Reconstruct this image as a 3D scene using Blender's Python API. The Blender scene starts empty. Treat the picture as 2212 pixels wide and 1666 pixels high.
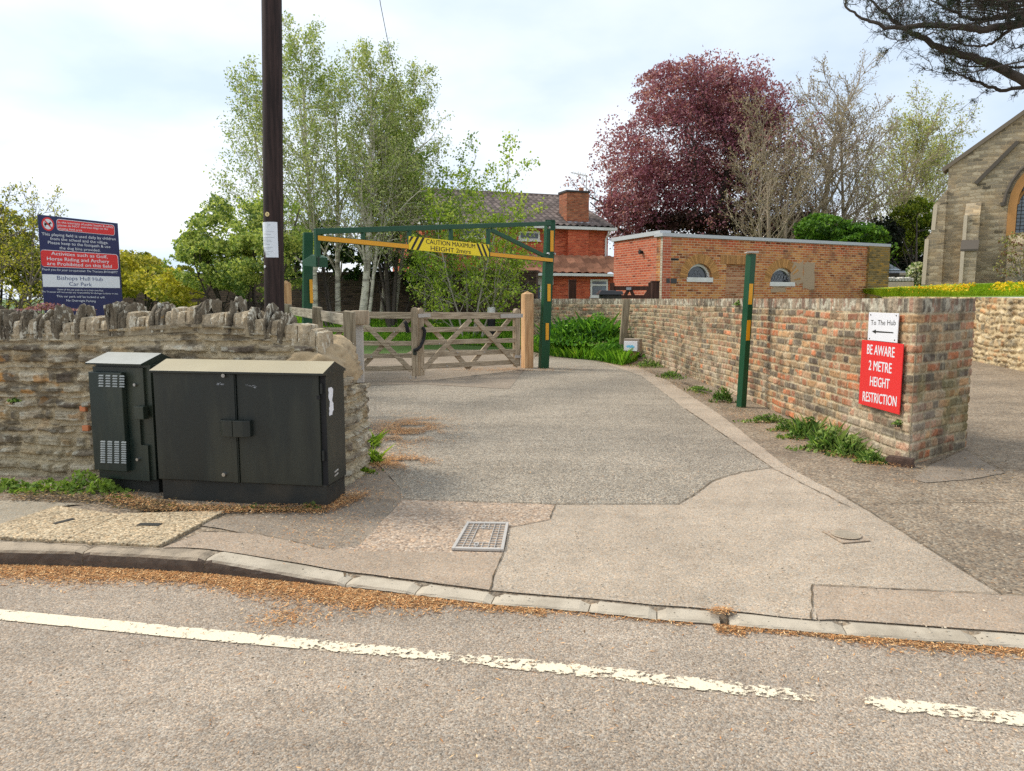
import bpy, bmesh, math, random
import numpy as np
from mathutils import Vector
from mathutils.geometry import delaunay_2d_cdt
R = math.radians
sc = bpy.context.scene
COL = sc.collection
# ------------------------------------------------------------------ camera, sky, sun, exposure
F_PX, CX, CY, HOR, EYE = 1600.0, 1106.0, 833.0, 646.0, 1.5
PITCH = math.atan((CY - HOR) / F_PX)
cam = bpy.data.objects.new('camera', bpy.data.cameras.new('camera'))
COL.objects.link(cam); sc.camera = cam
cam.data.sensor_width = 36.0; cam.data.lens = 36.0 * F_PX / 2212.0
cam.data.clip_start = 0.05; cam.data.clip_end = 3000
cam.location = (0, 0, EYE); cam.rotation_euler = (R(90) - PITCH, 0, 0)
SUN_EL, SUN_AZ = R(46), R(-70)          # azimuth measured from +Y towards +X
sd = Vector((math.sin(SUN_AZ) * math.cos(SUN_EL), math.cos(SUN_AZ) * math.cos(SUN_EL), math.sin(SUN_EL)))
sun = bpy.data.objects.new('sun', bpy.data.lights.new('sun', 'SUN')); COL.objects.link(sun)
sun.data.energy = 1.5; sun.data.angle = R(16); sun.data.color = (1.0, 0.93, 0.82)
sun.rotation_euler = sd.to_track_quat('Z', 'Y').to_euler()
w = bpy.data.worlds.new('World'); sc.world = w; w.use_nodes = True
def world_nodes():
    nt = w.node_tree; N = nt.nodes; L = nt.links
    bg = N['Background']; bg.inputs['Strength'].default_value = 0.1
    sky = N.new('ShaderNodeTexSky'); sky.sky_type = 'NISHITA'; sky.sun_disc = False
    sky.sun_elevation = SUN_EL; sky.sun_rotation = SUN_AZ; sky.dust_density = 1.5
    tc = N.new('ShaderNodeTexCoord'); sep = N.new('ShaderNodeSeparateXYZ'); L.new(tc.outputs['Generated'], sep.inputs[0])
    mz = N.new('ShaderNodeMath'); mz.operation = 'MAXIMUM'; L.new(sep.outputs[2], mz.inputs[0]); mz.inputs[1].default_value = 0.0
    ad = N.new('ShaderNodeMath'); ad.operation = 'ADD'; L.new(mz.outputs[0], ad.inputs[0]); ad.inputs[1].default_value = 0.22
    dv = N.new('ShaderNodeVectorMath'); dv.operation = 'DIVIDE'; L.new(tc.outputs['Generated'], dv.inputs[0])
    cb = N.new('ShaderNodeCombineXYZ')
    for i in range(3): L.new(ad.outputs[0], cb.inputs[i])
    L.new(cb.outputs[0], dv.inputs[1])
    def noise(scale, det, off):
        mp = N.new('ShaderNodeMapping'); L.new(dv.outputs[0], mp.inputs[0]); mp.inputs['Location'].default_value = off
        n = N.new('ShaderNodeTexNoise'); n.inputs['Scale'].default_value = scale; n.inputs['Detail'].default_value = det
        n.inputs['Roughness'].default_value = 0.5; L.new(mp.outputs[0], n.inputs['Vector']); return n
    n1 = noise(1.15, 6, (3.1, 1.7, 0)); n2 = noise(0.7, 3, (7.3, 2.2, 1))
    r1 = N.new('ShaderNodeValToRGB'); L.new(n1.outputs['Fac'], r1.inputs[0])   # cloud thickness: grey-blue bases to white tops
    e = r1.color_ramp.elements
    e[0].position = 0.36; e[0].color = (3.45, 4.1, 4.9, 1)
    e[1].position = 0.66; e[1].color = (5.3, 5.5, 5.7, 1)
    m = e.new(0.50); m.color = (4.35, 4.8, 5.35, 1)
    # clouds are brighter towards the veiled sun
    sv = N.new('ShaderNodeVectorMath'); sv.operation = 'DOT_PRODUCT'; L.new(tc.outputs['Generated'], sv.inputs[0])
    sv.inputs[1].default_value = tuple(Vector((-0.75, 0.75, 0.5)).normalized())
    mr = N.new('ShaderNodeMapRange'); L.new(sv.outputs['Value'], mr.inputs[0])
    mr.inputs[1].default_value = 0.2; mr.inputs[2].default_value = 1.0; mr.inputs[3].default_value = 0.98; mr.inputs[4].default_value = 1.05
    vm = N.new('ShaderNodeVectorMath'); vm.operation = 'SCALE'; L.new(r1.outputs[0], vm.inputs[0]); L.new(mr.outputs[0], vm.inputs['Scale'])
    r2 = N.new('ShaderNodeValToRGB'); L.new(n2.outputs['Fac'], r2.inputs[0])   # gaps in the cloud, where the blue shows
    r2.color_ramp.elements[0].position = 0.33; r2.color_ramp.elements[0].color = (0.8,) * 3 + (1,)
    r2.color_ramp.elements[1].position = 0.55; r2.color_ramp.elements[1].color = (1,) * 4
    mx = N.new('ShaderNodeMix'); mx.data_type = 'RGBA'
    L.new(r2.outputs[0], mx.inputs[0]); L.new(sky.outputs[0], mx.inputs[6]); L.new(vm.outputs[0], mx.inputs[7])
    L.new(mx.outputs[2], bg.inputs['Color'])
world_nodes()
sc.view_settings.view_transform = 'Standard'; sc.view_settings.look = 'None'
sc.view_settings.gamma = 1.0; sc.view_settings.exposure = 1.1
sc.cycles.max_bounces = 6; sc.cycles.transparent_max_bounces = 12
sc.cycles.use_adaptive_sampling = True
sc.cycles.use_denoising = False

# ------------------------------------------------------------------ helpers: geometry from measured sight lines
def ray(px, py):
    u = (px - CX) / F_PX; v = (CY - py) / F_PX
    c, s = math.cos(PITCH), math.sin(PITCH)
    return Vector((u, c + v * s, -s + v * c))
def at_y(px, py, Y):
    d = ray(px, py); t = Y / d.y
    return Vector((d.x * t, Y, EYE + d.z * t))
def x_at(px, Y, py=646):
    return at_y(px, py, Y).x
def at_z(px, py, z):
    d = ray(px, py); t = (z - EYE) / d.z
    return Vector((d.x * t, d.y * t, z))
class Plane:
    """vertical plane; u runs from p0 to p1 (left to right as seen), d is the distance out of it towards the viewer"""
    def __init__(s, p0, p1):
        s.o = Vector((p0[0], p0[1])); v = Vector((p1[0] - p0[0], p1[1] - p0[1])); s.L = v.length
        s.d = v.normalized(); s.n = Vector((s.d.y, -s.d.x))
    def hit(s, px, py, off=0.0):
        r = ray(px, py); o = s.o + s.n * off
        t = (o.dot(s.n)) / (r.x * s.n.x + r.y * s.n.y)
        p = Vector((r.x * t, r.y * t)); return (p - o).dot(s.d), EYE + r.z * t
    def P(s, u, z, d=0.0):
        q = s.o + s.d * u + s.n * d; return (q.x, q.y, z)
def hsh(xi, yi, seed):
    xi = xi.astype(np.int64); yi = yi.astype(np.int64)
    h = (xi * 374761393 + yi * 668265263 + seed * 974634777) & 0xFFFFFFFF
    h = ((h ^ (h >> 13)) * 1274126177) & 0xFFFFFFFF
    h = h ^ (h >> 16)
    return (h & 0xFFFFFF) / float(0xFFFFFF)
def vn(x, y, seed=0):
    xi = np.floor(x); yi = np.floor(y); fx = x - xi; fy = y - yi
    fx = fx * fx * (3 - 2 * fx); fy = fy * fy * (3 - 2 * fy)
    a = hsh(xi, yi, seed); b = hsh(xi + 1, yi, seed); c = hsh(xi, yi + 1, seed); d = hsh(xi + 1, yi + 1, seed)
    return (a * (1 - fx) + b * fx) * (1 - fy) + (c * (1 - fx) + d * fx) * fy
def fbm(x, y, seed=0, o=4):
    s = 0; a = 0.5; t = 0
    for i in range(o):
        s = s + a * vn(x, y, seed + i * 17); t += a; a *= 0.5; x = x * 2.03 + 5.1; y = y * 2.03 + 3.7
    return s / t
def sstep(a, b, x):
    t = np.clip((x - a) / (b - a), 0, 1); return t * t * (3 - 2 * t)
def S(r, g, b, k=1.0):
    f = lambda v: (v / 255 / 12.92 if v / 255 <= 0.04045 else ((v / 255 + 0.055) / 1.055) ** 2.4) * k
    return (f(r), f(g), f(b))
# ------------------------------------------------------------------ helpers: objects
def tag(o, label=None, cat=None, group=None, kind=None):
    if label: o['label'] = label
    if cat: o['category'] = cat
    if group: o['group'] = group
    if kind: o['kind'] = kind
    return o
def thing(name, label, cat, loc=(0, 0, 0), group=None):
    o = bpy.data.objects.new(name, None); COL.objects.link(o); o.location = loc
    o.empty_display_size = 0.2
    return tag(o, label, cat, group)
def wloc(o):
    v = Vector((0, 0, 0))
    while o is not None: v = v + Vector(o.location); o = o.parent
    return v
def uv_box(me):
    if not len(me.polygons): return
    uvl = me.uv_layers.new(name='UVMap')
    n = len(me.polygons); nl = len(me.loops)
    nor = np.empty(n * 3); me.polygons.foreach_get('normal', nor); nor = nor.reshape(-1, 3)
    lt = np.empty(n, dtype=np.int32); me.polygons.foreach_get('loop_total', lt)
    vi = np.empty(nl, dtype=np.int32); me.loops.foreach_get('vertex_index', vi)
    co = np.empty(len(me.vertices) * 3); me.vertices.foreach_get('co', co); co = co.reshape(-1, 3)[vi]
    nn = np.repeat(nor, lt, axis=0)
    flat = np.abs(nn[:, 2]) > 0.75
    hl = np.sqrt(nn[:, 0] ** 2 + nn[:, 1] ** 2) + 1e-9
    tx, ty = -nn[:, 1] / hl, nn[:, 0] / hl
    u = np.where(flat, co[:, 0], co[:, 0] * tx + co[:, 1] * ty); v = np.where(flat, co[:, 1], co[:, 2])
    uvl.data.foreach_set('uv', np.stack([u, v], 1).astype(np.float32).ravel())
def obj(name, verts, faces, mat, parent=None, smooth=False, col=None, uv=True, recalc=False):
    """one mesh object; verts are world coordinates"""
    me = bpy.data.meshes.new(name)
    off = wloc(parent) if parent else Vector((0, 0, 0))
    V = np.asarray(verts, dtype=np.float64).reshape(-1, 3) - np.array(off)
    if isinstance(faces, np.ndarray):
        k = faces.shape[1]; nf = len(faces)
        me.vertices.add(len(V)); me.vertices.foreach_set('co', V.astype(np.float32).ravel())
        me.loops.add(nf * k); me.loops.foreach_set('vertex_index', faces.astype(np.int32).ravel())
        me.polygons.add(nf); me.polygons.foreach_set('loop_start', np.arange(0, nf * k, k, dtype=np.int32))
        me.update(calc_edges=True)
    else:
        me.from_pydata([tuple(v) for v in V], [], faces); me.update()
    if recalc:
        bm = bmesh.new(); bm.from_mesh(me); bmesh.ops.recalc_face_normals(bm, faces=bm.faces); bm.to_mesh(me); bm.free()
    if smooth: me.polygons.foreach_set('use_smooth', np.ones(len(me.polygons), dtype=bool))
    if col is not None:
        a = me.color_attributes.new('Col', 'FLOAT_COLOR', 'POINT')
        c = np.ones((len(V), 4), dtype=np.float32); c[:, :3] = col; a.data.foreach_set('color', c.ravel())
    if uv: uv_box(me)
    if mat: me.materials.append(mat)
    o = bpy.data.objects.new(name, me); COL.objects.link(o)
    if parent: o.parent = parent
    return o
class MB:
    """collects shapes for one mesh"""
    def __init__(s): s.v = []; s.f = []; s.c = []
    def add(s, v, f, c=None):
        b = len(s.v); s.v += [tuple(q) for q in v]; s.f += [tuple(i + b for i in q) for q in f]
        s.c += [c or (1, 1, 1)] * len(v)
    def hexa(s, p, c=None, ch=0.0):
        """p: 8 corners, bottom ring then top ring (both counter-clockwise)"""
        s.add(p, [(3, 2, 1, 0), (4, 5, 6, 7), (0, 1, 5, 4), (1, 2, 6, 5), (2, 3, 7, 6), (3, 0, 4, 7)], c)
    def box(s, x0, x1, y0, y1, z0, z1, c=None):
        s.hexa([(x0, y0, z0), (x1, y0, z0), (x1, y1, z0), (x0, y1, z0), (x0, y0, z1), (x1, y0, z1), (x1, y1, z1), (x0, y1, z1)], c)
    def pbox(s, pl, u0, u1, z0, z1, d0, d1, c=None):
        P = pl.P
        s.hexa([P(u0, z0, d1), P(u1, z0, d1), P(u1, z0, d0), P(u0, z0, d0), P(u0, z1, d1), P(u1, z1, d1), P(u1, z1, d0), P(u0, z1, d0)], c)
    def prect(s, pl, a, b, d0, d1, c=None):
        """box whose front face spans two opposite pixels a (top left), b (bottom right) on plane pl pushed out by d1"""
        u0, z1 = pl.hit(a[0], a[1], d1); u1, z0 = pl.hit(b[0], b[1], d1)
        s.pbox(pl, u0, u1, z0, z1, d0, d1, c)
    def pbar(s, pl, a, b, w, d0, d1, c=None):
        """straight bar between two (u,z) points, width w in the plane"""
        (u0, z0), (u1, z1) = a, b; l = math.hypot(u1 - u0, z1 - z0); nx, nz = -(z1 - z0) / l * w / 2, (u1 - u0) / l * w / 2
        q = [(u0 - nx, z0 - nz), (u1 - nx, z1 - nz), (u1 + nx, z1 + nz), (u0 + nx, z0 + nz)]
        s.hexa([pl.P(x, z, d1) for x, z in q] + [pl.P(x, z, d0) for x, z in q], c)
    def bar(s, a, b, wx, wy=None, c=None):
        a = Vector(a); b = Vector(b); d = (b - a).normalized(); wy = wy or wx
        up = Vector((0, 0, 1)) if abs(d.z) < 0.9 else Vector((0, 1, 0))
        x = d.cross(up).normalized() * wx / 2; y = x.cross(d).normalized() * wy / 2
        s.hexa([a - x - y, a + x - y, a + x + y, a - x + y, b - x - y, b + x - y, b + x + y, b - x + y], c)
    def tube(s, pts, rad, n=8, cap=True, c=None):
        pts = [Vector(p) for p in pts]; m = len(pts)
        if not hasattr(rad, '__len__'): rad = [rad] * m
        ref = None; b = []
        for i, p in enumerate(pts):
            d = (pts[min(i + 1, m - 1)] - pts[max(i - 1, 0)]).normalized()
            if ref is None: ref = Vector((1, 0, 0)) if abs(d.x) < 0.8 else Vector((0, 1, 0))
            x = (ref - d * ref.dot(d)).normalized(); ref = x; y = d.cross(x)
            for k in range(n):
                a = 2 * math.pi * k / n; b.append(p + (x * math.cos(a) + y * math.sin(a)) * rad[i])
        f = [(i * n + k, i * n + (k + 1) % n, (i + 1) * n + (k + 1) % n, (i + 1) * n + k) for i in range(m - 1) for k in range(n)]
        if cap: f += [tuple(range(n - 1, -1, -1)), tuple((m - 1) * n + k for k in range(n))]
        s.add(b, f, c)
    def prism(s, pl, poly, d0, d1, c=None):
        """poly: (u,z) outline, anticlockwise as seen from the front"""
        n = len(poly)
        v = [pl.P(u, z, d1) for u, z in poly] + [pl.P(u, z, d0) for u, z in poly]
        f = [tuple(range(n)), tuple(range(2 * n - 1, n - 1, -1))] + [(i, n + i, n + (i + 1) % n, (i + 1) % n) for i in range(n)]
        s.add(v, f, c)
    def pframe(s, pl, u0, u1, z0, z1, w, d0, d1, c=None):
        s.pbox(pl, u0, u0 + w, z0, z1, d0, d1, c); s.pbox(pl, u1 - w, u1, z0, z1, d0, d1, c)
        s.pbox(pl, u0 + w, u1 - w, z0, z0 + w, d0, d1, c); s.pbox(pl, u0 + w, u1 - w, z1 - w, z1, d0, d1, c)
    def build(s, name, mat, parent=None, smooth=False, bevel=0.0, col=False):
        o = obj(name, s.v, s.f, mat, parent, smooth, col=np.array(s.c) if col else None, recalc=True)
        if bevel:
            m = o.modifiers.new('bevel', 'BEVEL'); m.width = bevel; m.segments = 2; m.limit_method = 'ANGLE'; m.angle_limit = R(40)
        return o
def build_each(mb, name, mat, parent=None, **kw):
    """one object per loose piece of mb"""
    par = list(range(len(mb.v)))
    def fd(i):
        while par[i] != i: par[i] = par[par[i]]; i = par[i]
        return i
    for f in mb.f:
        for q in f[1:]: par[fd(q)] = fd(f[0])
    gr = {}
    for f in mb.f: gr.setdefault(fd(f[0]), []).append(f)
    out = []
    for fs in gr.values():
        ids = sorted({i for f in fs for i in f}); mp = {v: k for k, v in enumerate(ids)}; m2 = MB()
        m2.v = [mb.v[i] for i in ids]; m2.c = [mb.c[i] for i in ids]; m2.f = [tuple(mp[i] for i in f) for f in fs]; out.append(m2.build(name, mat, parent, **kw))
    return out
def grid_faces(nu, nv):
    i = np.arange(nu - 1)[:, None] * nv + np.arange(nv - 1)[None, :]
    return np.stack([i, i + nv, i + nv + 1, i + 1], -1).reshape(-1, 4)
# ------------------------------------------------------------------ materials
def newmat(name):
    m = bpy.data.materials.new(name); m.use_nodes = True
    nt = m.node_tree; return m, nt, nt.nodes, nt.links, nt.nodes['Principled BSDF']
def nmap(N, L, kind='Object', scale=(1, 1, 1)):
    tc = N.new('ShaderNodeTexCoord'); mp = N.new('ShaderNodeMapping'); mp.inputs['Scale'].default_value = scale
    if kind == 'World':
        g = N.new('ShaderNodeNewGeometry'); L.new(g.outputs['Position'], mp.inputs[0])
    else: L.new(tc.outputs[kind], mp.inputs[0])
    return mp.outputs[0]
def nnoise(N, L, vec, scale, det=4, rough=0.55):
    n = N.new('ShaderNodeTexNoise'); n.inputs['Scale'].default_value = scale; n.inputs['Detail'].default_value = det
    n.inputs['Roughness'].default_value = rough; L.new(vec, n.inputs['Vector']); return n
def nramp(N, L, fac, stops):
    r = N.new('ShaderNodeValToRGB'); L.new(fac, r.inputs[0]); e = r.color_ramp.elements
    while len(e) < len(stops): e.new(0.5)
    for i, (p, c) in enumerate(stops):
        e[i].position = p; e[i].color = (tuple(c) + (1,))[:4] if hasattr(c, '__len__') else (c, c, c, 1)
    return r.outputs[0]
def nmix(N, L, fac, a, b, mode='MIX'):
    m = N.new('ShaderNodeMix'); m.data_type = 'RGBA'; m.blend_type = mode
    for i, v in ((0, fac), (6, a), (7, b)):
        if isinstance(v, bpy.types.NodeSocket): L.new(v, m.inputs[i])
        else: m.inputs[i].default_value = v if i == 0 else (tuple(v) + (1,))[:4]
    return m.outputs[2]
def nbump(N, L, h, b, strength=0.5, dist=0.01, prev=None):
    bp = N.new('ShaderNodeBump'); bp.inputs['Strength'].default_value = strength; bp.inputs['Distance'].default_value = dist
    L.new(h, bp.inputs['Height'])
    if prev: L.new(prev, bp.inputs['Normal'])
    L.new(bp.outputs[0], b.inputs['Normal']); return bp.outputs[0]
def m_plain(name, color, rough=0.6, metal=0.0, var=0.12, scale=6, bump=0.0, bscale=60, dirt=None, dirt_amt=0.35, kind='World', vscale=(1, 1, 1), coat=0.0):
    m, nt, N, L, b = newmat(name); vec = nmap(N, L, kind, vscale)
    n = nnoise(N, L, vec, scale, 5)
    c = nmix(N, L, n.outputs['Fac'], tuple(x * (1 - var) for x in color), tuple(x * (1 + var) for x in color))
    if dirt:
        n2 = nnoise(N, L, vec, scale * 0.45, 6, 0.65); f = nramp(N, L, n2.outputs['Fac'], [(0.45, 0), (0.7, dirt_amt)])
        c = nmix(N, L, f, c, dirt)
    L.new(c, b.inputs['Base Color']); b.inputs['Metallic'].default_value = metal
    rr = nramp(N, L, n.outputs['Fac'], [(0.3, rough * 0.85), (0.7, min(1, rough * 1.15))]); L.new(rr, b.inputs['Roughness'])
    b.inputs['Coat Weight'].default_value = coat
    if bump: nbump(N, L, nnoise(N, L, vec, bscale, 4).outputs['Fac'], b, bump, 0.01)
    return m
def m_attr(name, rough=0.9, var=0.25, vscale=40, bump=0.5, bscale=120, bdist=0.004, spec=0.3):
    m, nt, N, L, b = newmat(name); vec = nmap(N, L, 'World')
    a = N.new('ShaderNodeAttribute'); a.attribute_name = 'Col'
    n = nnoise(N, L, vec, vscale, 5, 0.65)
    f = nramp(N, L, n.outputs['Fac'], [(0.28, 1 - var), (0.72, 1 + var)])
    L.new(nmix(N, L, 1.0, a.outputs['Color'], f, 'MULTIPLY'), b.inputs['Base Color'])
    b.inputs['Roughness'].default_value = rough; b.inputs['Specular IOR Level'].default_value = spec
    if bump: nbump(N, L, nnoise(N, L, vec, bscale, 3, 0.6).outputs['Fac'], b, bump, bdist)
    return m
def m_leaf(name, trans=0.35, rough=0.6):
    m, nt, N, L, b = newmat(name)
    a = N.new('ShaderNodeAttribute'); a.attribute_name = 'Col'
    L.new(a.outputs['Color'], b.inputs['Base Color']); b.inputs['Roughness'].default_value = rough
    b.inputs['Specular IOR Level'].default_value = 0.25
    t = N.new('ShaderNodeBsdfTranslucent'); L.new(nmix(N, L, 1.0, a.outputs['Color'], (1.25, 1.3, 0.8), 'MULTIPLY'), t.inputs['Color'])
    mx = N.new('ShaderNodeMixShader'); mx.inputs[0].default_value = trans
    L.new(b.outputs[0], mx.inputs[1]); L.new(t.outputs[0], mx.inputs[2]); L.new(mx.outputs[0], N['Material Output'].inputs['Surface'])
    return m
def m_asphalt(name, dark, light, chip=85, amt=0.5, patch=0.16, bump=0.7, stain=None, joint=None):
    """rolled stone chips in a binder: every chip has its own tone"""
    m, nt, N, L, b = newmat(name); vec = nmap(N, L, 'World')
    v = N.new('ShaderNodeTexVoronoi'); v.inputs['Scale'].default_value = chip; L.new(vec, v.inputs['Vector'])
    sep = N.new('ShaderNodeSeparateColor'); L.new(v.outputs['Color'], sep.inputs[0])
    mid = tuple((a + c) / 2 for a, c in zip(dark, light)); lo = tuple(x * 0.45 for x in dark); hi = tuple(min(1, x * 1.4) for x in light)
    c = nramp(N, L, sep.outputs[0], [(0.0, lo), (0.14, dark), (0.5, mid), (0.86, light), (1.0, hi)])
    c = nmix(N, L, amt, mid, c)
    warm = nramp(N, L, sep.outputs[1], [(0, (1.08, 0.98, 0.88)), (0.5, (1, 1, 1)), (1, (0.93, 1, 1.07))])
    c = nmix(N, L, 1.0, c, warm, 'MULTIPLY')
    n1 = nnoise(N, L, vec, 0.9, 6, 0.6); n2 = nnoise(N, L, vec, 7, 4, 0.6)
    c = nmix(N, L, 1.0, c, nramp(N, L, n1.outputs['Fac'], [(0.3, 1 - patch), (0.5, 1.0), (0.7, 1 + patch)]), 'MULTIPLY')
    c = nmix(N, L, 1.0, c, nramp(N, L, n2.outputs['Fac'], [(0.3, 0.88), (0.5, 1.0), (0.75, 1.08)]), 'MULTIPLY')
    n4 = nnoise(N, L, nmap(N, L, 'World', (0.35, 1.9, 1)), 1.3, 4, 0.6); c = nmix(N, L, 1.0, c, nramp(N, L, n4.outputs['Fac'], [(0.32, 0.88), (0.5, 1.0), (0.68, 1.09)]), 'MULTIPLY')
    n5 = nnoise(N, L, vec, 3.1, 5, 0.7); c = nmix(N, L, nramp(N, L, n5.outputs['Fac'], [(0.62, 0), (0.70, 0.28)]), c, tuple(x * 0.6 for x in dark))
    if stain:
        n3 = nnoise(N, L, vec, 2.2, 7, 0.7)
        c = nmix(N, L, nramp(N, L, n3.outputs['Fac'], [(0.5, 0), (0.68, 0.5)]), c, stain)
    L.new(c, b.inputs['Base Color']); b.inputs['Roughness'].default_value = 0.88; b.inputs['Specular IOR Level'].default_value = 0.35
    inv = nramp(N, L, v.outputs['Distance'], [(0.0, 1.0), (0.7, 0.0)])
    p = nbump(N, L, inv, b, bump, 0.006)
    nbump(N, L, nnoise(N, L, vec, 25, 5, 0.7).outputs['Fac'], b, 0.35, 0.012, p)
    return m
def m_brick(name, c1, c2, mortar, c3=None, bw=0.225, bh=0.075, ms=0.010, stain=(0.08, 0.07, 0.06), stain_amt=0.4, top=None, top_z=0, zfade=0.5, distort=0.0, bump=0.5, kind='UV'):
    m, nt, N, L, b = newmat(name); uv = nmap(N, L, kind); wv = nmap(N, L, 'World')
    if distort:
        nd = nnoise(N, L, wv, 2.2, 3); vs = N.new('ShaderNodeVectorMath'); vs.operation = 'SCALE'; vs.inputs['Scale'].default_value = distort
        L.new(nd.outputs['Color'], vs.inputs[0]); va = N.new('ShaderNodeVectorMath'); va.operation = 'ADD'; L.new(uv, va.inputs[0]); L.new(vs.outputs[0], va.inputs[1]); uv = va.outputs[0]
    t = N.new('ShaderNodeTexBrick'); L.new(uv, t.inputs['Vector'])
    t.inputs['Scale'].default_value = 1; t.inputs['Brick Width'].default_value = bw; t.inputs['Row Height'].default_value = bh
    t.inputs['Mortar Size'].default_value = ms; t.inputs['Mortar Smooth'].default_value = 0.3; t.inputs['Bias'].default_value = 0.0
    t.inputs['Color1'].default_value = (0, 0, 0, 1); t.inputs['Color2'].default_value = (1, 1, 1, 1); t.inputs['Mortar'].default_value = (0.5, 0.5, 0.5, 1)
    mid = c3 or tuple((a + c) / 2 for a, c in zip(c1, c2))
    bc = nramp(N, L, t.outputs['Color'], [(0.0, c1), (0.35, mid), (0.6, c2), (0.85, mid), (1.0, tuple(x * 0.45 for x in c1))])
    if top:
        g = N.new('ShaderNodeSeparateXYZ'); L.new(wv, g.inputs[0])
        nz = nnoise(N, L, wv, 1.3, 5, 0.7)
        ma = N.new('ShaderNodeMath'); ma.operation = 'MULTIPLY_ADD'; L.new(nz.outputs['Fac'], ma.inputs[0]); ma.inputs[1].default_value = zfade * 2; L.new(g.outputs[2], ma.inputs[2])
        mr = N.new('ShaderNodeMapRange'); L.new(ma.outputs[0], mr.inputs[0]); mr.inputs[1].default_value = top_z + zfade * 0.7; mr.inputs[2].default_value = top_z + zfade * 1.3
        tc2 = nramp(N, L, t.outputs['Color'], [(0.0, top), (0.5, tuple(x * 1.25 for x in top)), (0.8, tuple(x * 0.8 for x in top)), (1.0, tuple(x * 0.3 for x in top))])
        bc = nmix(N, L, mr.outputs[0], bc, tc2)
    nn = nnoise(N, L, wv, 30, 4); bc = nmix(N, L, 1.0, bc, nramp(N, L, nn.outputs['Fac'], [(0.3, 0.75), (0.7, 1.2)]), 'MULTIPLY')
    c = nmix(N, L, t.outputs['Fac'], bc, mortar)
    n3 = nnoise(N, L, wv, 1.1, 8, 0.72)
    c = nmix(N, L, nramp(N, L, n3.outputs['Fac'], [(0.5, 0), (0.66, stain_amt)]), c, stain)
    L.new(c, b.inputs['Base Color']); b.inputs['Roughness'].default_value = 0.9; b.inputs['Specular IOR Level'].default_value = 0.25
    inv = N.new('ShaderNodeMath'); inv.operation = 'SUBTRACT'; inv.inputs[0].default_value = 1; L.new(t.outputs['Fac'], inv.inputs[1])
    p = nbump(N, L, inv.outputs[0], b, bump, 0.01); nbump(N, L, nn.outputs['Fac'], b, 0.3, 0.01, p)
    return m
def m_glass(name, color=(0.03, 0.035, 0.04), rough=0.08):
    m, nt, N, L, b = newmat(name); vec = nmap(N, L, 'World')
    n = nnoise(N, L, vec, 3, 4); L.new(nmix(N, L, n.outputs['Fac'], tuple(x * 0.4 for x in color), tuple(x * 1.8 for x in color)), b.inputs['Base Color'])
    b.inputs['Roughness'].default_value = rough; b.inputs['Specular IOR Level'].default_value = 0.8
    nbump(N, L, nnoise(N, L, vec, 1.5, 2).outputs['Fac'], b, 0.1, 0.05); return m
def m_wood(name, c1, c2, rough=0.75, axis='Z', scale=3):
    m, nt, N, L, b = newmat(name)
    sc3 = {'Z': (14, 14, 1.0), 'X': (1.0, 14, 14), 'U': (1.2, 16, 1)}[axis]
    vec = nmap(N, L, 'UV' if axis == 'U' else 'World', sc3)
    n = nnoise(N, L, vec, scale, 6, 0.65); w2 = nmap(N, L, 'World'); n2 = nnoise(N, L, w2, 2.2, 4)
    c = nramp(N, L, n.outputs['Fac'], [(0.25, tuple(x * 0.55 for x in c1)), (0.42, c1), (0.62, c2), (0.8, tuple(x * 1.15 for x in c2))])
    c = nmix(N, L, 1.0, c, nramp(N, L, n2.outputs['Fac'], [(0.3, 0.8), (0.7, 1.15)]), 'MULTIPLY')
    L.new(c, b.inputs['Base Color']); b.inputs['Roughness'].default_value = rough; b.inputs['Specular IOR Level'].default_value = 0.3
    nbump(N, L, n.outputs['Fac'], b, 0.4, 0.004); return m
M = {}
M['road'] = m_asphalt('road_asphalt', S(120, 106, 92), S(188, 173, 154), 140, 0.55, 0.13, 0.6)
M['drive'] = m_asphalt('drive_chippings', S(98, 90, 80), S(182, 170, 151), 115, 0.72, 0.15, 0.7)
M['tarmac'] = m_asphalt('worn_tarmac', S(112, 98, 82), S(164, 148, 126), 70, 0.7, 0.2, 0.7, stain=S(96, 82, 68))
M['apron'] = m_asphalt('smooth_apron', S(154, 140, 122), S(184, 168, 148), 130, 0.6, 0.14, 0.4)
M['strip'] = m_asphalt('brown_strip', S(148, 131, 112), S(176, 158, 138), 130, 0.5, 0.1, 0.35)
M['dark_tarmac'] = m_asphalt('dark_tarmac', S(124, 111, 97), S(158, 144, 126), 100, 0.5, 0.16, 0.5)
M['warm_tarmac'] = m_asphalt('warm_tarmac', S(142, 122, 104), S(190, 170, 148), 75, 0.7, 0.14, 0.6)
M['slab'] = m_asphalt('gravel_slab', S(148, 130, 102), S(200, 180, 148), 85, 0.95, 0.10, 0.7)
M['slab_plain'] = m_asphalt('plain_slab', S(140, 130, 112), S(166, 155, 136), 120, 0.5, 0.15, 0.4)
M['kerb'] = m_plain('kerb_concrete', S(186, 174, 154), 0.9, var=0.1, scale=9, bump=0.4, bscale=120, dirt=S(130, 118, 100), dirt_amt=0.6)
M['kerb_old'] = m_plain('kerb_old', S(168, 152, 130), 0.92, var=0.15, scale=14, bump=0.6, bscale=90, dirt=S(70, 62, 52), dirt_amt=0.7)
M['kerb_face'] = m_plain('kerb_face_dark', S(84, 72, 62), 0.95, var=0.4, scale=22, bump=0.7, bscale=70, dirt=S(120, 104, 88), dirt_amt=0.7)  # front of the kerb, much darker than its top
M['crack'] = m_plain('crack_dirt', S(84, 74, 58), 0.95, var=0.35, scale=20, dirt=S(120, 92, 56), dirt_amt=0.8)
M['stone'] = m_attr('wall_stone', 0.92, 0.3, 45, 0.7, 150, 0.005)
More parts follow.
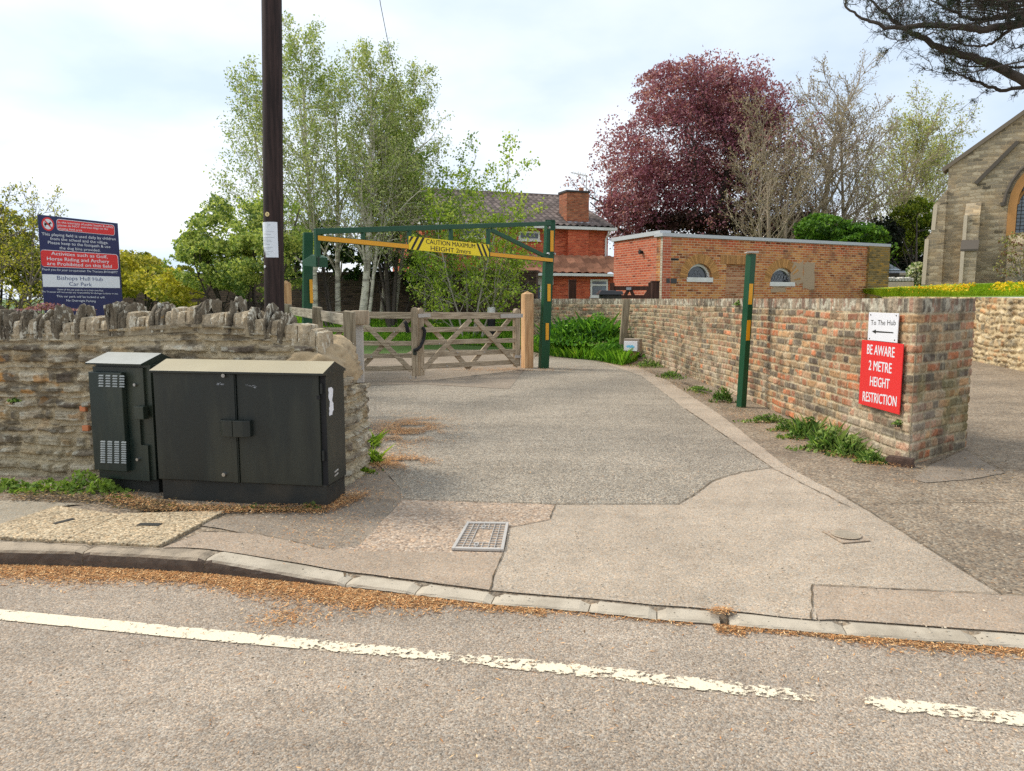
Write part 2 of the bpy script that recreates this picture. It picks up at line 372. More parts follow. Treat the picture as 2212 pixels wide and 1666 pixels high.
def m_rubble():
    m, nt, N, L, b = newmat('bedded_stone'); a = N.new('ShaderNodeAttribute'); a.attribute_name = 'Col'
    v1 = nmap(N, L, 'World', (9, 9, 32)); v2 = nmap(N, L, 'World')
    n1 = nnoise(N, L, v1, 1.6, 7, 0.7); n2 = nnoise(N, L, v2, 34, 6, 0.7)
    c = nmix(N, L, 1.0, a.outputs['Color'], nramp(N, L, n1.outputs['Fac'], [(0.3, 0.55), (0.42, 0.9), (0.6, 1.08), (0.72, 1.22)]), 'MULTIPLY')
    c = nmix(N, L, 1.0, c, nramp(N, L, n2.outputs['Fac'], [(0.3, 0.62), (0.5, 1.0), (0.7, 1.3)]), 'MULTIPLY')
    L.new(c, b.inputs['Base Color']); b.inputs['Roughness'].default_value = 0.93; b.inputs['Specular IOR Level'].default_value = 0.2
    p = nbump(N, L, n1.outputs['Fac'], b, 1.0, 0.02); nbump(N, L, n2.outputs['Fac'], b, 0.8, 0.008, p); return m
M['rubble'] = m_rubble()
def m_cope(name, base, dark, pale):
    m, nt, N, L, b = newmat(name); v = nmap(N, L, 'World'); vz = nmap(N, L, 'World', (1, 1, 0.55))
    n1 = nnoise(N, L, v, 9, 6, 0.7); n2 = nnoise(N, L, vz, 17, 6, 0.72); n3 = nnoise(N, L, v, 60, 5, 0.7); n4 = nnoise(N, L, v, 6.5, 4, 0.6)
    c = nramp(N, L, n1.outputs['Fac'], [(0.3, dark), (0.48, base), (0.7, tuple(x * 1.25 for x in base))])
    c = nmix(N, L, 1.0, c, nramp(N, L, n3.outputs['Fac'], [(0.3, 0.6), (0.55, 1.05), (0.7, 1.25)]), 'MULTIPLY')
    c = nmix(N, L, nramp(N, L, n2.outputs['Fac'], [(0.54, 0), (0.58, 0.85)]), c, pale)
    c = nmix(N, L, nramp(N, L, n4.outputs['Fac'], [(0.68, 0), (0.72, 0.7)]), c, S(186, 142, 70))
    L.new(c, b.inputs['Base Color']); b.inputs['Roughness'].default_value = 0.95; b.inputs['Specular IOR Level'].default_value = 0.15
    p = nbump(N, L, n1.outputs['Fac'], b, 0.8, 0.03); nbump(N, L, n3.outputs['Fac'], b, 0.8, 0.008, p); return m
M['cope_slab'] = m_cope('coping_slab_stone', S(118, 108, 92), S(66, 58, 50), S(210, 204, 186))
M['cope_block'] = m_cope('coping_block_stone', S(176, 160, 134), S(126, 112, 92), S(214, 206, 186))
M['brickcol'] = m_attr('old_brick', 0.92, 0.38, 42, 0.9, 110, 0.008)
M['leaf'] = m_leaf('leaves'); M['leaf_dense'] = m_leaf('leaves_dense', 0.2)
M['bark'] = m_plain('bark', S(112, 100, 84), 0.95, var=0.4, scale=9, bump=0.6, bscale=40, vscale=(1, 1, 0.3))
M['bark_dark'] = m_plain('bark_dark', S(70, 62, 54), 0.95, var=0.4, scale=9, bump=0.6, bscale=40, vscale=(1, 1, 0.3))
M['birch'] = m_plain('birch_bark', S(218, 210, 192), 0.8, var=0.08, scale=5, bump=0.3, bscale=30, dirt=S(90, 80, 70), dirt_amt=0.9, vscale=(1, 1, 4))
M['bark_bare'] = m_plain('bark_bare', S(160, 146, 124), 0.95, var=0.25, scale=2, bump=0.3, bscale=20)
M['bark_pale'] = m_plain('bark_pale', S(168, 160, 144), 0.9, var=0.2, scale=7, bump=0.3, bscale=30)
M['cab'] = m_plain('cabinet_paint', S(26, 40, 36), 0.36, var=0.3, scale=6, dirt=S(84, 86, 68), dirt_amt=0.5, bump=0.08, bscale=160, vscale=(1.3, 1.3, .28))
M['cab_old'] = m_plain('cabinet_paint_worn', S(25, 32, 29), 0.45, var=0.3, scale=6, dirt=S(84, 84, 66), dirt_amt=0.32, bump=0.1, bscale=120, vscale=(1.3, 1.3, .25))
M['cab_base'] = m_plain('cabinet_base', S(34, 36, 33), 0.7, var=0.2, scale=5, dirt=S(80, 70, 54), dirt_amt=0.5, bump=0.1, bscale=80)
M['cab_roof_lit'] = m_plain('cabinet_roof_lit', S(166, 154, 124), 0.42, var=0.06, scale=3, dirt=S(176, 172, 140), dirt_amt=0.4)  # brightness of the sky-facing lid put into its colour
M['black'] = m_plain('black_gap', (0.008, 0.008, 0.009), 0.8)
M['steel'] = m_plain('steel', S(178, 178, 176), 0.35, 1.0, var=0.1)
M['galv'] = m_plain('galvanised', S(186, 180, 172), 0.6, 0.25, var=0.15, scale=12)
M['green'] = m_plain('green_paint', S(0, 70, 38), 0.45, var=0.08, scale=4, dirt=S(20, 60, 44), dirt_amt=0.3)
M['amber'] = m_plain('amber_tape', S(228, 160, 16), 0.4, var=0.06, scale=8)
M['yellow'] = m_plain('yellow_sign', S(246, 218, 20), 0.4, var=0.02)
M['blacktext'] = m_plain('black_lettering', S(30, 28, 22), 0.5, var=0.05)
M['red'] = m_plain('red_sign', S(226, 46, 46), 0.4, var=0.03, scale=2)
M['navy'] = m_plain('navy_sign', S(26, 34, 84), 0.35, var=0.06, scale=2)
M['navytext'] = m_plain('blue_lettering', S(64, 80, 128), 0.5, var=0.03)
M['white'] = m_plain('white_sign', S(232, 232, 236), 0.4, var=0.02)
M['whitepaint'] = m_plain('white_paint', S(226, 224, 218), 0.5, var=0.05, dirt=S(170, 160, 140), dirt_amt=0.3)
M['paper'] = m_plain('paper', S(228, 232, 238), 0.7, var=0.03)
M['greytext'] = m_plain('grey_print', S(150, 154, 160), 0.8)
M['pole'] = m_wood('creosoted_pole', S(40, 28, 25), S(62, 46, 42), 0.7, 'Z', 2)
M['gatewood'] = m_wood('gate_timber', S(150, 132, 108), S(188, 170, 144), 0.8, 'Z', 2.5)
M['gatewood_h'] = m_wood('gate_timber_rail', S(152, 135, 112), S(192, 175, 150), 0.8, 'U', 2.5)
M['newwood'] = m_wood('new_post_timber', S(192, 148, 104), S(222, 182, 136), 0.75, 'Z', 2)
M['greywood'] = m_wood('grey_timber', S(120, 108, 88), S(158, 146, 122), 0.9, 'Z', 2.5)
M['greyrail'] = m_wood('grey_timber_rail', S(136, 126, 110), S(178, 168, 150), 0.9, 'U', 2.5)
M['brownwood'] = m_wood('brown_stained_timber', S(58, 36, 28), S(82, 52, 40), 0.7, 'Z', 2)
M['glass'] = m_glass('window_glass'); M['glass_pale'] = m_glass('pale_window_glass', (0.12, 0.16, 0.2), 0.12)
M['needle'] = m_attr('fallen_needles', 0.9, 0.1, 20, 0)
M['soil'] = m_plain('soil_litter', S(118, 92, 62), 0.95, var=0.4, scale=30, bump=0.6, bscale=60)
M['grassbase'] = m_plain('grass_soil', S(72, 98, 34), 0.95, var=0.35, scale=8, bump=0.5, bscale=50)
M['lawn'] = m_plain('lawn_turf', S(112, 142, 34), 0.95, var=0.3, scale=10, bump=0.6, bscale=60)
M['mortar'] = m_plain('mortar', S(152, 138, 112), 0.95, var=0.15, scale=14, bump=0.7, bscale=60, dirt=S(104, 92, 74), dirt_amt=0.5)
M['render_cap'] = m_plain('mortar_cap', S(178, 156, 122), 0.95, var=0.2, scale=12, bump=0.9, bscale=30, dirt=S(128, 110, 86), dirt_amt=0.6)
# ------------------------------------------------------------------ the ground
# kerb: foot line on the road (z = 0), measured along the whole bend
KF = [(-260, 1212), (0, 1222), (178, 1226), (300, 1232), (442, 1241), (604, 1257), (744, 1272), (893, 1289), (1060, 1309), (1270, 1326), (1420, 1342), (1560, 1353), (1830, 1376), (2212, 1405), (2700, 1440)]
kf = [at_z(x, y, 0.0) for x, y in KF]
KX = np.array([-14.0] + [p.x for p in kf] + [12.0]); KY = np.array([kf[0].y - 0.1] + [p.y for p in kf] + [kf[-1].y - 0.35])
KTOPX = np.array([-14, at_z(442, 1241, 0).x, at_z(744, 1272, 0).x, at_z(1060, 1309, 0).x, 12.0]); KTOPZ = np.array([0.115, 0.095, 0.034, 0.02, 0.02])
def ykerb(x): return float(np.interp(x, KX, KY))
def h_np(x, y):
    yk = np.interp(x, KX, KY); zk = np.interp(x, KTOPX, KTOPZ)
    back = 0.105 + np.clip(y - 5.0, 0, 11) * 0.0085
    bank = np.clip((y - 19.2) / 3.4, 0, 1); bank = bank * bank * (3 - 2 * bank) * 0.66 * np.clip((2.2 - x) / 1.5, 0.0, 1)
    t = np.clip((y - yk) / np.maximum(5.2 - yk, 0.3), 0, 1)
    z = zk + (back - zk) * t + bank
    return np.where(y < yk, -0.02, z)
def h(x, y): return float(h_np(np.array(float(x)), np.array(float(y))))
def g(px, py):
    z = 0.1
    for _ in range(12): p = at_z(px, py, z); z = h(p.x, p.y)
    return Vector((p.x, p.y, z))
def sheet_poly(name, pts, zfun, lift, mat, step=0.12, kind='structure', parent=None):
    """flat-lying polygon laid over the ground"""
    P = [(float(a), float(b)) for a, b in pts]; n = len(P)
    xs = [p[0] for p in P]; ys = [p[1] for p in P]
    V = [Vector(p) for p in P]; E = [(i, (i + 1) % n) for i in range(n)]
    x = min(xs) + step * 0.5
    while x < max(xs):
        y = min(ys) + step * 0.5
        while y < max(ys): V.append(Vector((x + 1e-4 * math.sin(y * 91), y + 1e-4 * math.cos(x * 77)))); y += step
        x += step
    v, e, f, *_ = delaunay_2d_cdt(V, E, [], 1, 1e-5)
    vv = [(q.x, q.y, zfun(q.x, q.y) + lift) for q in v]
    me_f = [tuple(t) for t in f]
    o = obj(name, vv, me_f, mat, parent)
    if parent is None: tag(o, kind=kind)
    return o
# road
road = []
rx = np.linspace(-14, 12, 105)
V = []; 
for x in rx:
    for y in np.linspace(-6, 0, 13).tolist() + np.linspace(0.3, ykerb(x) + 0.01, 12).tolist(): V.append((x, y, 0.0))
tag(obj('road', V, grid_faces(len(rx), 25), M['road']), kind='structure')
# surroundings up to the horizon: one sheet whose near edge is the kerb line
gx = np.concatenate([[-900, -300, -100, -40, -20], np.arange(-14, 12.01, 0.13), [16, 25, 50, 120, 350, 900]])
V = []
for x in gx:
    y0 = ykerb(np.clip(x, -14, 12))
    V += [(x, y0 + 0.004, -0.03), (x, y0 + 0.07, -0.03)]
    y0 += 0.10
    for y in np.concatenate([np.linspace(y0, 6, 24), [6.5, 7, 8, 9, 10, 13, 16, 19.2, 20, 20.8, 21.6, 22.6, 40, 80, 300, 1400]]): V.append((x, y, float(h_np(np.array(np.clip(x, -14, 12)), np.array(y))) - 0.004))
go = tag(obj('ground', V, grid_faces(len(gx), 42), M['tarmac']), kind='structure'); go.data.materials.append(M['grassbase'])
for p in go.data.polygons:
    c = p.center
    if c.y > 19.6 or (c.x < -2.5 and c.y > 6.6) or c.x < -8: p.material_index = 1
V = []
for x in np.linspace(-60, 60, 13):
    for y in np.linspace(-60, -5.9, 8): V.append((x, y, -0.01))
tag(obj('far_side_ground', V, grid_faces(13, 8), M['tarmac']), kind='structure')
def pxpoly(pts, sub=0.25, jit=0.006, seed=1):
    """pixel outline -> ground outline with slightly ragged edges"""
    rng = random.Random(seed); q = [Vector((p[1], p[2], h(p[1], p[2]))) if p[0] == 'w' else g(*p) for p in pts]; out = []
    for i in range(len(q)):
        a, b = q[i], q[(i + 1) % len(q)]; n = max(1, int((b - a).length / sub))
        for k in range(n):
            p = a.lerp(b, k / n); j = jit if k else jit * 0.5
            out.append((p.x + rng.uniform(-j, j), p.y + rng.uniform(-j, j)))
    return out
def patch(name, pts, lift, mat, seed=1, jit=0.006): return sheet_poly(name, pxpoly(pts, 0.12, jit, seed), h, lift, M[mat])
def kback(px, dy=0):   # back edge of the kerb top
    f = at_z(px, float(np.interp(px, [k[0] for k in KF], [k[1] for k in KF])), 0.0); return ('w', f.x, ykerb(f.x) + 0.121)
    xs = [0, 170, 430, 600, 745, 895, 1060, 1275, 1420, 1580, 1830, 2212, 2700]; ys = [1172, 1181, 1207, 1236, 1258, 1269, 1286, 1299, 1313, 1326, 1347, 1372, 1405]
    return (px, float(np.interp(px, xs, ys)) + dy)
patch('forecourt_dark_patch', [(400, 1130), (700, 1096), (760, 1040), (790, 1010), (830, 1020), (868, 1060), (868, 1081), (775, 1182), (700, 1190), (560, 1160)], 0.003, 'dark_tarmac', 3)  # darker area round the foot of the wide cabinet
patch('driveway_chippings', [(868, 1081), (1200, 1091), (1465, 1091), (1500, 1072), (1540, 1040), (1600, 1022), (1668, 1012), (1480, 884), (1385, 812), (1290, 780), (1190, 772), (1100, 770), (900, 772), (740, 778), (700, 800), (780, 850), (795, 900), (798, 985), (830, 1018), (866, 1058)], 0.004, 'drive', 4)
patch('drive_edge_band', [(1668, 1012), (1700, 1010), (1560, 900), (1440, 822), (1370, 790), (1290, 780), (1385, 812), (1480, 884)], 0.005, 'apron', 14)
patch('warm_patch', [(868, 1081), (1200, 1091), (1188, 1124), (1100, 1141), (1085, 1199), (700, 1190), (775, 1182)], 0.005, 'warm_tarmac', 5)
patch('smooth_apron', [(1200, 1091), (1465, 1091), (1500, 1072), (1540, 1040), (1600, 1022), (1668, 1012), (1700, 1010), (1880, 1108), (2040, 1210), (2165, 1288), (2000, 1278), (1752, 1266), (1765, 1341), kback(1580), kback(1420), kback(1275), kback(1060), (1068, 1240), (1088, 1196), (1100, 1141), (1188, 1124)], 0.004, 'apron', 6)
patch('brown_strip', [(352, 1185), (440, 1150), (560, 1156), (700, 1187), (1086, 1198), (1068, 1240), kback(1060), kback(895), kback(745), kback(600), kback(500), kback(430), kback(380)], 0.006, 'strip', 7)
patch('right_strip', [(1752, 1266), (2000, 1278), (2165, 1288), (2500, 1302), (3200, 1340), kback(3200), kback(2500), kback(2212), kback(1830), (1768, 1341)], 0.005, 'strip', 8)
patch('corner_fillet', [(1975, 1036), (2010, 1005), (2085, 972), (2130, 1000), (2172, 1022), (2090, 1036), (2000, 1043)], 0.001, 'dark_tarmac', 9)
patch('inner_drive', [(700, 786), (740, 774), (900, 769), (1100, 767), (1160, 766), (1100, 740), (900, 735), (700, 738), (600, 750)], 0.008, 'dark_tarmac', 10)
# two gravel-faced access slabs with a slot each, and the plain slab beside them
def slab(name, label, pts, mat, slots, group):
    q = [g(*p) for p in pts]; t = thing(name, label, 'access cover', (sum(p.x for p in q) / 4, sum(p.y for p in q) / 4, h(q[0].x, q[0].y)), group)
    mb = MB(); top = [(p.x, p.y, h(p.x, p.y) + 0.018) for p in q]; bot = [(p.x, p.y, h(p.x, p.y) - 0.03) for p in q]
    mb.hexa(bot + top); o = mb.build('slab', M[mat], t, bevel=0.006)
    for a, b, wd in slots:
        A, B = g(*a), g(*b); A.z = h(A.x, A.y) + 0.0185; B.z = h(B.x, B.y) + 0.0185
        m2 = MB(); m2.bar(A, B, wd, 0.006); m2.build('lifting_slot', M['cab_base'], t)
    return t
slab('access_cover', 'gravel-faced slab in the pavement at the frame edge, its thin slot set aslant', [(-70, 1161), (142, 1173), (258, 1116), (124, 1097)], 'slab', [((117, 1138), (160, 1127), 0.035)], 'gravel slabs in the pavement')
slab('access_cover', 'gravel-faced slab with a broad dark slot plate, between its twin and the dark tarmac', [(143, 1173), (343, 1184), (487, 1108), (263, 1114)], 'slab', [((300, 1139), (347, 1140), 0.05)], 'gravel slabs in the pavement')
patch('plain_pavement', [(-60, 1160), (-60, 1085), (40, 1083), (180, 1090), (120, 1097), (0, 1141)], 0.006, 'slab_plain', 11)
# kerb stones
def kerbstone(pa, pb, name='kerbstone', parent=None, mats=None):
    """one stone from pixel pa to pb along the kerb's foot"""
    a = at_z(pa, float(np.interp(pa, [k[0] for k in KF], [k[1] for k in KF])), 0.0); b = at_z(pb, float(np.interp(pb, [k[0] for k in KF], [k[1] for k in KF])), 0.0)
    n = max(2, int((b - a).length / 0.04)); rng = random.Random(int(pa)); V = []; prof = 9
    for i in range(n + 1):
        t = i / n; x = a.x + (b.x - a.x) * t; y = ykerb(x); y2 = ykerb(x + 0.05); tx, ty = 0.05, y2 - y; l = math.hypot(tx, ty); nx, ny = -ty / l, tx / l
        zt = float(np.interp(x, KTOPX, KTOPZ)); e = 0.012 if i in (0, n) else 0
        r = min(0.022, zt * 0.5); j = lambda k: rng.uniform(-k, k)
        pr = [(0.0, -0.05), (0.0 + j(.003), zt * 0.45), (0.004 + j(.003), zt - r), (0.010 + j(.003), zt - r * 0.35), (0.024 + j(.002), zt), (0.075, zt + 0.002 + j(.001)), (0.118 + j(.002), zt + 0.001), (0.128, zt - 0.01), (0.13, -0.05)]
        for d, z in pr: V.append((x + nx * (d + (0 if i not in (0, n) else 0)), y + ny * d, z - (e if z > 0.01 else 0)))
    f = grid_faces(n + 1, prof).tolist(); f = [tuple(q) for q in f] + [tuple(range(prof)), tuple(range((n + 1) * prof - 1, n * prof - 1, -1))]
    o = obj(name, V, f, mats[0], parent, recalc=True); o.data.materials.append(mats[1])
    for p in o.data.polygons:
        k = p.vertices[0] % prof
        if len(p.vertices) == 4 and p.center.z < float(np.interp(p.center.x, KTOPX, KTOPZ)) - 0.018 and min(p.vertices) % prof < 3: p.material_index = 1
    return o
kerb = thing('kerb', None, None); tag(kerb, kind='structure')
ks = [-1000, -800, -600, -420, -250, -60, 178.5, 443, 744.5, 895, 1060, 1270, 1419, 1557, 1576, 1830, 2120, 2420, 2690, 3000, 3350, 3700]
for i in range(len(ks) - 1):
    if ks[i] == 1557: continue
    if i % 2 == 0 or True:
        old = ks[i] < 440
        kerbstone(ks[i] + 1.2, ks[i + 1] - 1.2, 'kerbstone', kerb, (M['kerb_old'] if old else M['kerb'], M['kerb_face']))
# road line: worn thermoplastic, chips missing
def m_line():
    m, nt, N, L, b = newmat('worn_white_line'); vec = nmap(N, L, 'World')
    b.inputs['Base Color'].default_value = S(226, 212, 184) + (1,); b.inputs['Roughness'].default_value = 0.75
    v = N.new('ShaderNodeTexVoronoi'); v.inputs['Scale'].default_value = 75; L.new(vec, v.inputs['Vector'])
    a = N.new('ShaderNodeAttribute'); a.attribute_name = 'Col'
    n = nnoise(N, L, vec, 42, 5, 0.75); n2 = nnoise(N, L, vec, 9, 4, 0.6)
    m1 = N.new('ShaderNodeMath'); m1.operation = 'MULTIPLY_ADD'; L.new(n2.outputs['Fac'], m1.inputs[0]); m1.inputs[1].default_value = 0.55; L.new(n.outputs['Fac'], m1.inputs[2])
    m2 = N.new('ShaderNodeMath'); m2.operation = 'ADD'; L.new(m1.outputs[0], m2.inputs[0])
    sp = N.new('ShaderNodeSeparateColor'); L.new(a.outputs['Color'], sp.inputs[0]); L.new(sp.outputs[0], m2.inputs[1])
    mask = nramp(N, L, m2.outputs[0], [(0.93, 1), (0.97, 0)])
    t = N.new('ShaderNodeBsdfTransparent'); mx = N.new('ShaderNodeMixShader'); L.new(mask, mx.inputs[0]); L.new(t.outputs[0], mx.inputs[1]); L.new(b.outputs[0], mx.inputs[2])
    L.new(mx.outputs[0], N['Material Output'].inputs['Surface'])
    nbump(N, L, v.outputs['Distance'], b, 0.4, 0.005); return m
M['line'] = m_line()
LT = [(-900, 1232), (-250, 1291), (0, 1316), (400, 1354), (860, 1397), (1300, 1439), (1767, 1494), (1775, 1495), (1868, 1501), (1880, 1502), (2212, 1539), (2600, 1582), (3400, 1674)]
LBm = [(-900, 1250), (-250, 1312), (0, 1339), (400, 1379), (860, 1420), (1300, 1466), (1767, 1521), (1775, 1522), (1868, 1531), (1880, 1532), (2212, 1569), (2600, 1614), (3400, 1714)]
def line_piece(a, b):
    V = []; C = []; xs = np.linspace(a, b, 60)
    for x in xs:
        t = at_z(x, np.interp(x, [p[0] for p in LT], [p[1] for p in LT]), 0.005); q = at_z(x, np.interp(x, [p[0] for p in LBm], [p[1] for p in LBm]), 0.005)
        wear = float(np.interp(x, [0, 500, 800, 900, 1100, 1500, 1700, 1765, 1870, 1960, 2212], [-0.12, -0.08, -0.01, 0.03, 0.0, 0.0, 0.05, 0.16, 0.10, 0.0, -0.05])) 
        for k in range(7):
            s = k / 6; p = t.lerp(q, s); V.append((p.x, p.y, 0.005)); e = 0.10 if k in (0, 6) else (0.03 if k in (1, 5) else 0)
            C.append((max(0.0, 0.12 + wear + e),) * 3)
    return V, C
V1, C1 = line_piece(-900, 1775); V2, C2 = line_piece(1868, 3400)
n1 = len(V1); f = np.concatenate([grid_faces(60, 7), grid_faces(60, 7) + n1])
tag(obj('road_markings', V1 + V2, f, M['line'], col=np.array(C1 + C2)), kind='structure')
# cracks and joints between the patches, filled with dirt
mb = MB(); rng = random.Random(5)
def crack(pts, w=0.007, lift=0.010, road=False):
    q = [at_z(p[0], p[1], 0) if road else g(*p) for p in pts]; P = []
    for a, b in zip(q[:-1], q[1:]):
        n = max(2, int((b - a).length / 0.05))
        for k in range(n): P.append(a.lerp(b, k / n) + Vector((rng.uniform(-.006, .006), rng.uniform(-.006, .006), 0)))
    P.append(q[-1]); vs = []
    for i, p in enumerate(P):
        d = (P[min(i + 1, len(P) - 1)] - P[max(i - 1, 0)]).normalized(); n = Vector((-d.y, d.x, 0)) * w * rng.uniform(0.12, 0.75)
        z = (0 if road else h(p.x, p.y)) + lift
        vs += [(p.x + n.x, p.y + n.y, z), (p.x - n.x, p.y - n.y, z)]
    mb.add(vs, [(2 * i, 2 * i + 1, 2 * i + 3, 2 * i + 2) for i in range(len(P) - 1)])
for c in ([(868, 1081), (1200, 1091), (1465, 1091), (1500, 1072), (1540, 1040), (1600, 1022), (1668, 1012)], [(1200, 1091), (1188, 1124), (1100, 1141)],
          [(1088, 1196), (1068, 1238), (1057, 1280)], [(1752, 1340), (1752, 1266), (2000, 1278), (2212, 1289)], [(2165, 1287), (2040, 1208), (1880, 1108), (1790, 1055)],
          [(343, 1186), (487, 1108)], [(142, 1174), (262, 1113)], [(440, 1150), (560, 1156), (700, 1188)], [(1668, 1013), (1760, 1060), (1840, 1100)], [(1480, 884), (1668, 1012)],
          [(1880, 1088), (2212, 1082)], [(2010, 1003), (2085, 971), (2172, 1022)], [(-20, 1155), (0, 1141), (124, 1097)], [(0, 1165), (142, 1176), (343, 1187)]):
    crack(c, 0.007)
crack([(745, 1259), (745, 1268)], 0.02, 0.0, False)
tag(mb.build('pavement_cracks', M['crack']), kind='structure')
# fallen needles and litter
def needles(name, spots, seed, lmin=0.012, lmax=0.035, wd=0.0016, pal=None):
    rg = np.random.default_rng(seed); Vs = []; Cs = []
    pal = np.array(pal or [S(206, 146, 88), S(222, 168, 108), S(186, 128, 76), S(164, 116, 74), S(230, 192, 140), S(128, 98, 68)])
    for fn, n in spots:
        x, y, z = fn(rg, n); n = len(x); a = rg.uniform(0, math.pi, n); l = rg.uniform(lmin, lmax, n); w_ = wd * rg.uniform(0.7, 2.0, n)
        dx, dy = np.cos(a) * l / 2, np.sin(a) * l / 2; nx, ny = -np.sin(a) * w_, np.cos(a) * w_
        zz = z + 0.016 + rg.uniform(0, 0.010, n); dz = rg.uniform(-0.004, 0.004, n)
        q = np.stack([np.stack([x - dx, y - dy, zz - dz], 1), np.stack([x + nx, y + ny, zz], 1), np.stack([x + dx, y + dy, zz + dz], 1), np.stack([x - nx, y - ny, zz], 1)], 1)
        Vs.append(q.reshape(-1, 3)); Cs.append(np.repeat(pal[rg.integers(0, len(pal), n)] * rg.uniform(0.6, 1.2, (n, 1)), 4, 0))
    V = np.concatenate(Vs); o = obj(name, V, np.arange(len(V)).reshape(-1, 4), M['needle'], col=np.concatenate(Cs), uv=False)
    return tag(o, kind='stuff')
def gutter(pa, pb, wd):
    kx, ky = [k[0] for k in KF], [k[1] for k in KF]; xa, xb = [at_z(p, float(np.interp(p, kx, ky)), 0).x for p in (pa, pb)]
    def fn(rg, n):
        x = rg.uniform(xa, xb, n); d = np.abs(rg.normal(0, wd, n)) * (0.5 + vn(x * 3, x * 0, 3)); y = np.interp(x, KX, KY) - 0.005 - d
        return x, y, np.full(n, -0.014)
    return fn
def blob(px, py, rx, ry, k=1.0):
    c = g(px, py)
    def fn(rg, n):
        x = c.x + rg.normal(0, rx, n); y = c.y + rg.normal(0, ry, n); keep = vn(x * 6, y * 6, 9) > 0.35
        x, y = x[keep], y[keep]; return x, y, h_np(x, y)
    return fn
def along(pts, wd):
    q = [g(*p) for p in pts]
    def fn(rg, n):
        t = rg.uniform(0, len(q) - 1, n); i = np.minimum(t.astype(int), len(q) - 2); f_ = t - i
        X = np.array([p.x for p in q]); Y = np.array([p.y for p in q])
        x = X[i] * (1 - f_) + X[i + 1] * f_ + rg.normal(0, wd, n); y = Y[i] * (1 - f_) + Y[i + 1] * f_ + rg.normal(0, wd, n)
        return x, y, h_np(x, y)
    return fn
def roadblob(px, py, rx, ry):
    c = at_z(px, py, 0)
    return lambda rg, n: (c.x + rg.normal(0, rx, n), c.y + rg.normal(0, ry, n), np.full(n, -0.014))
needles('fallen_needles', [(gutter(-150, 820, 0.08), 24000), (gutter(700, 960, 0.06), 3500), (gutter(880, 1180, 0.03), 1300), (gutter(900, 1500, 0.02), 500), (gutter(1540, 1600, 0.04), 500), (gutter(1550, 2400, 0.025), 1700), (gutter(1780, 2400, 0.045), 1400),
    (blob(880, 930, 0.22, 0.45), 13000), (blob(855, 1000, 0.16, 0.14), 4500), (blob(1075, 800, 0.6, 0.25), 4500), (blob(1180, 800, 0.4, 0.2), 1200), (blob(1400, 790, 0.5, 0.5), 3500),
    (along([(250, 1078), (340, 1100), (520, 1104), (700, 1104), (780, 1070)], 0.05), 6000), (along([(1300, 778), (1420, 812), (1590, 895), (1750, 965), (1960, 1020)], 0.12), 5000),
    (along([(840, 1000), (760, 1090), (700, 1180)], 0.2), 1500), (along([(1300, 1000), (1700, 1100), (2100, 1200)], 0.9), 500), (roadblob(620, 1335, 0.09, 0.07), 500), (roadblob(700, 1450, 1.6, 0.5), 350), (roadblob(1700, 1480, 1.4, 0.4), 350),
    (blob(2020, 1045, 0.15, 0.05), 300), (blob(1557, 1345, 0.03, 0.02), 200)], 11)
needles('leaf_litter', [(along([(30, 1075), (240, 1082), (330, 1095), (345, 1100)], 0.06), 2500), (along([(1380, 790), (1500, 850), (1640, 905)], 0.1), 1200), (along([(2100, 1000), (2212, 1070)], 0.2), 250), (along([(330, 1104), (700, 1106)], 0.03), 900)], 12, 0.01, 0.03, 0.005,
        [S(120, 92, 58), S(96, 76, 50), S(160, 130, 84), S(84, 74, 44), S(70, 56, 40)])
# small stones and pale flecks scattered on the tarmac
def grit():
    rg = np.random.default_rng(4); n = 2200; px = rg.uniform(-50, 2260, n); V = []; F = []; C = []
    for i in range(n):
        py = rg.uniform(1000, 1640); x_, y_ = px[i], py
        p = at_z(x_, y_, 0.0)
        if p.y > ykerb(p.x) - 0.02: 
            p = g(x_, y_)
            if x_ < 800 and y_ < 1110: continue
            if x_ > 1900 and y_ < 1050: continue
        s = rg.uniform(0.002, 0.0065) ; z = (0 if p.y < ykerb(p.x) else h(p.x, p.y) + 0.014)
        b = len(V); k = 5; a0 = rg.uniform(0, 6)
        V += [(p.x + math.cos(a0 + j * 6.28 / k) * s * rg.uniform(.7, 1.3), p.y + math.sin(a0 + j * 6.28 / k) * s * rg.uniform(.7, 1.3), z) for j in range(k)] + [(p.x, p.y, z + s * 0.8)]
        F += [(b + j, b + (j + 1) % k, b + k) for j in range(k)]; c = np.array(S(200, 184, 160)) * rg.choice([0.25, 0.5, 0.9, 1.2]); C += [c] * (k + 1)
    tag(obj('grit', V, F, M['needle'], col=np.array(C), uv=False), kind='stuff')
grit()
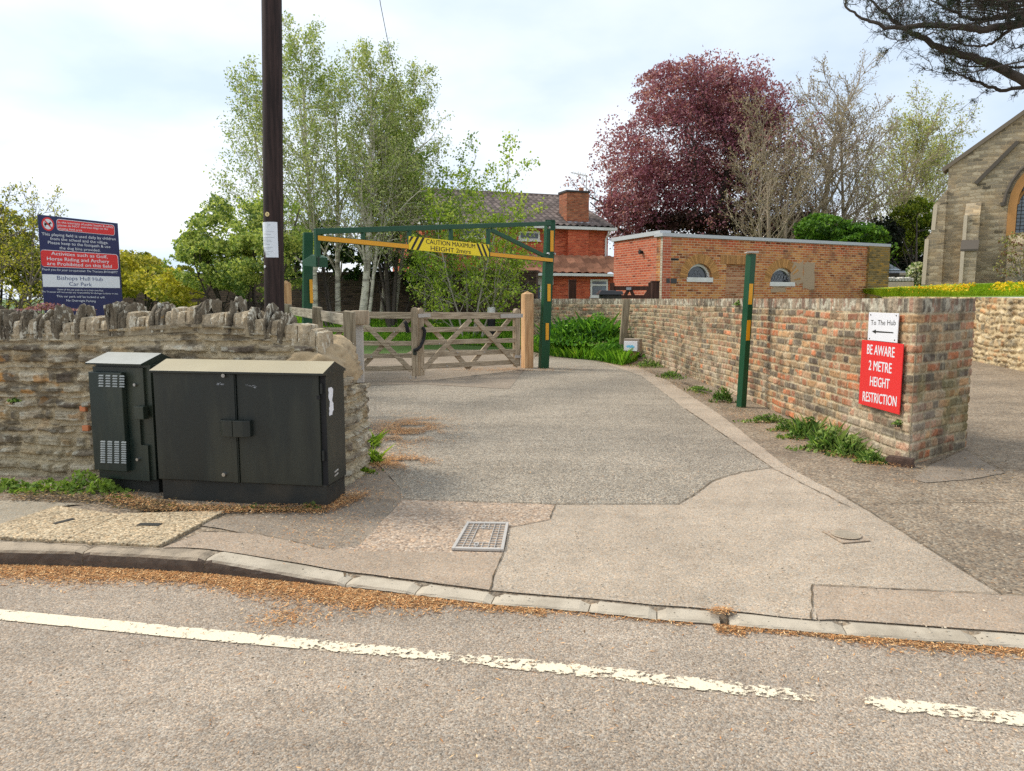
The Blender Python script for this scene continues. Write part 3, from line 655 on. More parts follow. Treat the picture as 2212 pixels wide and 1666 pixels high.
# ------------------------------------------------------------------ masonry: sheets with every stone modelled in relief
def stone_pattern(Sx, T, seed, rows=(0.03, 0.085), lens=(0.06, 0.36), wob=0.022, joint=0.007, relief=0.028, slate=1.0, pal=None, mortar=None, lichen=0.5, round_=0.016):
    rg = np.random.default_rng(seed); H = T.max() + 0.1
    T2 = T + (fbm(Sx * 1.6, T * 2.0, seed, 3) - 0.5) * wob * 4 + (fbm(Sx * 9, T * 9, seed + 3, 3) - 0.5) * wob * 0.9
    S2 = Sx + (fbm(Sx * 7, T * 14, seed + 5, 3) - 0.5) * wob * 1.6
    edges = [T2.min() - 0.01]
    while edges[-1] < T2.max() + 0.01: edges.append(edges[-1] + rg.uniform(*rows))
    edges = np.array(edges); row = np.clip(np.searchsorted(edges, T2) - 1, 0, len(edges) - 2)
    lo = edges[row]; hi = edges[row + 1]; du = np.zeros_like(T2); cid = np.zeros(T2.shape, dtype=np.int64)
    for r in range(len(edges) - 1):
        m = row == r
        if not m.any(): continue
        e = [S2.min() - rg.uniform(0, .2)]; hh = edges[r + 1] - edges[r]
        while e[-1] < S2.max() + 0.3: e.append(e[-1] + rg.uniform(*lens) * (0.7 if hh > rows[1] * .8 else 1))
        e = np.array(e); k = np.searchsorted(e, S2[m]) - 1
        du[m] = np.minimum(S2[m] - e[k], e[k + 1] - S2[m]); cid[m] = r * 997 + k
    dv = np.minimum(T2 - lo, hi - T2)
    z0 = np.zeros_like(T2); rnd = hsh(cid, cid * 0 + 3, seed + 1); rnd2 = hsh(cid, cid * 0 + 7, seed + 2); rnd3 = hsh(cid, cid * 0 + 11, seed + 4)
    d = np.minimum(du, dv * 1.1) - joint * (0.4 + 1.4 * fbm(Sx * 14, T * 14, seed + 8, 2))
    inside = sstep(0, round_, d)
    hgt = inside * relief * (0.35 + 0.65 * rnd)
    strata = fbm(Sx * 5 + rnd2 * 40, T * 75 + rnd2 * 90, seed + 9, 3) - 0.5
    rough = fbm(Sx * 35, T * 45, seed + 10, 3) - 0.5
    hgt = hgt + inside * (strata * 0.014 * slate + rough * 0.012) + (1 - inside) * (rough * 0.008)
    pal = np.array(pal); base = pal[np.minimum((rnd3 * len(pal)).astype(int), len(pal) - 1)]
    base = base * (0.72 + 0.55 * rnd2)[..., None] * (1 + strata * 0.8 * slate)[..., None]
    mo = np.array(mortar) * (0.8 + 0.45 * fbm(Sx * 5, T * 5, seed + 20, 3))[..., None]
    c = mo * (1 - inside[..., None]) + base * inside[..., None]
    if lichen:
        l1 = fbm(Sx * 11, T * 13, seed + 31, 5); l2 = fbm(Sx * 2.0, T * 3.5, seed + 33, 3)
        w_ = sstep(0.60, 0.66, l1 + (rnd - 0.5) * 0.10) * lichen * sstep(0.2, 0.9, inside); c = c * (1 - w_[..., None]) + np.array(S(206, 200, 180)) * w_[..., None]
        o1 = fbm(Sx * 8, T * 16, seed + 41, 4); w_ = sstep(0.60, 0.70, o1) * sstep(0.52, 0.66, l2) * lichen * sstep(0.35, 0.8, T); c = c * (1 - w_[..., None]) + np.array(S(206, 142, 54)) * w_[..., None]
        k1 = fbm(Sx * 7, T * 22, seed + 51, 4); w_ = sstep(0.58, 0.66, k1) * 0.6; c = c * (1 - w_[..., None]) + np.array(S(72, 62, 52)) * w_[..., None]
    if slate > .5:
        lowk = (sstep(.75, .15, T) * sstep(.35, .6, fbm(Sx * 3, T * 6, seed + 60, 3)) * .55)[..., None]; c = c * (1 - lowk) + np.array(S(186, 172, 142)) * lowk
    return hgt, c, inside
def brick_pattern(Sx, T, seed, bh, Ltot, cope=None, pal=None, mortar=None, wear=1.0, end=False):
    """old hand-made bricks laid with stray bonds; courses of height bh; cope = (height, brick width) of the on-edge top course"""
    rg = np.random.default_rng(seed)
    T2 = T + (fbm(Sx * 0.8, T * 0.5, seed, 3) - 0.5) * 0.05 + (fbm(Sx * 12, T * 12, seed + 1, 2) - 0.5) * 0.008
    S2 = Sx + (fbm(Sx * 10, T * 10, seed + 2, 2) - 0.5) * 0.010
    top = T.max() - (cope[0] if cope else 0); incope = (T > top + 0.004 * np.sin(Sx * 3)) if cope else np.zeros(T.shape, bool)
    row = np.floor((T2 - top) / bh).astype(int); lo = top + row * bh; dv = np.minimum(T2 - lo, lo + bh - T2)
    du = np.zeros_like(T); cid = np.zeros(T.shape, dtype=np.int64)
    for r in np.unique(row):
        m = (row == r) & ~incope
        if not m.any(): continue
        e = [-rg.uniform(0, .22)]
        while e[-1] < Ltot + 0.3: e.append(e[-1] + (0.232 if rg.random() < (0.62 if r % 3 else 0.25) else 0.115) * rg.uniform(0.93, 1.06))
        e = np.array(e); k = np.clip(np.searchsorted(e, S2[m]) - 1, 0, len(e) - 2); du[m] = np.minimum(S2[m] - e[k], e[k + 1] - S2[m]); cid[m] = (r + 500) * 997 + k
    if cope:
        e = [-0.05]
        while e[-1] < Ltot + 0.3: e.append(e[-1] + cope[1] * rg.uniform(0.85, 1.2))
        e = np.array(e); m = incope; k = np.clip(np.searchsorted(e, S2[m]) - 1, 0, len(e) - 2); du[m] = np.minimum(S2[m] - e[k], e[k + 1] - S2[m]); cid[m] = 7 + k
        dv = np.where(incope, np.minimum(T - top, T.max() - T + 0.02), dv)
    rnd = hsh(cid, cid * 0 + 3, seed + 1); rnd2 = hsh(cid, cid * 0 + 7, seed + 2); rnd3 = hsh(cid, cid * 0 + 11, seed + 4)
    nz = fbm(Sx * 22, T * 22, seed + 8, 3)
    d = np.minimum(du, dv) - 0.0055 * (0.5 + 1.2 * nz)
    inside = sstep(0, 0.009, d); rough = fbm(Sx * 45, T * 45, seed + 10, 3) - 0.5
    spall = sstep(0.55, 0.68, fbm(Sx * 13, T * 13, seed + 12, 3)) * (rnd2 > 0.6)
    hgt = inside * (0.006 + 0.009 * rnd) + rough * 0.007 - inside * spall * 0.009
    pal = np.array(pal); base = pal[np.minimum((rnd3 * len(pal)).astype(int), len(pal) - 1)] * (0.75 + 0.5 * rnd2)[..., None] * (1 + rough * 0.5)[..., None]
    mo = np.array(mortar) * (0.82 + 0.4 * fbm(Sx * 6, T * 6, seed + 20, 3))[..., None]
    c = mo * (1 - inside[..., None]) + base * inside[..., None]
    return hgt, c, inside, incope
def path_sheet(name, pts, Hfun, zbase, res, pattern, mat, parent, normal_sign=1):
    """relief sheet along a plan polyline pts (dense); Hfun(s) -> height"""
    P = np.array(pts); seg = np.sqrt(((P[1:] - P[:-1]) ** 2).sum(1)); cum = np.concatenate([[0], np.cumsum(seg)]); L_ = cum[-1]
    ns = int(L_ / res) + 1; s = np.linspace(0, L_, ns); X = np.interp(s, cum, P[:, 0]); Y = np.interp(s, cum, P[:, 1])
    tx = np.gradient(X); ty = np.gradient(Y); l = np.hypot(tx, ty); nx, ny = ty / l * normal_sign, -tx / l * normal_sign
    Hs = Hfun(s); nt_ = int(Hs.max() / res) + 1; t = np.linspace(0, 1, nt_)
    Sx = np.repeat(s[:, None], nt_, 1); T = t[None, :] * Hs[:, None]
    out = pattern(Sx, T); hgt, c = out[0], out[1]
    zb = zbase(X, Y)
    V = np.stack([X[:, None] + nx[:, None] * hgt, Y[:, None] + ny[:, None] * hgt, zb[:, None] + T], -1).reshape(-1, 3)
    return obj(name, V, grid_faces(ns, nt_), mat, parent, smooth=True, col=np.clip(c, 0, 1).reshape(-1, 3), uv=False)
def blobstone(mb, c, size, rot, rg, col, n=(3, 4, 5), jag=0.16, taper=0.8, lean=0):
    """an irregular stone: a box of n cells pushed about; size = along, depth, height"""
    nx, ny, nz = n; idx = {}; vs = []
    cr, sr = math.cos(rot), math.sin(rot); f1, f2 = rg.uniform(0, 9), rg.uniform(0, 9)
    def vert(i, j, k):
        key = (i, j, k)
        if key in idx: return idx[key]
        x, y, z = i / nx * 2 - 1, j / ny * 2 - 1, k / nz * 2 - 1
        zz = (z + 1) / 2; tp = 1 - (1 - taper) * zz ** 2 * 1.3
        r = max(abs(x), abs(y), max(z, 0)); ln = math.sqrt(x * x + y * y + max(z, 0) ** 2) + 1e-6; q = 1 - 0.28 * (1 - r / ln) * 1.6
        x *= (tp * .5 + .5) * (q * .35 + .65); y *= tp * q; z = z * (q if z > 0 else 1)
        j_ = jag; x += rg.uniform(-j_, j_) * 0.9; y += rg.uniform(-j_, j_) * 0.5; z += rg.uniform(-j_, j_) * (0.5 if z > -0.9 else 0)
        X, Y, Z = x * size[0] / 2 + lean * zz, y * size[1] / 2, z * size[2] / 2
        vs.append((c[0] + X * cr - Y * sr, c[1] + X * sr + Y * cr, c[2] + Z)); idx[key] = len(vs) - 1; return idx[key]
    fs = []
    for i in range(nx):
        for j in range(ny): fs.append((vert(i, j, nz), vert(i + 1, j, nz), vert(i + 1, j + 1, nz), vert(i, j + 1, nz)))
    for k in range(nz):
        for i in range(nx):
            fs.append((vert(i, 0, k), vert(i + 1, 0, k), vert(i + 1, 0, k + 1), vert(i, 0, k + 1))); fs.append((vert(i + 1, ny, k), vert(i, ny, k), vert(i, ny, k + 1), vert(i + 1, ny, k + 1)))
        for j in range(ny):
            fs.append((vert(0, j + 1, k), vert(0, j, k), vert(0, j, k + 1), vert(0, j + 1, k + 1))); fs.append((vert(nx, j, k), vert(nx, j + 1, k), vert(nx, j + 1, k + 1), vert(nx, j, k + 1)))
    b = len(mb.v); mb.add(vs, fs)
    for i in range(len(vs)):
        mb.c[b + i] = tuple(np.clip(np.array(col(vs[i])), 0, 1))
# ---- left: rubble wall of thin stones with upright coping
lw_a = g(60, 1026); A0 = Vector((-6.6, 6.35)); A1 = Vector((lw_a.x, lw_a.y)); B = g(748, 1053); B = Vector((B.x, B.y)); Cc = g(792, 1010); Cc = Vector((Cc.x, Cc.y))
def arc(p0, p1, p2, n=10): return [tuple(p0.lerp(p1, t / n).lerp(p1.lerp(p2, t / n), t / n)) for t in range(n + 1)]
d1 = (B - A1).normalized(); d2 = (Cc - B).normalized()
front = [tuple(A0.lerp(A1, t / 20)) for t in range(20)] + [tuple(A1.lerp(B - d1 * 0.14, t / 40)) for t in range(40)]
endp = Cc + d2 * 0.05; back = Vector((endp.x - 0.35, endp.y + 0.12))
LWP = front + arc(B - d1 * 0.14, B, B + d2 * 0.14) + [tuple((B + d2 * 0.14).lerp(endp, t / 8)) for t in range(1, 9)] + arc(endp, endp + d2 * 0.06, back, 6)[1:]
LWn = np.array(LWP); LWs = np.concatenate([[0], np.cumsum(np.sqrt(((LWn[1:] - LWn[:-1]) ** 2).sum(1)))])
sB = LWs[20 + 40]   # arc length where the corner starts
# height of the rubble (under the coping), read off along the wall
def lw_zr(px, py): # z of a sight line where it meets the face
    pl = Plane(A1, B); return pl.hit(px, py)
lwpl = Plane((A1.x, A1.y), (B.x, B.y)); sA1 = LWs[20]
hp = [lwpl.hit(x, y) for x, y in ((60, 722), (200, 716), (300, 706), (400, 699), (500, 705), (560, 714), (620, 732), (680, 752), (735, 800))]
lw_s = np.array([0] + [sA1 + u for u, z in hp] + [sB + 0.3, LWs[-1]]); lw_z = np.array([hp[0][1] - 0.05] + [z for u, z in hp] + [hp[-1][1] - 0.13, hp[-1][1] - 0.2])
left_wall = thing('rubble_wall', 'lichened rubble stone wall with upright jagged coping, behind the black cabinets', 'wall', (B.x, B.y, h(B.x, B.y)))
zb = lambda X, Y: np.full_like(X, 0.03)
pal_l = [S(158, 146, 126), S(138, 126, 108), S(172, 158, 134), S(184, 170, 146), S(120, 108, 94), S(176, 152, 116), S(150, 138, 118), S(190, 178, 154)]
path_sheet('rubble_face', LWP, lambda s: np.interp(s, lw_s, lw_z) - 0.03, zb, 0.0065, lambda a, b: stone_pattern(a, b, 21, pal=pal_l, mortar=S(190, 174, 144), lichen=0.7, rows=(0.026, 0.105), lens=(0.08, 0.40), relief=0.048, joint=0.009, round_=0.02, slate=.75), M['rubble'], left_wall)
# core behind the face, and its top bed
core = MB(); n = len(LWP) - 7; topb = []
inner = []
for i in range(n):
    p = Vector(LWP[i]); s = LWs[i]; inner.append((p.x, p.y, float(np.interp(s, lw_s, lw_z))))
off = Vector((-d1.y, d1.x)) * 0.5; 
fr = [(x, y, z) for x, y, z in inner if y < B.y + 0.9]; 
k = 62; fr = inner[:k]; bk = [(x + off.x, y + off.y + 0.0, z) for x, y, z in fr]
V = []; 
for a, b_ in zip(fr, bk): V += [(a[0] + off.x * .01, a[1] + off.y * .02, 0.0), (a[0] + off.x * .01, a[1] + off.y * .02, a[2] - 0.01), (b_[0], b_[1], b_[2] - 0.01), (b_[0], b_[1], 0.0)]
f_ = [tuple(q) for q in grid_faces(k, 4)] + [(0, 1, 2, 3), (4 * k - 1, 4 * k - 2, 4 * k - 3, 4 * k - 4)]
obj('wall_core', V, f_, M['mortar'], left_wall, recalc=True)
# rough mortar hump that rounds off the end of the wall
def hump():
    c0 = Vector((B.x - 0.22, B.y + 0.34)); V = []; nu, nv = 40, 22; rg = np.random.default_rng(8)
    zt = lwpl.hit(715, 738)[1]; zb_ = 0.90; C = []
    for i in range(nu):
        a = 2 * math.pi * i / nu
        for j in range(nv):
            t = j / (nv - 1); r = math.cos(t * math.pi / 2) ** 0.55; z = zb_ + (zt - zb_) * math.sin(t * math.pi / 2) ** 1.05
            nn = float(fbm(np.array(math.cos(a) * 2 + 5), np.array(math.sin(a) * 2 + t * 3), 4, 4)) - 0.5
            n5 = float(fbm(np.array(math.cos(a) * 7 + 9), np.array(math.sin(a) * 7 + t * 9), 14, 3)) - .5; rr = r * (1 + nn * 0.75 + n5 * .22); ex = 0.30; ey = 0.36
            V.append((c0.x + math.cos(a) * ex * rr, c0.y + math.sin(a) * ey * rr, z + nn * 0.12))
    F = [(i * nv + j, ((i + 1) % nu) * nv + j, ((i + 1) % nu) * nv + j + 1, i * nv + j + 1) for i in range(nu) for j in range(nv - 1)]
    obj('mortar_hump', V, F, M['render_cap'], left_wall, smooth=True, recalc=True)
hump()
cop = MB(); rng = random.Random(31)
def copecol(kind, seed):
    r = random.Random(seed); k = r.uniform(0.8, 1.15); base = np.array(S(108, 98, 84) if kind else S(146, 132, 108)) * k
    def f(v):
        n1_ = float(fbm(np.array(v[0] * 16 + seed), np.array(v[2] * 18 + v[1] * 9), 77, 3)); 
        c = base * (0.7 + 0.6 * n1_)
        if n1_ > 0.66: c = np.array(S(206, 200, 182)) * 0.9
        elif n1_ < 0.28: c = np.array(S(78, 70, 60))
        return c
    return f
def slab(mb, c, a, th, dep, hh, rg):
    """upright broken slab: irregular tombstone outline across the wall, th thick along it"""
    n_ = 13; out_ = []; skew = rg.uniform(-.18, .18); pk = rg.uniform(.3, .7)
    for k in range(n_):
        t = k / (n_ - 1); yy = (t - .5) * dep; zz = hh * (1 - abs((t - pk) / max(pk, 1 - pk)) ** rg.uniform(2.2, 4.0) * rg.uniform(.45, .75)) * rg.uniform(.93, 1.04)
        out_.append((yy * rg.uniform(.95, 1.03) + skew * zz * .3, max(zz, hh * .25)))
    prof = [(-.5 * dep * .96, -.03)] + out_ + [(.5 * dep * .96, -.03)]; m_ = len(prof); V = []; tl = rg.uniform(-.12, .12)
    for lay, sc_ in ((-.5, .90), (-.38, 1.0), (.0, 1.02), (.38, 1.0), (.5, .90)):
        cz_ = hh * .4
        for y_, z_ in prof:
            j1 = rg.uniform(-.05, .05) * th; yy, zz = y_ * sc_ + rg.uniform(-.004, .004), cz_ + (z_ - cz_) * sc_ + rg.uniform(-.004, .004); xx = lay * th * (1.15 - .35 * max(zz, 0) / hh) + j1 + tl * zz
            V.append((c[0] + xx * math.cos(a) - yy * math.sin(a), c[1] + xx * math.sin(a) + yy * math.cos(a), c[2] + zz))
    F = [(l * m_ + k, l * m_ + k + 1, (l + 1) * m_ + k + 1, (l + 1) * m_ + k) for l in range(4) for k in range(m_ - 1)]
    for base_, rev in ((0, True), (4 * m_, False)):
        b0 = len(V); V.append(tuple(sum(V[base_ + k][q] for k in range(m_)) / m_ + (rg.uniform(-.004, .004)) for q in range(3)))
        F += [((b0, base_ + k + 1, base_ + k) if rev else (b0, base_ + k, base_ + k + 1)) for k in range(m_ - 1)]
    mb.add(V, F)
cop2 = MB(); s = 0.4; i = 0
while s < sB - 0.02:
    tall = rng.random() < 0.5; w_ = rng.uniform(0.016, 0.036) if tall else rng.uniform(0.04, 0.085)
    x = np.interp(s + w_ / 2, LWs, LWn[:, 0]); y = np.interp(s + w_ / 2, LWs, LWn[:, 1]); z = float(np.interp(s, lw_s, lw_z))
    x2 = np.interp(s + 0.1, LWs, LWn[:, 0]); y2 = np.interp(s + 0.1, LWs, LWn[:, 1]); a = math.atan2(y2 - y, x2 - x)
    if tall:
        dep = rng.uniform(.20, .29); slab(cop, (x - math.sin(a) * (dep / 2 - .02), y + math.cos(a) * (dep / 2 - .02), z - .02), a + rng.uniform(-.1, .1), w_, dep, rng.uniform(.15, .24), rng)
    else:
        dep = rng.uniform(.26, .34); hh = rng.uniform(.09, .15); blobstone(cop2, (x - math.sin(a) * (dep / 2 - .01), y + math.cos(a) * (dep / 2 - .01), z + hh / 2 - .03), (w_ * 1.05, dep, hh + .04), a + rng.uniform(-.06, .06), rng, lambda v: (1, 1, 1), (2, 4, 3), 0.07, 0.94)
    s += w_ * rng.uniform(0.95, 1.12); i += 1
cop.build('coping', M['cope_slab'], left_wall); cop2.build('coping', M['cope_block'], left_wall)
bed = MB()
V = []
for i_, s in enumerate(np.linspace(0.3, sB - 0.02, 90)):
    x = np.interp(s, LWs, LWn[:, 0]); y = np.interp(s, LWs, LWn[:, 1]); z = float(np.interp(s, lw_s, lw_z)); j = rng.uniform(-.008, .008)
    V += [(x, y - 0.012, z - 0.06), (x, y + 0.006 + j, z + 0.004 + j), (x, y + 0.16, z + 0.075 + j * 2), (x, y + 0.34, z + 0.05), (x, y + 0.46, z - 0.04)]
obj('mortar_bed', V, grid_faces(90, 5), M['mortar'], left_wall, smooth=True)
# two stray brick bits set in the rubble
for (px, py, sx) in ((184, 882, 0.05), (190, 924, 0.055)):
    u, z = lwpl.hit(px, py); b_ = MB(); b_.pbox(lwpl, u - sx / 2, u + sx / 2, z - 0.022, z + 0.022, 0.0, 0.034); b_.build('brick_piece', m_plain('brick_piece', S(206, 130, 88), 0.9, var=0.1), left_wall, bevel=0.006)
# ---- right: long old brick wall with an on-edge coping, its thick end towards the road
W0 = g(1962, 1004); W1v = g(2084, 968); Wfar = g(1384, 772)
W0 = Vector((W0.x, W0.y)); W1 = Vector((W1v.x, W1v.y)); WF = Vector((Wfar.x, Wfar.y))
# the front face is seen far end first
rwall = thing('brick_wall', 'long weathered brick wall with on-edge coping, carrying the red and white signs', 'wall', (W0.x, W0.y, h(W0.x, W0.y)))
rpl = Plane((WF.x, WF.y), (W0.x, W0.y))
pal_r = [S(172, 122, 90), S(182, 120, 86), S(164, 138, 106), S(138, 120, 98), S(190, 150, 108), S(154, 108, 84), S(120, 108, 92), S(178, 148, 114), S(198, 126, 86), S(106, 92, 80), S(174, 140, 108)]
pal_far = [S(150, 136, 112), S(134, 118, 98), S(122, 114, 98), S(164, 144, 116), S(150, 120, 98), S(112, 106, 92)]
Lr = rpl.L; Lend = (W1 - W0).length + .3; farpt = Vector((x_at(1130, 20.0), 20.3)); fardir = (WF - farpt)
turn = [tuple(farpt.lerp(WF - fardir.normalized() * 0.9, t / 30)) for t in range(30)] + arc(WF - fardir.normalized() * 0.9, WF, WF + (W0 - WF).normalized() * 0.9, 10)
RWP = turn + [tuple((WF + (W0 - WF).normalized() * 0.9).lerp(W0, t / 60)) for t in range(1, 61)]
RWP = RWP[:-1] + arc(W0 + (WF - W0).normalized() * .03, W0, W0.lerp(W1, .03), 4) + [tuple(W0.lerp(W1, t)) for t in np.linspace(.1, 1.0, 9)] + [(W1.x - .02, W1.y + .06), (W1.x - .06, W1.y + .3)]
TOPZ = 1.505
def rw_pat(a, b):
    hg, c, ins, cp = brick_pattern(a, b, 5, 0.083, a.max(), cope=(0.125, 0.082), pal=pal_r, mortar=S(184, 166, 134))
    s1 = a.max() - Lend; far = sstep(s1 - 2.5, s1 - 7.5, a)[..., None]
    hg2, c2, _, _ = brick_pattern(a, b, 6, 0.083, a.max(), cope=(0.125, 0.082), pal=pal_far, mortar=S(172, 160, 128))
    k = (fbm(a * 1.1, b * 1.3, 61, 4) > 0.62 - 0.35 * far[..., 0])
    c = np.where((hsh(np.floor(a / 0.23), np.floor(b / 0.083), 3) < far[..., 0] * 0.85)[..., None], c * 0.35 + c2 * 0.65, c)
    # pale lime bloom near the foot, grey-green growth and pale lichen on the coping, dark streaks
    lime = sstep(0.5, 0.62, fbm(a * 1.7, b * 2.2, 71, 5)) * sstep(0.9, 0.05, b) * 0.5; c = c * (1 - lime[..., None]) + np.array(S(206, 190, 166)) * lime[..., None]
    li = sstep(0.54, 0.64, fbm(a * 17, b * 9, 73, 4)) * np.where(cp, 0.8, 0.25); c = c * (1 - li[..., None]) + np.array(S(206, 198, 172)) * li[..., None]
    cg = np.where(cp, 0.55, 0.0)[..., None]; c = c * (1 - cg) + c.mean(-1, keepdims=True) * np.array([1.06, 1.0, 0.82]) * cg
    dk = sstep(0.56, 0.68, fbm(a * 4, b * 7, 75, 4)) * 0.55; c = c * (1 - dk[..., None]) + np.array(S(84, 76, 62)) * dk[..., None]
    en = sstep(s1 + .02, s1 + .12, a)[..., None]; gm = (sstep(0.52, 0.62, fbm(a * 3, b * 3, 81, 4)) * 0.35 * sstep(0.9, 0.4, np.abs(b - 0.5) * 2))[..., None] * en; c = c * (1 - .22 * en); c = c * (1 - gm) + np.array(S(128, 120, 66)) * gm  # end face darkened in colour as if turned from the light, olive blotches
    return hg, c
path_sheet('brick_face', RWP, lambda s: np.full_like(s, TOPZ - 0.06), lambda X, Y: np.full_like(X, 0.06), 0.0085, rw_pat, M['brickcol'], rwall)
epl = Plane((W0.x, W0.y), (W1.x, W1.y))
rb = MB(); th = 0.36
nrm = Vector((rpl.d.y, -rpl.d.x)); q0 = W0; q1 = W1; q2 = W1 - rpl.d * 0.62; q2b = W0 - rpl.d * 0.62 - nrm * th; q3 = WF - nrm * th; q4 = WF
for poly in ([q0, q1, q2, W0 - rpl.d * 0.62], [W0 - rpl.d * 0.62, q2b, q3, q4], [q4, q3, farpt + Vector((0.1, 0.5)), farpt]):
    e_ = 0.004; n_ = len(poly); cc = sum(poly, Vector((0, 0))) / n_; pp = [p.lerp(cc, 0.003) for p in poly]
    rb.add([(p.x, p.y, 0.0) for p in pp] + [(p.x, p.y, TOPZ - 0.006) for p in pp], [tuple(range(n_ - 1, -1, -1)), tuple(range(n_, 2 * n_))] + [(i, (i + 1) % n_, n_ + (i + 1) % n_, n_ + i) for i in range(n_)])
rb.build('wall_core', M['mortar'], rwall)
cb = MB(); rg_ = random.Random(6)
b_ = MB(); pb = W0 + Vector((-0.02, -0.03)); blobstone(cb, (W0.x - 0.08, W0.y - 0.02, h(W0.x, W0.y) + 0.035), (0.21, 0.10, 0.08), math.atan2(rpl.d.y, rpl.d.x) + 0.8, rg_, lambda v: np.array(S(84, 66, 56)) * rg_.uniform(.8, 1.2), (4, 3, 3), 0.07, 0.95)
cb.build('loose_brick', M['brickcol'], rwall, col=True)
# ---- right background: rubble retaining wall of the churchyard
C1 = g(2212, 802); C0 = g(2090, 776)
c0 = Vector((C0.x, C0.y)); c1 = Vector((C1.x, C1.y)); cd = (c1 - c0).normalized()
cA = Vector((x_at(1906, 24.2), 24.2)); cEnd = c1 + cd * 6
cw = thing('churchyard_wall', 'pale rubble retaining wall below the churchyard lawn, right of the brick wall end', 'wall', (c0.x, c0.y, 0.2))
cpts = [tuple(cA.lerp(c0, t / 30)) for t in range(30)] + [tuple(c0.lerp(cEnd, t / 30)) for t in range(31)]
path_sheet('rubble_face', cpts, lambda s: np.interp(s, [0, (c0 - cA).length, (c0 - cA).length + 10], [1.42, 1.38, 1.32]), lambda X, Y: np.full_like(X, 0.16), 0.02, lambda a, b: stone_pattern(a, b, 51, rows=(0.07, 0.19), lens=(0.09, 0.32), joint=0.012, relief=0.05, slate=0.2, wob=0.05, pal=[S(196, 174, 136), S(176, 152, 116), S(206, 186, 150), S(186, 140, 96), S(160, 146, 120), S(150, 124, 90)], mortar=S(196, 176, 138), lichen=0.25, round_=0.03), M['stone'], cw)
CWN = Vector((cd.y, -cd.x))
# churchyard lawn: rises behind that wall
cb2 = cA + Vector((0.0, 0.0)); LZ0 = 1.56
def lawn_z(x, y):
    p = Vector((x, y)); dd = min(abs((p - c0).dot(Vector((-cd.y, cd.x)))), 40); return LZ0 + min(dd, 14) * 0.035
lawn = []
nrm2 = Vector((-cd.y, cd.x)); nrm2 = nrm2 if nrm2.y > 0 else -nrm2
cA_d = (c0 - cA).normalized(); nA = Vector((-cA_d.y, cA_d.x)); nA = nA if nA.y > 0 else -nA
cols = []
for t in np.linspace(0, 1, 25): cols.append((cA.lerp(c0, t), nA.lerp(nrm2, t)))
for t in np.linspace(0, 1, 25)[1:]: cols.append((c0.lerp(cEnd, t), nrm2))
V = []; rowsd = [0.01, 0.3, 0.8, 1.6, 3, 5, 8, 12, 18, 30]
for p, nn in cols:
    nn = Vector((0.25, 1)).normalized()
    for d in rowsd: q = p + nn * d; V.append((q.x, q.y, 1.58 - 0.04 * (d < 0.1) + .32 * (1 - math.exp(-d / 5)) ))
tag(obj('lawn', V, grid_faces(len(cols), len(rowsd)), M['lawn']), kind='structure')
LAWNCOLS = cols
# ---- dark brick wall behind the birches
M['brick_dark'] = m_brick('dark_old_brick', S(84, 66, 58), S(110, 88, 74), S(74, 66, 56), S(96, 78, 66), stain=S(52, 44, 38), stain_amt=0.6, distort=0.02)
dwl = thing('dark_brick_wall', 'dark tall brick wall running behind the birches and the gate', 'wall', (-4, 23, 0.2))
b_ = MB(); dp = Plane((x_at(600, 24.2), 24.4), (x_at(1150, 23), 22.6)); b_.pbox(dp, -6, dp.L + 0.1, 0, 2.28, -0.35, 0.0); b_.build('wall_face', M['brick_dark'], dwl)
b_ = MB(); b_.pbox(dp, -6.03, dp.L + 0.13, 2.28, 2.36, -0.38, 0.03); b_.build('coping', M['brick_dark'], dwl)
# ------------------------------------------------------------------ lettering
_dg = None
def text_geo(s, bold=0.0, shear=0.0, spacing=1.0):
    cu = bpy.data.curves.new('lettering', 'FONT'); cu.body = s; cu.size = 1.0; cu.offset = bold; cu.shear = shear; cu.space_character = spacing
    cu.resolution_u = 3; o = bpy.data.objects.new('lettering', cu); COL.objects.link(o)
    dg = bpy.context.evaluated_depsgraph_get(); dg.update(); me = o.evaluated_get(dg).to_mesh()
    v = [tuple(q.co) for q in me.vertices]; f = [tuple(p.vertices) for p in me.polygons]; o.evaluated_get(dg).to_mesh_clear()
    bpy.data.objects.remove(o); bpy.data.curves.remove(cu); return v, f
CAPH = None
def put_text(mb, pl, s, a, b, cap, d, bold=0.0, shear=0.0):
    """writes s on plane pl from baseline pixel a to baseline pixel b, capital height cap pixels, standing d out of it"""
    global CAPH
    if CAPH is None: CAPH = max(q[1] for q in text_geo('H')[0])
    v, f = text_geo(s, 0.0, shear); x0 = min(q[0] for q in v); x1 = max(q[0] for q in v)
    bo_ = bold; u0, z0 = pl.hit(a[0], a[1], d); u1, z1 = pl.hit(b[0], b[1], d); mu, mz = pl.hit((a[0] + b[0]) / 2, (a[1] + b[1]) / 2 - cap, d)
    hh = mz - (z0 + z1) / 2; kx = (u1 - u0) / (x1 - x0); ky = hh / CAPH; sl = (z1 - z0) / (u1 - u0)
    for i_, (dx_, dy_) in enumerate(((0, 0), (1, .4), (-1, -.4)) if bo_ else ((0, 0),)): mb.add([pl.P(u0 + (q[0] - x0 + dx_ * bo_) * kx, z0 + (q[0] - x0) * kx * sl + (q[1] + dy_ * bo_) * ky, d + i_ * .00015) for q in v], f)
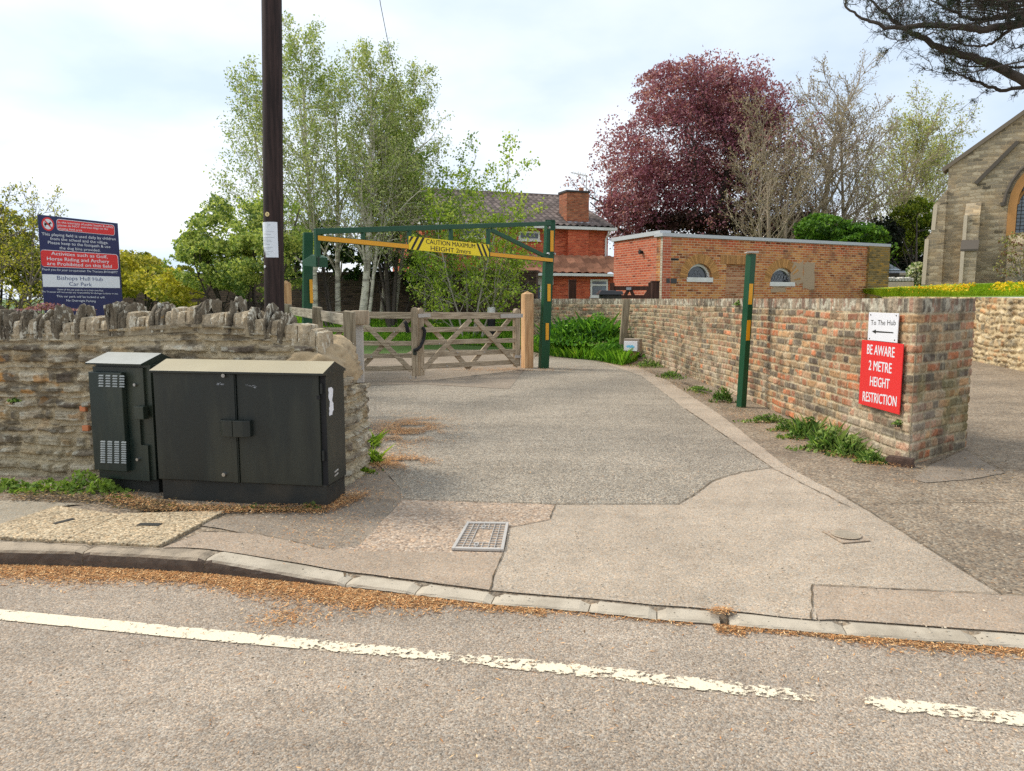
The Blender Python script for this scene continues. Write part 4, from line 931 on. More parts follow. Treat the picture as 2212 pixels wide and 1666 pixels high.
# ------------------------------------------------------------------ black roadside cabinets
bl = at_z(345, 1082, 0.1); 
cp = Plane((x_at(337, 5.07), 5.07), (x_at(703, 4.85), 4.85))
def zc(px, py, off=0): return cp.hit(px, py, off)
base = cp.P(0, 0, 0)
big = thing('roadside_cabinet', 'wide black double-door roadside cabinet with a cream-topped ridged lid', 'utility cabinet', (base[0], base[1], h(base[0], base[1])))
uL = zc(337, 900)[0]; uR = zc(699, 900)[0]; zB = h(base[0], base[1]) - 0.03
zbd = (zc(345, 1030)[1] + zc(697, 1056)[1]) / 2; ztop = (zc(337, 792)[1] + zc(703, 812)[1]) / 2; DEP = 0.32
m = MB(); m.pbox(cp, uL + 0.012, uR + 0.0, zB, zbd + 0.006, -DEP, -0.012); m.build('plinth', M['cab_base'], big, bevel=0.004)
m = MB(); m.pbox(cp, uL + 0.006, uR + 0.012, zbd + 0.006, ztop - 0.004, -DEP, -0.022); m.build('body', M['cab_old'], big, bevel=0.003)
um = zc(512, 900)[0]
for nm, a, b_, d in (('door', uL, um + 0.002, 0.008), ('door', um + 0.006, uR - 0.028, 0.0)):
    m = MB(); m.pbox(cp, a, b_, zbd, ztop - 0.018, -0.022, d); dd = m.build(nm, M['cab_old'], big, bevel=0.004)
    if a == uL:
        m = MB(); m.pbox(cp, um - 0.036, um - 0.002, zbd + 0.002, ztop - 0.02, d, d + 0.010); m.build('door_lip', M['cab_old'], dd, bevel=0.003)
        m = MB(); u, z = zc(486, 811); u2, z2 = zc(487, 1024)
        for uu, zz in ((u, z), (u2, z2)):
            m = MB()
            c0_ = Vector(cp.P(uu, zz, d)); c1_ = Vector(cp.P(uu, zz, d + 0.018)); m.tube([c0_, c1_], [0.017, 0.013], 14)
            m.tube([c1_, Vector(cp.P(uu, zz, d + 0.021))], [0.006, 0.005], 5)
            m.build('lock_bolt', M['steel'], dd)
    # hinged hasp cover
    ha, hb = (um - 0.118, um - 0.004) if a == uL else (um + 0.0, um + 0.112)
    z1_ = zc(510, 906)[1]; z0_ = zc(510, 941)[1]; m = MB(); o0 = d + 0.001; o1 = 0.062
    if a == uL: prof = [(ha, o0), (ha + 0.012, o0 + .03), (ha + 0.045, o1), (hb, o1), (hb, o0)]
    else: prof = [(ha, o0), (ha, o1), (hb - 0.038, o1), (hb - 0.002, o0 + .03), (hb, o0)]
    n_ = len(prof); m.add([cp.P(x, z0_, y) for x, y in prof] + [cp.P(x, z1_, y) for x, y in prof], [tuple(range(n_)), tuple(range(2 * n_ - 1, n_ - 1, -1))] + [(i, (i + 1) % n_, n_ + (i + 1) % n_, n_ + i) for i in range(n_)])
    m.build('handle_cover', M['cab_old'], dd, bevel=0.003)
# hinge side strip and small square hole
m = MB(); m.pbox(cp, uR - 0.024, uR + 0.010, zbd + 0.006, ztop - 0.018, -0.022, -0.016); 
uh, zh = zc(688, 859); m.pbox(cp, uh - 0.012, uh + 0.012, zh - 0.012, zh + 0.012, 0.0002, 0.0016); m.build('gap', M['black'], big)
m = MB(); 
for py in (840, 985): u, z = zc(700, py); m.pbox(cp, uR - 0.020, uR - 0.006, z - 0.035, z + 0.035, -0.016, 0.002)
build_each(m, 'hinge', M['cab_base'], big, bevel=0.002)
# lid: ridge along its length, upper faces coloured pale as if lit
m = MB(); ua, ub = uL - 0.008, uR + 0.020; zr = ztop + 0.062; zf = ztop - 0.006
prof = [(0.035, zf - 0.012), (0.035, zf + 0.004), (-0.155, zr), (-DEP - 0.02, zf + 0.004), (-DEP - 0.02, zf - 0.012)]
zf = zc(520, 795, 0.035)[1]; 
m = MB(); V = [cp.P(ua, z, d) for d, z in prof] + [cp.P(ub, z, d) for d, z in prof]
m.add(V, [tuple(range(5)), (9, 8, 7, 6, 5), (1, 6, 7, 2), (2, 7, 8, 3), (3, 8, 9, 4), (0, 5, 6, 1), (4, 9, 5, 0)])
lid = m.build('lid', M['cab_roof_lit'], big, bevel=0.002)
lid.data.materials.append(M['cab_old'])
for p in lid.data.polygons:
    if p.normal.z < 0.3: p.material_index = 1
# torn sticker, scratches and side details on the end panel
sp = Plane(cp.P(uR + 0.012, 0, -0.022)[:2], cp.P(uR + 0.012, 0, -DEP)[:2])
rg_ = random.Random(4); m = MB(); u0, z1_ = sp.hit(710, 838); u1, z0_ = sp.hit(720, 895)
outl = []; n_ = 12
for i in range(n_ + 1): outl.append((u0 + rg_.uniform(-.012, .012), z1_ - (z1_ - z0_) * i / n_))
for i in range(n_ + 1): outl.append((u1 + rg_.uniform(-.022, .008), z0_ + (z1_ - z0_) * i / n_))
m.prism(sp, outl, 0.0006, 0.0014); m.build('torn_sticker', M['white'], big)
m = MB()
for py in (1017, 1025): u, z = sp.hit(726, py); m.pbar(sp, (u - 0.03, z - 0.004), (u + 0.03, z + 0.004), 0.008, 0.0, 0.005)
build_each(m, 'vent_slot', M['galv'], big)
m = MB(); zj = sp.hit(720, 1046)[1]; m.pbox(sp, 0.0, sp.L, zj - 0.002, zj + 0.002, 0.0, 0.002); zj = sp.hit(720, 800)[1]; m.pbox(sp, 0, sp.L, zj - 0.035, zj - 0.010, 0.0, 0.003); build_each(m, 'side_flange', M['cab_old'], big)
# worn white scuffs
m = MB()
for (px, py, w_) in ((536, 834, 0.03), (548, 836, 0.012), (470, 830, 0.01), (477, 829, 0.008)):
    for k in range(5): u, z = zc(px, py, 0.009); u += rg_.uniform(-w_, w_); z += rg_.uniform(-.006, .006); m.pbar(cp, (u, z), (u + rg_.uniform(.005, .02), z + rg_.uniform(-.006, .006)), rg_.uniform(.0012, .004), 0.0082 if px < 500 else 0.0002, 0.0087 if px < 500 else 0.0008)
m.build('paint_scuff', M['greytext'], big)
# the small one
M['louvre'] = m_plain('louvre_grey', S(150, 154, 150), .5)
sp0 = Plane((x_at(204, 5.30), 5.30), (x_at(330, 5.17), 5.17))
def zs(px, py, off=0): return sp0.hit(px, py, off)
bs = sp0.P(0, 0, 0); small = thing('roadside_cabinet', 'narrow black roadside cabinet with louvred vents, left of the wide one', 'utility cabinet', (bs[0], bs[1], h(bs[0], bs[1])))
a_, b2 = zs(207, 900)[0], zs(326, 900)[0]; zt_ = zs(204, 786)[1]; zb2 = zs(215, 1030)[1] - 0.005; bm_ = zs(296, 900)[0]
m = MB(); m.pbox(sp0, a_ + 0.03, b2 - 0.01, h(bs[0], bs[1]) - 0.03, zb2 + 0.01, -0.28, -0.05); m.build('plinth', M['cab_base'], small, bevel=0.004)
m = MB(); m.pbox(sp0, a_ + 0.005, b2, zb2 + 0.005, zt_, -0.30, -0.020); m.build('body', M['cab'], small, bevel=0.003)
m = MB(); ue = zs(314, 900)[0]; uk = zs(301, 900)[0]; zk1 = zs(300, 883)[1]; zk2 = zs(310, 962)[1]
m.pbox(sp0, a_, ue, zk1, zt_ - 0.02, -0.02, 0.0); m.pbox(sp0, a_, uk, zk2, zk1, -0.02, 0.0); m.pbox(sp0, a_, zs(320, 980)[0], zb2, zk2, -0.02, 0.0); dsm = m.build('door', M['cab'], small)
m = MB(); va, vb = zs(207, 900)[0], zs(277, 900)[0]; vz1 = zs(240, 803)[1]; vz0 = zs(240, 1014)[1]; m.pbox(sp0, va, vb, vz0, vz1, 0.0005, 0.045); vp = m.build('vent_panel', M['cab'], small, bevel=0.006)
m = MB()
for (y0, y1, rows_) in ((808, 836, 5), (951, 1000, 10)):
    m = MB()
    for r_ in range(rows_):
        for c_ in range(4):
            px = 219 + c_ * 15.0 + (4 if rows_ > 6 else 0); py = y0 + (y1 - y0) * (r_ + 0.5) / rows_ + c_ * 0.5
            u, z = sp0.hit(px, py, 0.045); m.hexa([sp0.P(u - .021, z - .006, .0452), sp0.P(u + .021, z - .006, .0452), sp0.P(u + .021, z - .006, .052), sp0.P(u - .021, z - .006, .052), sp0.P(u - .018, z + .004, .0452), sp0.P(u + .018, z + .004, .0452), sp0.P(u + .018, z + .003, .0475), sp0.P(u - .018, z + .003, .0475)])
    m.build('louvres', M['louvre'], vp)
m = MB(); 
for px, py in ((294, 831), (300, 992)):
    u, z = zs(px, py); m.tube([sp0.P(u, z, 0), sp0.P(u, z, 0.02)], [0.015, 0.011], 12)
build_each(m, 'lock_bolt', M['steel'], dsm)
m = MB(); m.prect(sp0, (288, 878), (310, 907), 0.0005, 0.055); m.build('handle_cover', M['cab'], dsm, bevel=0.004)
m = MB(); V = []
zf = zt_ + 0.012; 
for u in (a_ - 0.014, b2 - 0.018): V += [sp0.P(u, z, d) for d, z in ((0.05, zf - 0.012), (0.05, zf), (-0.16, zf + 0.062), (-0.31, zf), (-0.31, zf - 0.012))]
m.add(V, [tuple(range(5)), (9, 8, 7, 6, 5), (1, 6, 7, 2), (2, 7, 8, 3), (3, 8, 9, 4), (0, 5, 6, 1), (4, 9, 5, 0)])
lid = m.build('lid', m_plain('cabinet_roof_grey_lit', S(164, 165, 158), 0.45, var=0.05), small, bevel=0.002); lid.data.materials.append(M['cab'])  # top coloured pale as if lit, sides left dark
for p in lid.data.polygons:
    if p.normal.z < 0.3: p.material_index = 1
# ------------------------------------------------------------------ field sign
fp = Plane((x_at(82, 8.0, 560), 8.0), (x_at(257, 8.95, 560), 8.95))
def c5(x, y): return ((100 + x / 3.7875) / 1.8445, (820 + y / 3.7875) / 1.8445)
fsg = thing('notice_board', 'dark blue playing-field notice board with red panels behind the rubble wall', 'sign', (fp.P(fp.L / 2, 0, 0)[0], fp.P(fp.L / 2, 0, 0)[1], h(-4, 8.5)))
u0, zt_ = fp.hit(*c5(190, 143)); u1, zt2 = fp.hit(*c5(1398, 255)); zt_ = (zt_ + zt2) / 2; u0 -= 0.0; 
m = MB(); m.pbox(fp, u0, u1, 1.19, zt_, -0.006, 0.0); m.build('board', M['navy'], fsg)
m = MB()
for uu in (u0 + 0.12, u1 - 0.12): m.pbox(fp, uu - 0.035, uu + 0.035, 0.05, zt_ - 0.1, -0.08, -0.006)
build_each(m, 'post', M['greywood'], fsg)
def band(mb, pts, d0, d1, r=0.0):
    q = [fp.hit(*c5(*p)) for p in pts]   # tl, tr, br, bl
    zt__ = (q[0][1] + q[1][1]) / 2; zb__ = (q[2][1] + q[3][1]) / 2; a, b = (q[0][0] + q[3][0]) / 2, (q[1][0] + q[2][0]) / 2
    a = max(a, u0 + .002); b = min(b, u1 - .002)
    if not r: mb.pbox(fp, a, b, zb__, zt__, d0, d1); return
    o_ = []
    for cx_, cz_, s0 in ((b - r, zt__ - r, 0), (a + r, zt__ - r, 90), (a + r, zb__ + r, 180), (b - r, zb__ + r, 270)):
        for k in range(5): an = R(s0 + k * 22.5); o_.append((cx_ + math.cos(an) * r, cz_ + math.sin(an) * r))
    mb.prism(fp, o_, d0, d1)
m = MB(); band(m, [(476, 204), (1350, 285), (1350, 446), (476, 378)], 0.0003, 0.001, 0.03); band(m, [(222, 660), (1404, 735), (1410, 975), (230, 915)], 0.0003, 0.001, 0.035); m.build('panel_edge', M['white'], fsg)
m = MB(); band(m, [(482, 212), (1343, 292), (1344, 440), (482, 372)], 0.0011, 0.0018, 0.027); band(m, [(230, 668), (1396, 742), (1403, 968), (238, 908)], 0.0011, 0.0018, 0.03); m.build('panel', M['red'], fsg)
m = MB(); band(m, [(207, 1022), (1425, 1080), (1432, 1253), (214, 1212)], 0.0003, 0.001); wb = m.build('panel', M['white'], fsg); wb['label'] = 'white band'
m = MB()
T = [("In the interests of public health & safety", (498, 262), (1328, 335), 30, .012, 0), ("please do NOT exercise dogs on the", (498, 308), (1250, 367), 30, .012, 0), ("playing field area.", (502, 356), (868, 386), 28, .012, 0)]
T += [("This playing field is used daily by children", (252, 444), (1366, 524), 42, .004, 0), ("from the school and the village.", (380, 516), (1255, 580), 42, .004, 0), ("Please keep to the footpath & use", (346, 574), (1286, 640), 42, .004, 0), ("the dog bins provided.", (520, 655), (1134, 694), 40, .004, 0)]
T += [("Activities such as Golf,", (395, 742), (1242, 795), 48, .016, 0), ("Horse Riding and Archery", (332, 822), (1268, 866), 50, .016, 0), ("are Prohibited on this field", (332, 894), (1308, 940), 50, .016, 0)]
T += [("Thank you for your co-operation The Trustees BHVH&PFT", (252, 974), (1400, 1022), 32, .0, 0.25)]
T += [("Users of this car park do so at their own Risk.", (484, 1274), (1186, 1294), 24, .006, 0), ("The Trustees will not accept any responsibility for damage, accidents or loss.", (246, 1306), (1408, 1340), 22, .006, 0), ("This car park will be locked at will.", (474, 1380), (1208, 1398), 30, .008, 0), ("No Overnight Parking", (624, 1444), (1066, 1456), 30, .008, 0)]
for s, a, b_, cap, bo, sh in T:
    A_, B_ = c5(*a), c5(*b_); put_text(m, fp, s, A_, B_, cap / 3.7875 / 1.8445, 0.0022, bo * .6, sh)
m.build('lettering', M['white'], fsg)
m = MB()
for s, a, b_, cap in (("Bishops Hull Hub", (486, 1116), (1176, 1138), 56), ("Car Park", (668, 1206), (1010, 1218), 54)): put_text(m, fp, s, c5(*a), c5(*b_), cap / 3.7875 / 1.8445, 0.0016, 0.006)
m.build('lettering', M['navytext'], fsg)
# no-dogs roundel
uc, zc_ = fp.hit(*c5(344, 278)); ue_, _ = fp.hit(*c5(446, 285)); rr = ue_ - uc; rr = (rr + (fp.hit(*c5(344, 185))[1] - zc_)) / 2
def disc(mb, r, d0, d1, ox=0, oz=0): mb.prism(fp, [(uc + ox + math.cos(R(a * 10)) * r, zc_ + oz + math.sin(R(a * 10)) * r) for a in range(36)], d0, d1)
m = MB(); disc(m, rr, 0.0003, 0.001); m.build('roundel', M['red'], fsg); m = MB(); disc(m, rr * 0.76, 0.0011, 0.0016); m.build('roundel_field', M['white'], fsg)
m = MB(); dog = [(-.55, .12), (-.62, -.05), (-.5, -.42), (-.42, -.42), (-.38, -.2), (-.2, -.12), (.15, -.12), (.28, -.2), (.34, -.34), (.42, -.34), (.36, -.05), (.38, .12), (.52, .1), (.62, .2), (.45, .3), (.36, .42), (.28, .32), (.2, .18), (-.3, .1), (-.45, .2), (-.56, .3)]
m.prism(fp, [(uc + x * rr, zc_ + z * rr) for x, z in dog], 0.0017, 0.0022); m.build('dog_symbol', M['blacktext'], fsg)
m = MB(); m.pbar(fp, (uc - rr * .62, zc_ + rr * .62), (uc + rr * .62, zc_ - rr * .62), rr * .2, 0.0023, 0.0028); m.build('roundel_bar', M['red'], fsg)
# ------------------------------------------------------------------ telegraph pole, notice, overhead wire
PY = 8.4; pb_ = at_y(593, 690, PY); pt_ = at_y(586.5, 0, PY)
pole = thing('telegraph_pole', 'tall dark creosoted telegraph pole behind the rubble wall', 'pole', (pb_.x, PY, 0.1))
ax = lambda z: pb_.x + (pt_.x - pb_.x) * (z - pb_.z) / (pt_.z - pb_.z)
pr = 41 / 1600 * PY / 2
m = MB(); zz = [0.05, 1, 2, 3, 4, 5.5, 7, 8.6]; rgp = random.Random(2); m.tube([(ax(z) + rgp.uniform(-.002, .002), PY, z) for z in zz], [pr * (1.015 - z * 0.006) for z in zz], 28); po = m.build('pole_shaft', M['pole'], pole, smooth=True)
m = MB()
def onpole(mb, pxc, pyc, w_, h_, r_off, wrap=True):
    """thin sheet wrapped on the pole around the sight line"""
    z = at_y(pxc, pyc, PY - pr).z; a0_ = math.asin(max(-1, min(1, ((pxc - CX) / F_PX * (PY - pr * .8) / 1.0 - ax(z)) / pr))); n_ = 10; V = []
    for i in range(n_ + 1):
        a = a0_ + (i / n_ - .5) * w_ / pr
        for k in (-.5, .5): V.append((ax(z) + math.sin(a) * (pr + r_off), PY - math.cos(a) * (pr + r_off), z + k * h_))
    mb.add(V, [(2 * i, 2 * i + 2, 2 * i + 3, 2 * i + 1) for i in range(n_)]); return z, a0_
pn = thing('notice', 'white printed notice pinned to the telegraph pole', 'notice', (pb_.x, PY - pr, 1.9))
zc2, a0_ = onpole(m, 586.5, 518, 0.235, 0.385, 0.004); m.build('sheet', M['paper'], pn)
m = MB(); rgp = random.Random(9)
for i in range(22):
    if i in (3, 4, 8, 15, 18): continue
    wl = rgp.uniform(0.10, 0.19); zz_ = zc2 + 0.165 - i * 0.0155
    V = [];
    for k in range(9):
        a = a0_ - 0.10 / pr + wl * k / 8 / pr
        for q in (-.0014, .0014): V.append((ax(zz_) + math.sin(a) * (pr + .005), PY - math.cos(a) * (pr + .005), zz_ + q))
    m.add(V, [(2 * j, 2 * j + 2, 2 * j + 3, 2 * j + 1) for j in range(8)])
m.build('print', M['greytext'], pn)
for px, py, w_, lab, mt in ((579.5, 463, 0.05, 'round cream disc nailed to the pole above the white notice', 'slab_plain'), (573, 576, 0.03, 'small oval white tag nailed low on the pole below the notice', 'white')):
    z = at_y(px, py, PY - pr).z; a = math.asin(max(-.98, min(.98, (at_y(px, py, PY - pr * .7).x - ax(z)) / pr))); c = Vector((ax(z) + math.sin(a) * pr, PY - math.cos(a) * pr, z)); n_ = Vector((math.sin(a), -math.cos(a), 0))
    m = MB(); m.tube([c, c + n_ * .008], w_ / 2, 20); oo = m.build('pole_tag', m_plain('cream_disc', S(226, 200, 140), 0.5) if w_ > .04 else M['white'], None)
    tag(oo, lab, 'tag')
    if w_ > .04:
        m = MB(); m.box(c.x - .003, c.x + .003, c.y - .0105, c.y - .0085, c.z - .012, c.z + .012); oo2 = m.build('mark', M['blacktext'], oo)
wa = at_y(850, 150, 17); wb_ = at_y(818, -30, 12.0); m = MB()
pts = [at_y(880, 262, 20), at_y(866, 215, 18.6), at_y(850, 150, 17), at_y(835, 76, 15), at_y(822, 10, 13), at_y(812, -60, 11)]
m.tube(pts, 0.006, 5); tag(m.build('overhead_wire', M['black']), 'thin overhead wire crossing the sky above the birches', 'wire')
# ------------------------------------------------------------------ weathered rail fence behind the wall end
fence = thing('rail_fence', 'grey weathered two-rail timber fence between the rubble wall and the gate', 'fence', (at_y(755, 700, 7.2).x, 7.2, 0.1))
fposts = [((743, 765), 672, 7.3), ((676, 694), 663, 8.7), ((613, 628), 657, 11.5)]
tops = []
for (a, b_), py, Y in fposts:
    p = at_y((a + b_) / 2, py, Y); w_ = (b_ - a) / F_PX * Y; m = MB(); zg = h(p.x, Y)
    m.hexa([(p.x - w_ / 2, Y - .05, zg - .02), (p.x + w_ / 2, Y - .05, zg - .02), (p.x + w_ / 2, Y + .06, zg - .02), (p.x - w_ / 2, Y + .06, zg - .02), (p.x - w_ / 2, Y - .05, p.z), (p.x + w_ / 2, Y - .05, p.z - .012), (p.x + w_ / 2, Y + .06, p.z - .006), (p.x - w_ / 2, Y + .06, p.z + .008)])
    m.build('post', M['greywood'], fence, bevel=0.006); tops.append(Vector((p.x, Y, p.z)))
for i in (0, 1):
    for dz in (0.10, 0.52, 0.9):
        a, b_ = tops[i], tops[i + 1]; m = MB(); d_ = (b_ - a); off = Vector((0.02, 0.06, 0))
        a2 = a + off + d_ * 0.005; b3 = b_ + off + d_ * -0.005
        m.bar(a2 - Vector((0, 0, dz)), b3 - Vector((0, 0, dz)), 0.04, 0.115 if dz < .2 else 0.09); m.build('rail', M['greyrail'], fence, bevel=0.004)
# short timber block and metal post by the fence end
mp = thing('metal_post', 'short galvanised post with a timber block, beside the fence end', 'post', (at_y(776, 740, 7.7).x, 7.7, 0.12)); q = at_y(777, 740, 7.7)
m = MB(); m.box(q.x - .035, q.x + .035, 7.67, 7.74, 0.08, at_y(777, 690, 7.7).z); m.build('post_shaft', M['galv'], mp, bevel=.004)
m = MB(); q2 = at_y(778, 682, 7.7); m.box(q2.x - .08, q2.x + .08, 7.63, 7.78, at_y(778, 701, 7.7).z, at_y(778, 671, 7.7).z); m.build('timber_block', M['gatewood'], mp, bevel=.008)
# ------------------------------------------------------------------ gateposts and the double gate
def gatepost(px0, px1, pyt, pyb, Y, label):
    x0, x1 = at_y(px0, pyb, Y).x, at_y(px1, pyb, Y).x; zt_ = at_y((px0 + px1) / 2, pyt, Y).z; zg = at_y((px0 + px1) / 2, pyb, Y).z - .02; s = (x1 - x0) / 1.25
    cx_, cy_ = (x0 + x1) / 2, Y + s / 2; a = R(24); t = thing('gatepost', label, 'gatepost', (cx_, cy_, zg), 'chamfered timber gateposts')
    m = MB(); ring = [(-1, -1), (1, -1), (1, 1), (-1, 1)]
    rot = lambda x, y: (cx_ + (x * math.cos(a) - y * math.sin(a)) * s / 2, cy_ + (x * math.sin(a) + y * math.cos(a)) * s / 2)
    V = [rot(*r) + (zg - .03,) for r in ring] + [rot(*r) + (zt_ - .06,) for r in ring]; m.hexa(V); m.build('shaft', M['newwood'], t, bevel=.008)
    m = MB(); V = [rot(r[0] * .99, r[1] * .99) + (zt_ - .058,) for r in ring] + [rot(0, 0) + (zt_,)]; m.add(V, [(0, 1, 4), (1, 2, 4), (2, 3, 4), (3, 0, 4), (3, 2, 1, 0)]); m.build('cap', M['newwood'], t); return t
gatepost(1126, 1152, 629, 792, 14.05, 'pale timber gatepost standing beside the green post of the height barrier')
gatepost(606, 630, 605, 705, 12.3, 'pale timber gatepost half hidden by the dark telegraph pole')
def c3(x, y): return ((1250 + x / 2.212) / 1.8445, (1200 + y / 2.212) / 1.8445)
def gate(pl, label, xl, xr, rails, diags, stiles, extra):
    o = pl.P(stiles[0], 0, 0); t = thing('field_gate', label, 'gate', (o[0], o[1], 0.15), 'leaves of the timber double gate')
    for r in rails:
        a, b_ = pl.hit(*c3(*r[0])), pl.hit(*c3(*r[1])); m = MB(); m.pbar(pl, a, b_, r[2], -0.03, 0.012); m.build('rail', M['gatewood_h'], t, bevel=.005)
    for r in diags:
        a, b_ = pl.hit(*c3(*r[0])), pl.hit(*c3(*r[1])); m = MB()
        if r[3]: m.pbar(pl, a, b_, r[2], 0.0125, 0.04)
        else: m.pbar(pl, a, b_, r[2], -0.06, -0.0305)
        m.build('brace', M['gatewood_h'], t, bevel=.004)
    for (x, yt, yb, w_) in extra:
        u, zt_ = pl.hit(*c3(x, yt)); _, zb_ = pl.hit(*c3(x, yb)); m = MB(); w2 = w_ / 2; o_ = [(u - w2, zb_), (u + w2, zb_), (u + w2, zt_ - .05)] + [(u + math.cos(R(a)) * w2, zt_ - .05 + math.sin(R(a)) * .05) for a in range(0, 181, 20)][1:-1] + [(u - w2, zt_ - .05)]
        m.prism(pl, o_, -0.045, 0.03); m.build('stile', M['gatewood'], t, bevel=.004)
    return t
def pc(px, Y, py=700): q = at_y(px, py, Y); return (q.x, q.y)
gl = Plane(pc(628, 12.35), pc(896, 12.0)); gr = Plane(pc(897, 12.02), pc(1120, 13.75))
GL = gate(gl, 'left leaf of the timber double gate, behind the grey fence end', 0, 0, [((-60, 118), (862, 128), .105), ((-60, 252), (862, 252), .075), ((-60, 370), (862, 374), .075), ((-60, 492), (862, 480), .075), ((-60, 606), (862, 590), .08)],
     [((455, 200), (865, 612), .075, True), ((850, 140), (430, 570), .075, False), ((-20, 560), (330, 150), .075, False)], [gl.L], [(886, 55, 658, .10), (-40, 60, 650, .09)])
GR = gate(gr, 'right leaf of the timber double gate, hung on the pale gatepost', 0, 0, [((966, 128), (1815, 130), .115), ((966, 254), (1775, 242), .08), ((966, 366), (1775, 346), .08), ((966, 475), (1775, 442), .08), ((966, 578), (1775, 536), .085)],
     [((950, 605), (1375, 160), .085, True), ((1410, 160), (1790, 570), .085, True), ((975, 150), (1375, 590), .08, False), ((1750, 150), (1375, 590), .08, False)], [0], [(938, 60, 658, .10), (1790, 66, 575, .13)])
m = MB(); u, z = gr.hit(*c3(1735, 130)); m.pbar(gr, gr.hit(*c3(1635, 132)), gr.hit(*c3(1830, 128)), .07, .0315, .042); m.build('hinge_strap', M['galv'], GR)
m = MB(); m.pbar(gr, gr.hit(*c3(905, 130)), gr.hit(*c3(1012, 124)), .06, .0405, .052); m.pbar(gr, gr.hit(*c3(1760, 490)), gr.hit(*c3(1812, 488)), .05, .0315, .05); build_each(m, 'latch', M['galv'], GR)
m = MB()
for x in (857, 903): a, b_ = gr.hit(*c3(x, 655)), gr.hit(*c3(x, 684)); m.pbar(gr, a, b_, .018, -.02, .0)
build_each(m, 'drop_bolt', M['galv'], GR)
m = MB(); 
for pl_, rws in ((gr, [((1265, 242)), (1680, 240), (1495, 240), (1265, 455), (1500, 450), (1720, 345), (1100, 375), (1170, 570), (1580, 348)]), (gl, [(505, 250), (712, 270), (635, 378), (420, 378), (735, 480), (510, 490)])):
    for x, y in rws: u, z = pl_.hit(*c3(x, y)); m.tube([pl_.P(u, z, .012), pl_.P(u, z, .019)], .014, 8)
build_each(m, 'bolt_head', M['galv'], GR)
# black sleeved chain with a padlock
m = MB(); lp = []
for x, y in ((962, 232), (978, 262), (975, 310), (960, 360), (940, 400), (915, 425), (885, 436)): u, z = gr.hit(*c3(x, y), 0.07); lp.append(gr.P(u, z, 0.07))
m.tube(lp, 0.028, 8); lp = []
for x, y in ((800, 180), (815, 200), (822, 235), (830, 280)): u, z = gl.hit(*c3(x, y), 0.05); lp.append(gl.P(u, z, 0.05))
m.tube(lp, 0.03, 8); ck = m.build('security_chain', M['black'], smooth=True); tag(ck, 'black sleeved chain looped round the meeting stiles of the gate', 'chain')
m = MB(); u, z = gr.hit(*c3(890, 438), 0.06); m.pbox(gr, u - .03, u + .03, z - .07, z + .02, .05, .075); m.build('padlock', M['cab'], ck, bevel=.006)
# ------------------------------------------------------------------ green height barrier
hp_ = at_y(1175, 795, 14.0); lpY = 9.9
hb = thing('height_barrier', 'green and amber height barrier with a yellow caution board over the drive', 'barrier', (hp_.x, hp_.y, hp_.z))
def post(mb, px0, px1, pyt, pxb0, pxb1, pyb, Y, sq, a=R(18), lean=True):
    xt = at_y((px0 + px1) / 2, pyt, Y).x; xb = at_y((pxb0 + pxb1) / 2, pyb, Y).x; zt_ = at_y(px0, pyt, Y).z; zb_ = at_y(px0, pyb, Y).z
    f = lambda x, y: (x * math.cos(a) - y * math.sin(a), x * math.sin(a) + y * math.cos(a)); r = [f(x * sq / 2, y * sq / 2) for x, y in ((-1, -1), (1, -1), (1, 1), (-1, 1))]
    mb.hexa([(xb + x, Y + y, zb_) for x, y in r] + [(xt + x, Y + y, zt_) for x, y in r]); return xb, xt, zb_, zt_
m = MB(); HPx = post(m, 1177, 1199, 478, 1161, 1187, 797, 14.1, 0.165); m.box(HPx[0] - .09, HPx[0] + .09, 14.01, 14.19, HPx[2] - .03, HPx[2] + .006); m.build('hinge_post', M['green'], hb, bevel=.008)
m = MB(); m.hexa([(HPx[1] + x * .088, 14.1 + y * .088, HPx[3] + .001) for x, y in ((-1, -1), (1, -1), (1, 1), (-1, 1))] + [(HPx[1] + x * .088, 14.1 + y * .088, HPx[3] + .014) for x, y in ((-1, -1), (1, -1), (1, 1), (-1, 1))]); m.build('post_cap', M['green'], hb)
bp = Plane(pc(686, 9.75), (HPx[1] + 0.0, 14.02 - .02))
def b3_(x, y): return ((1000 + x / 1.7015) / 1.8445, (800 + y / 1.7015) / 1.8445)
H_ = lambda x, y, off=0: bp.hit(*b3_(x, y), off)
m = MB(); m.pbar(bp, H_(434, 209), H_(2030, 155), .075, -.03, .03); m.build('top_rail', M['green'], hb, bevel=.005)
ut, _ = H_(1070, 300); ur, zr_ = H_(2036, 404); ul, zl_ = H_(446, 253)
m = MB(); m.pbar(bp, H_(444, 252), H_(2040, 404), .075, -.029, .029); m.build('lower_rail', M['green'], hb, bevel=.005)
m = MB(); m.pbar(bp, H_(444, 253), H_(1074, 313), .062, .0295, .0315); m.pbar(bp, H_(1612, 363), H_(2038, 404), .062, .0295, .0315); build_each(m, 'reflective_strip', M['amber'], hb)
def vbar(x, y0, y1, w_=.05, par=hb):
    u, z1 = H_(x, y0); _, z0 = H_(x, y1); m = MB(); m.pbox(bp, u - w_ / 2, u + w_ / 2, z0, z1, -.024, .024); return m.build('strut', M['green'], par, bevel=.004)
for x, y0, y1, w_ in ((759, 218, 262, .045), (1072, 205, 300, .05), (1354, 196, 330, .055), (1608, 190, 360, .065)): vbar(x, y0, y1, w_)
vbar(447, 205, 380, .07)
m = MB(); m.pbar(bp, H_(1625, 198), H_(2010, 385), .07, -.022, .022); m.build('diagonal_brace', M['green'], hb, bevel=.004)
m = MB(); 
for x, y in ((2005, 182), (2000, 360)): u, z = H_(x, y); m.tube([bp.P(u, z, .03), bp.P(u, z, .07)], .022, 10)
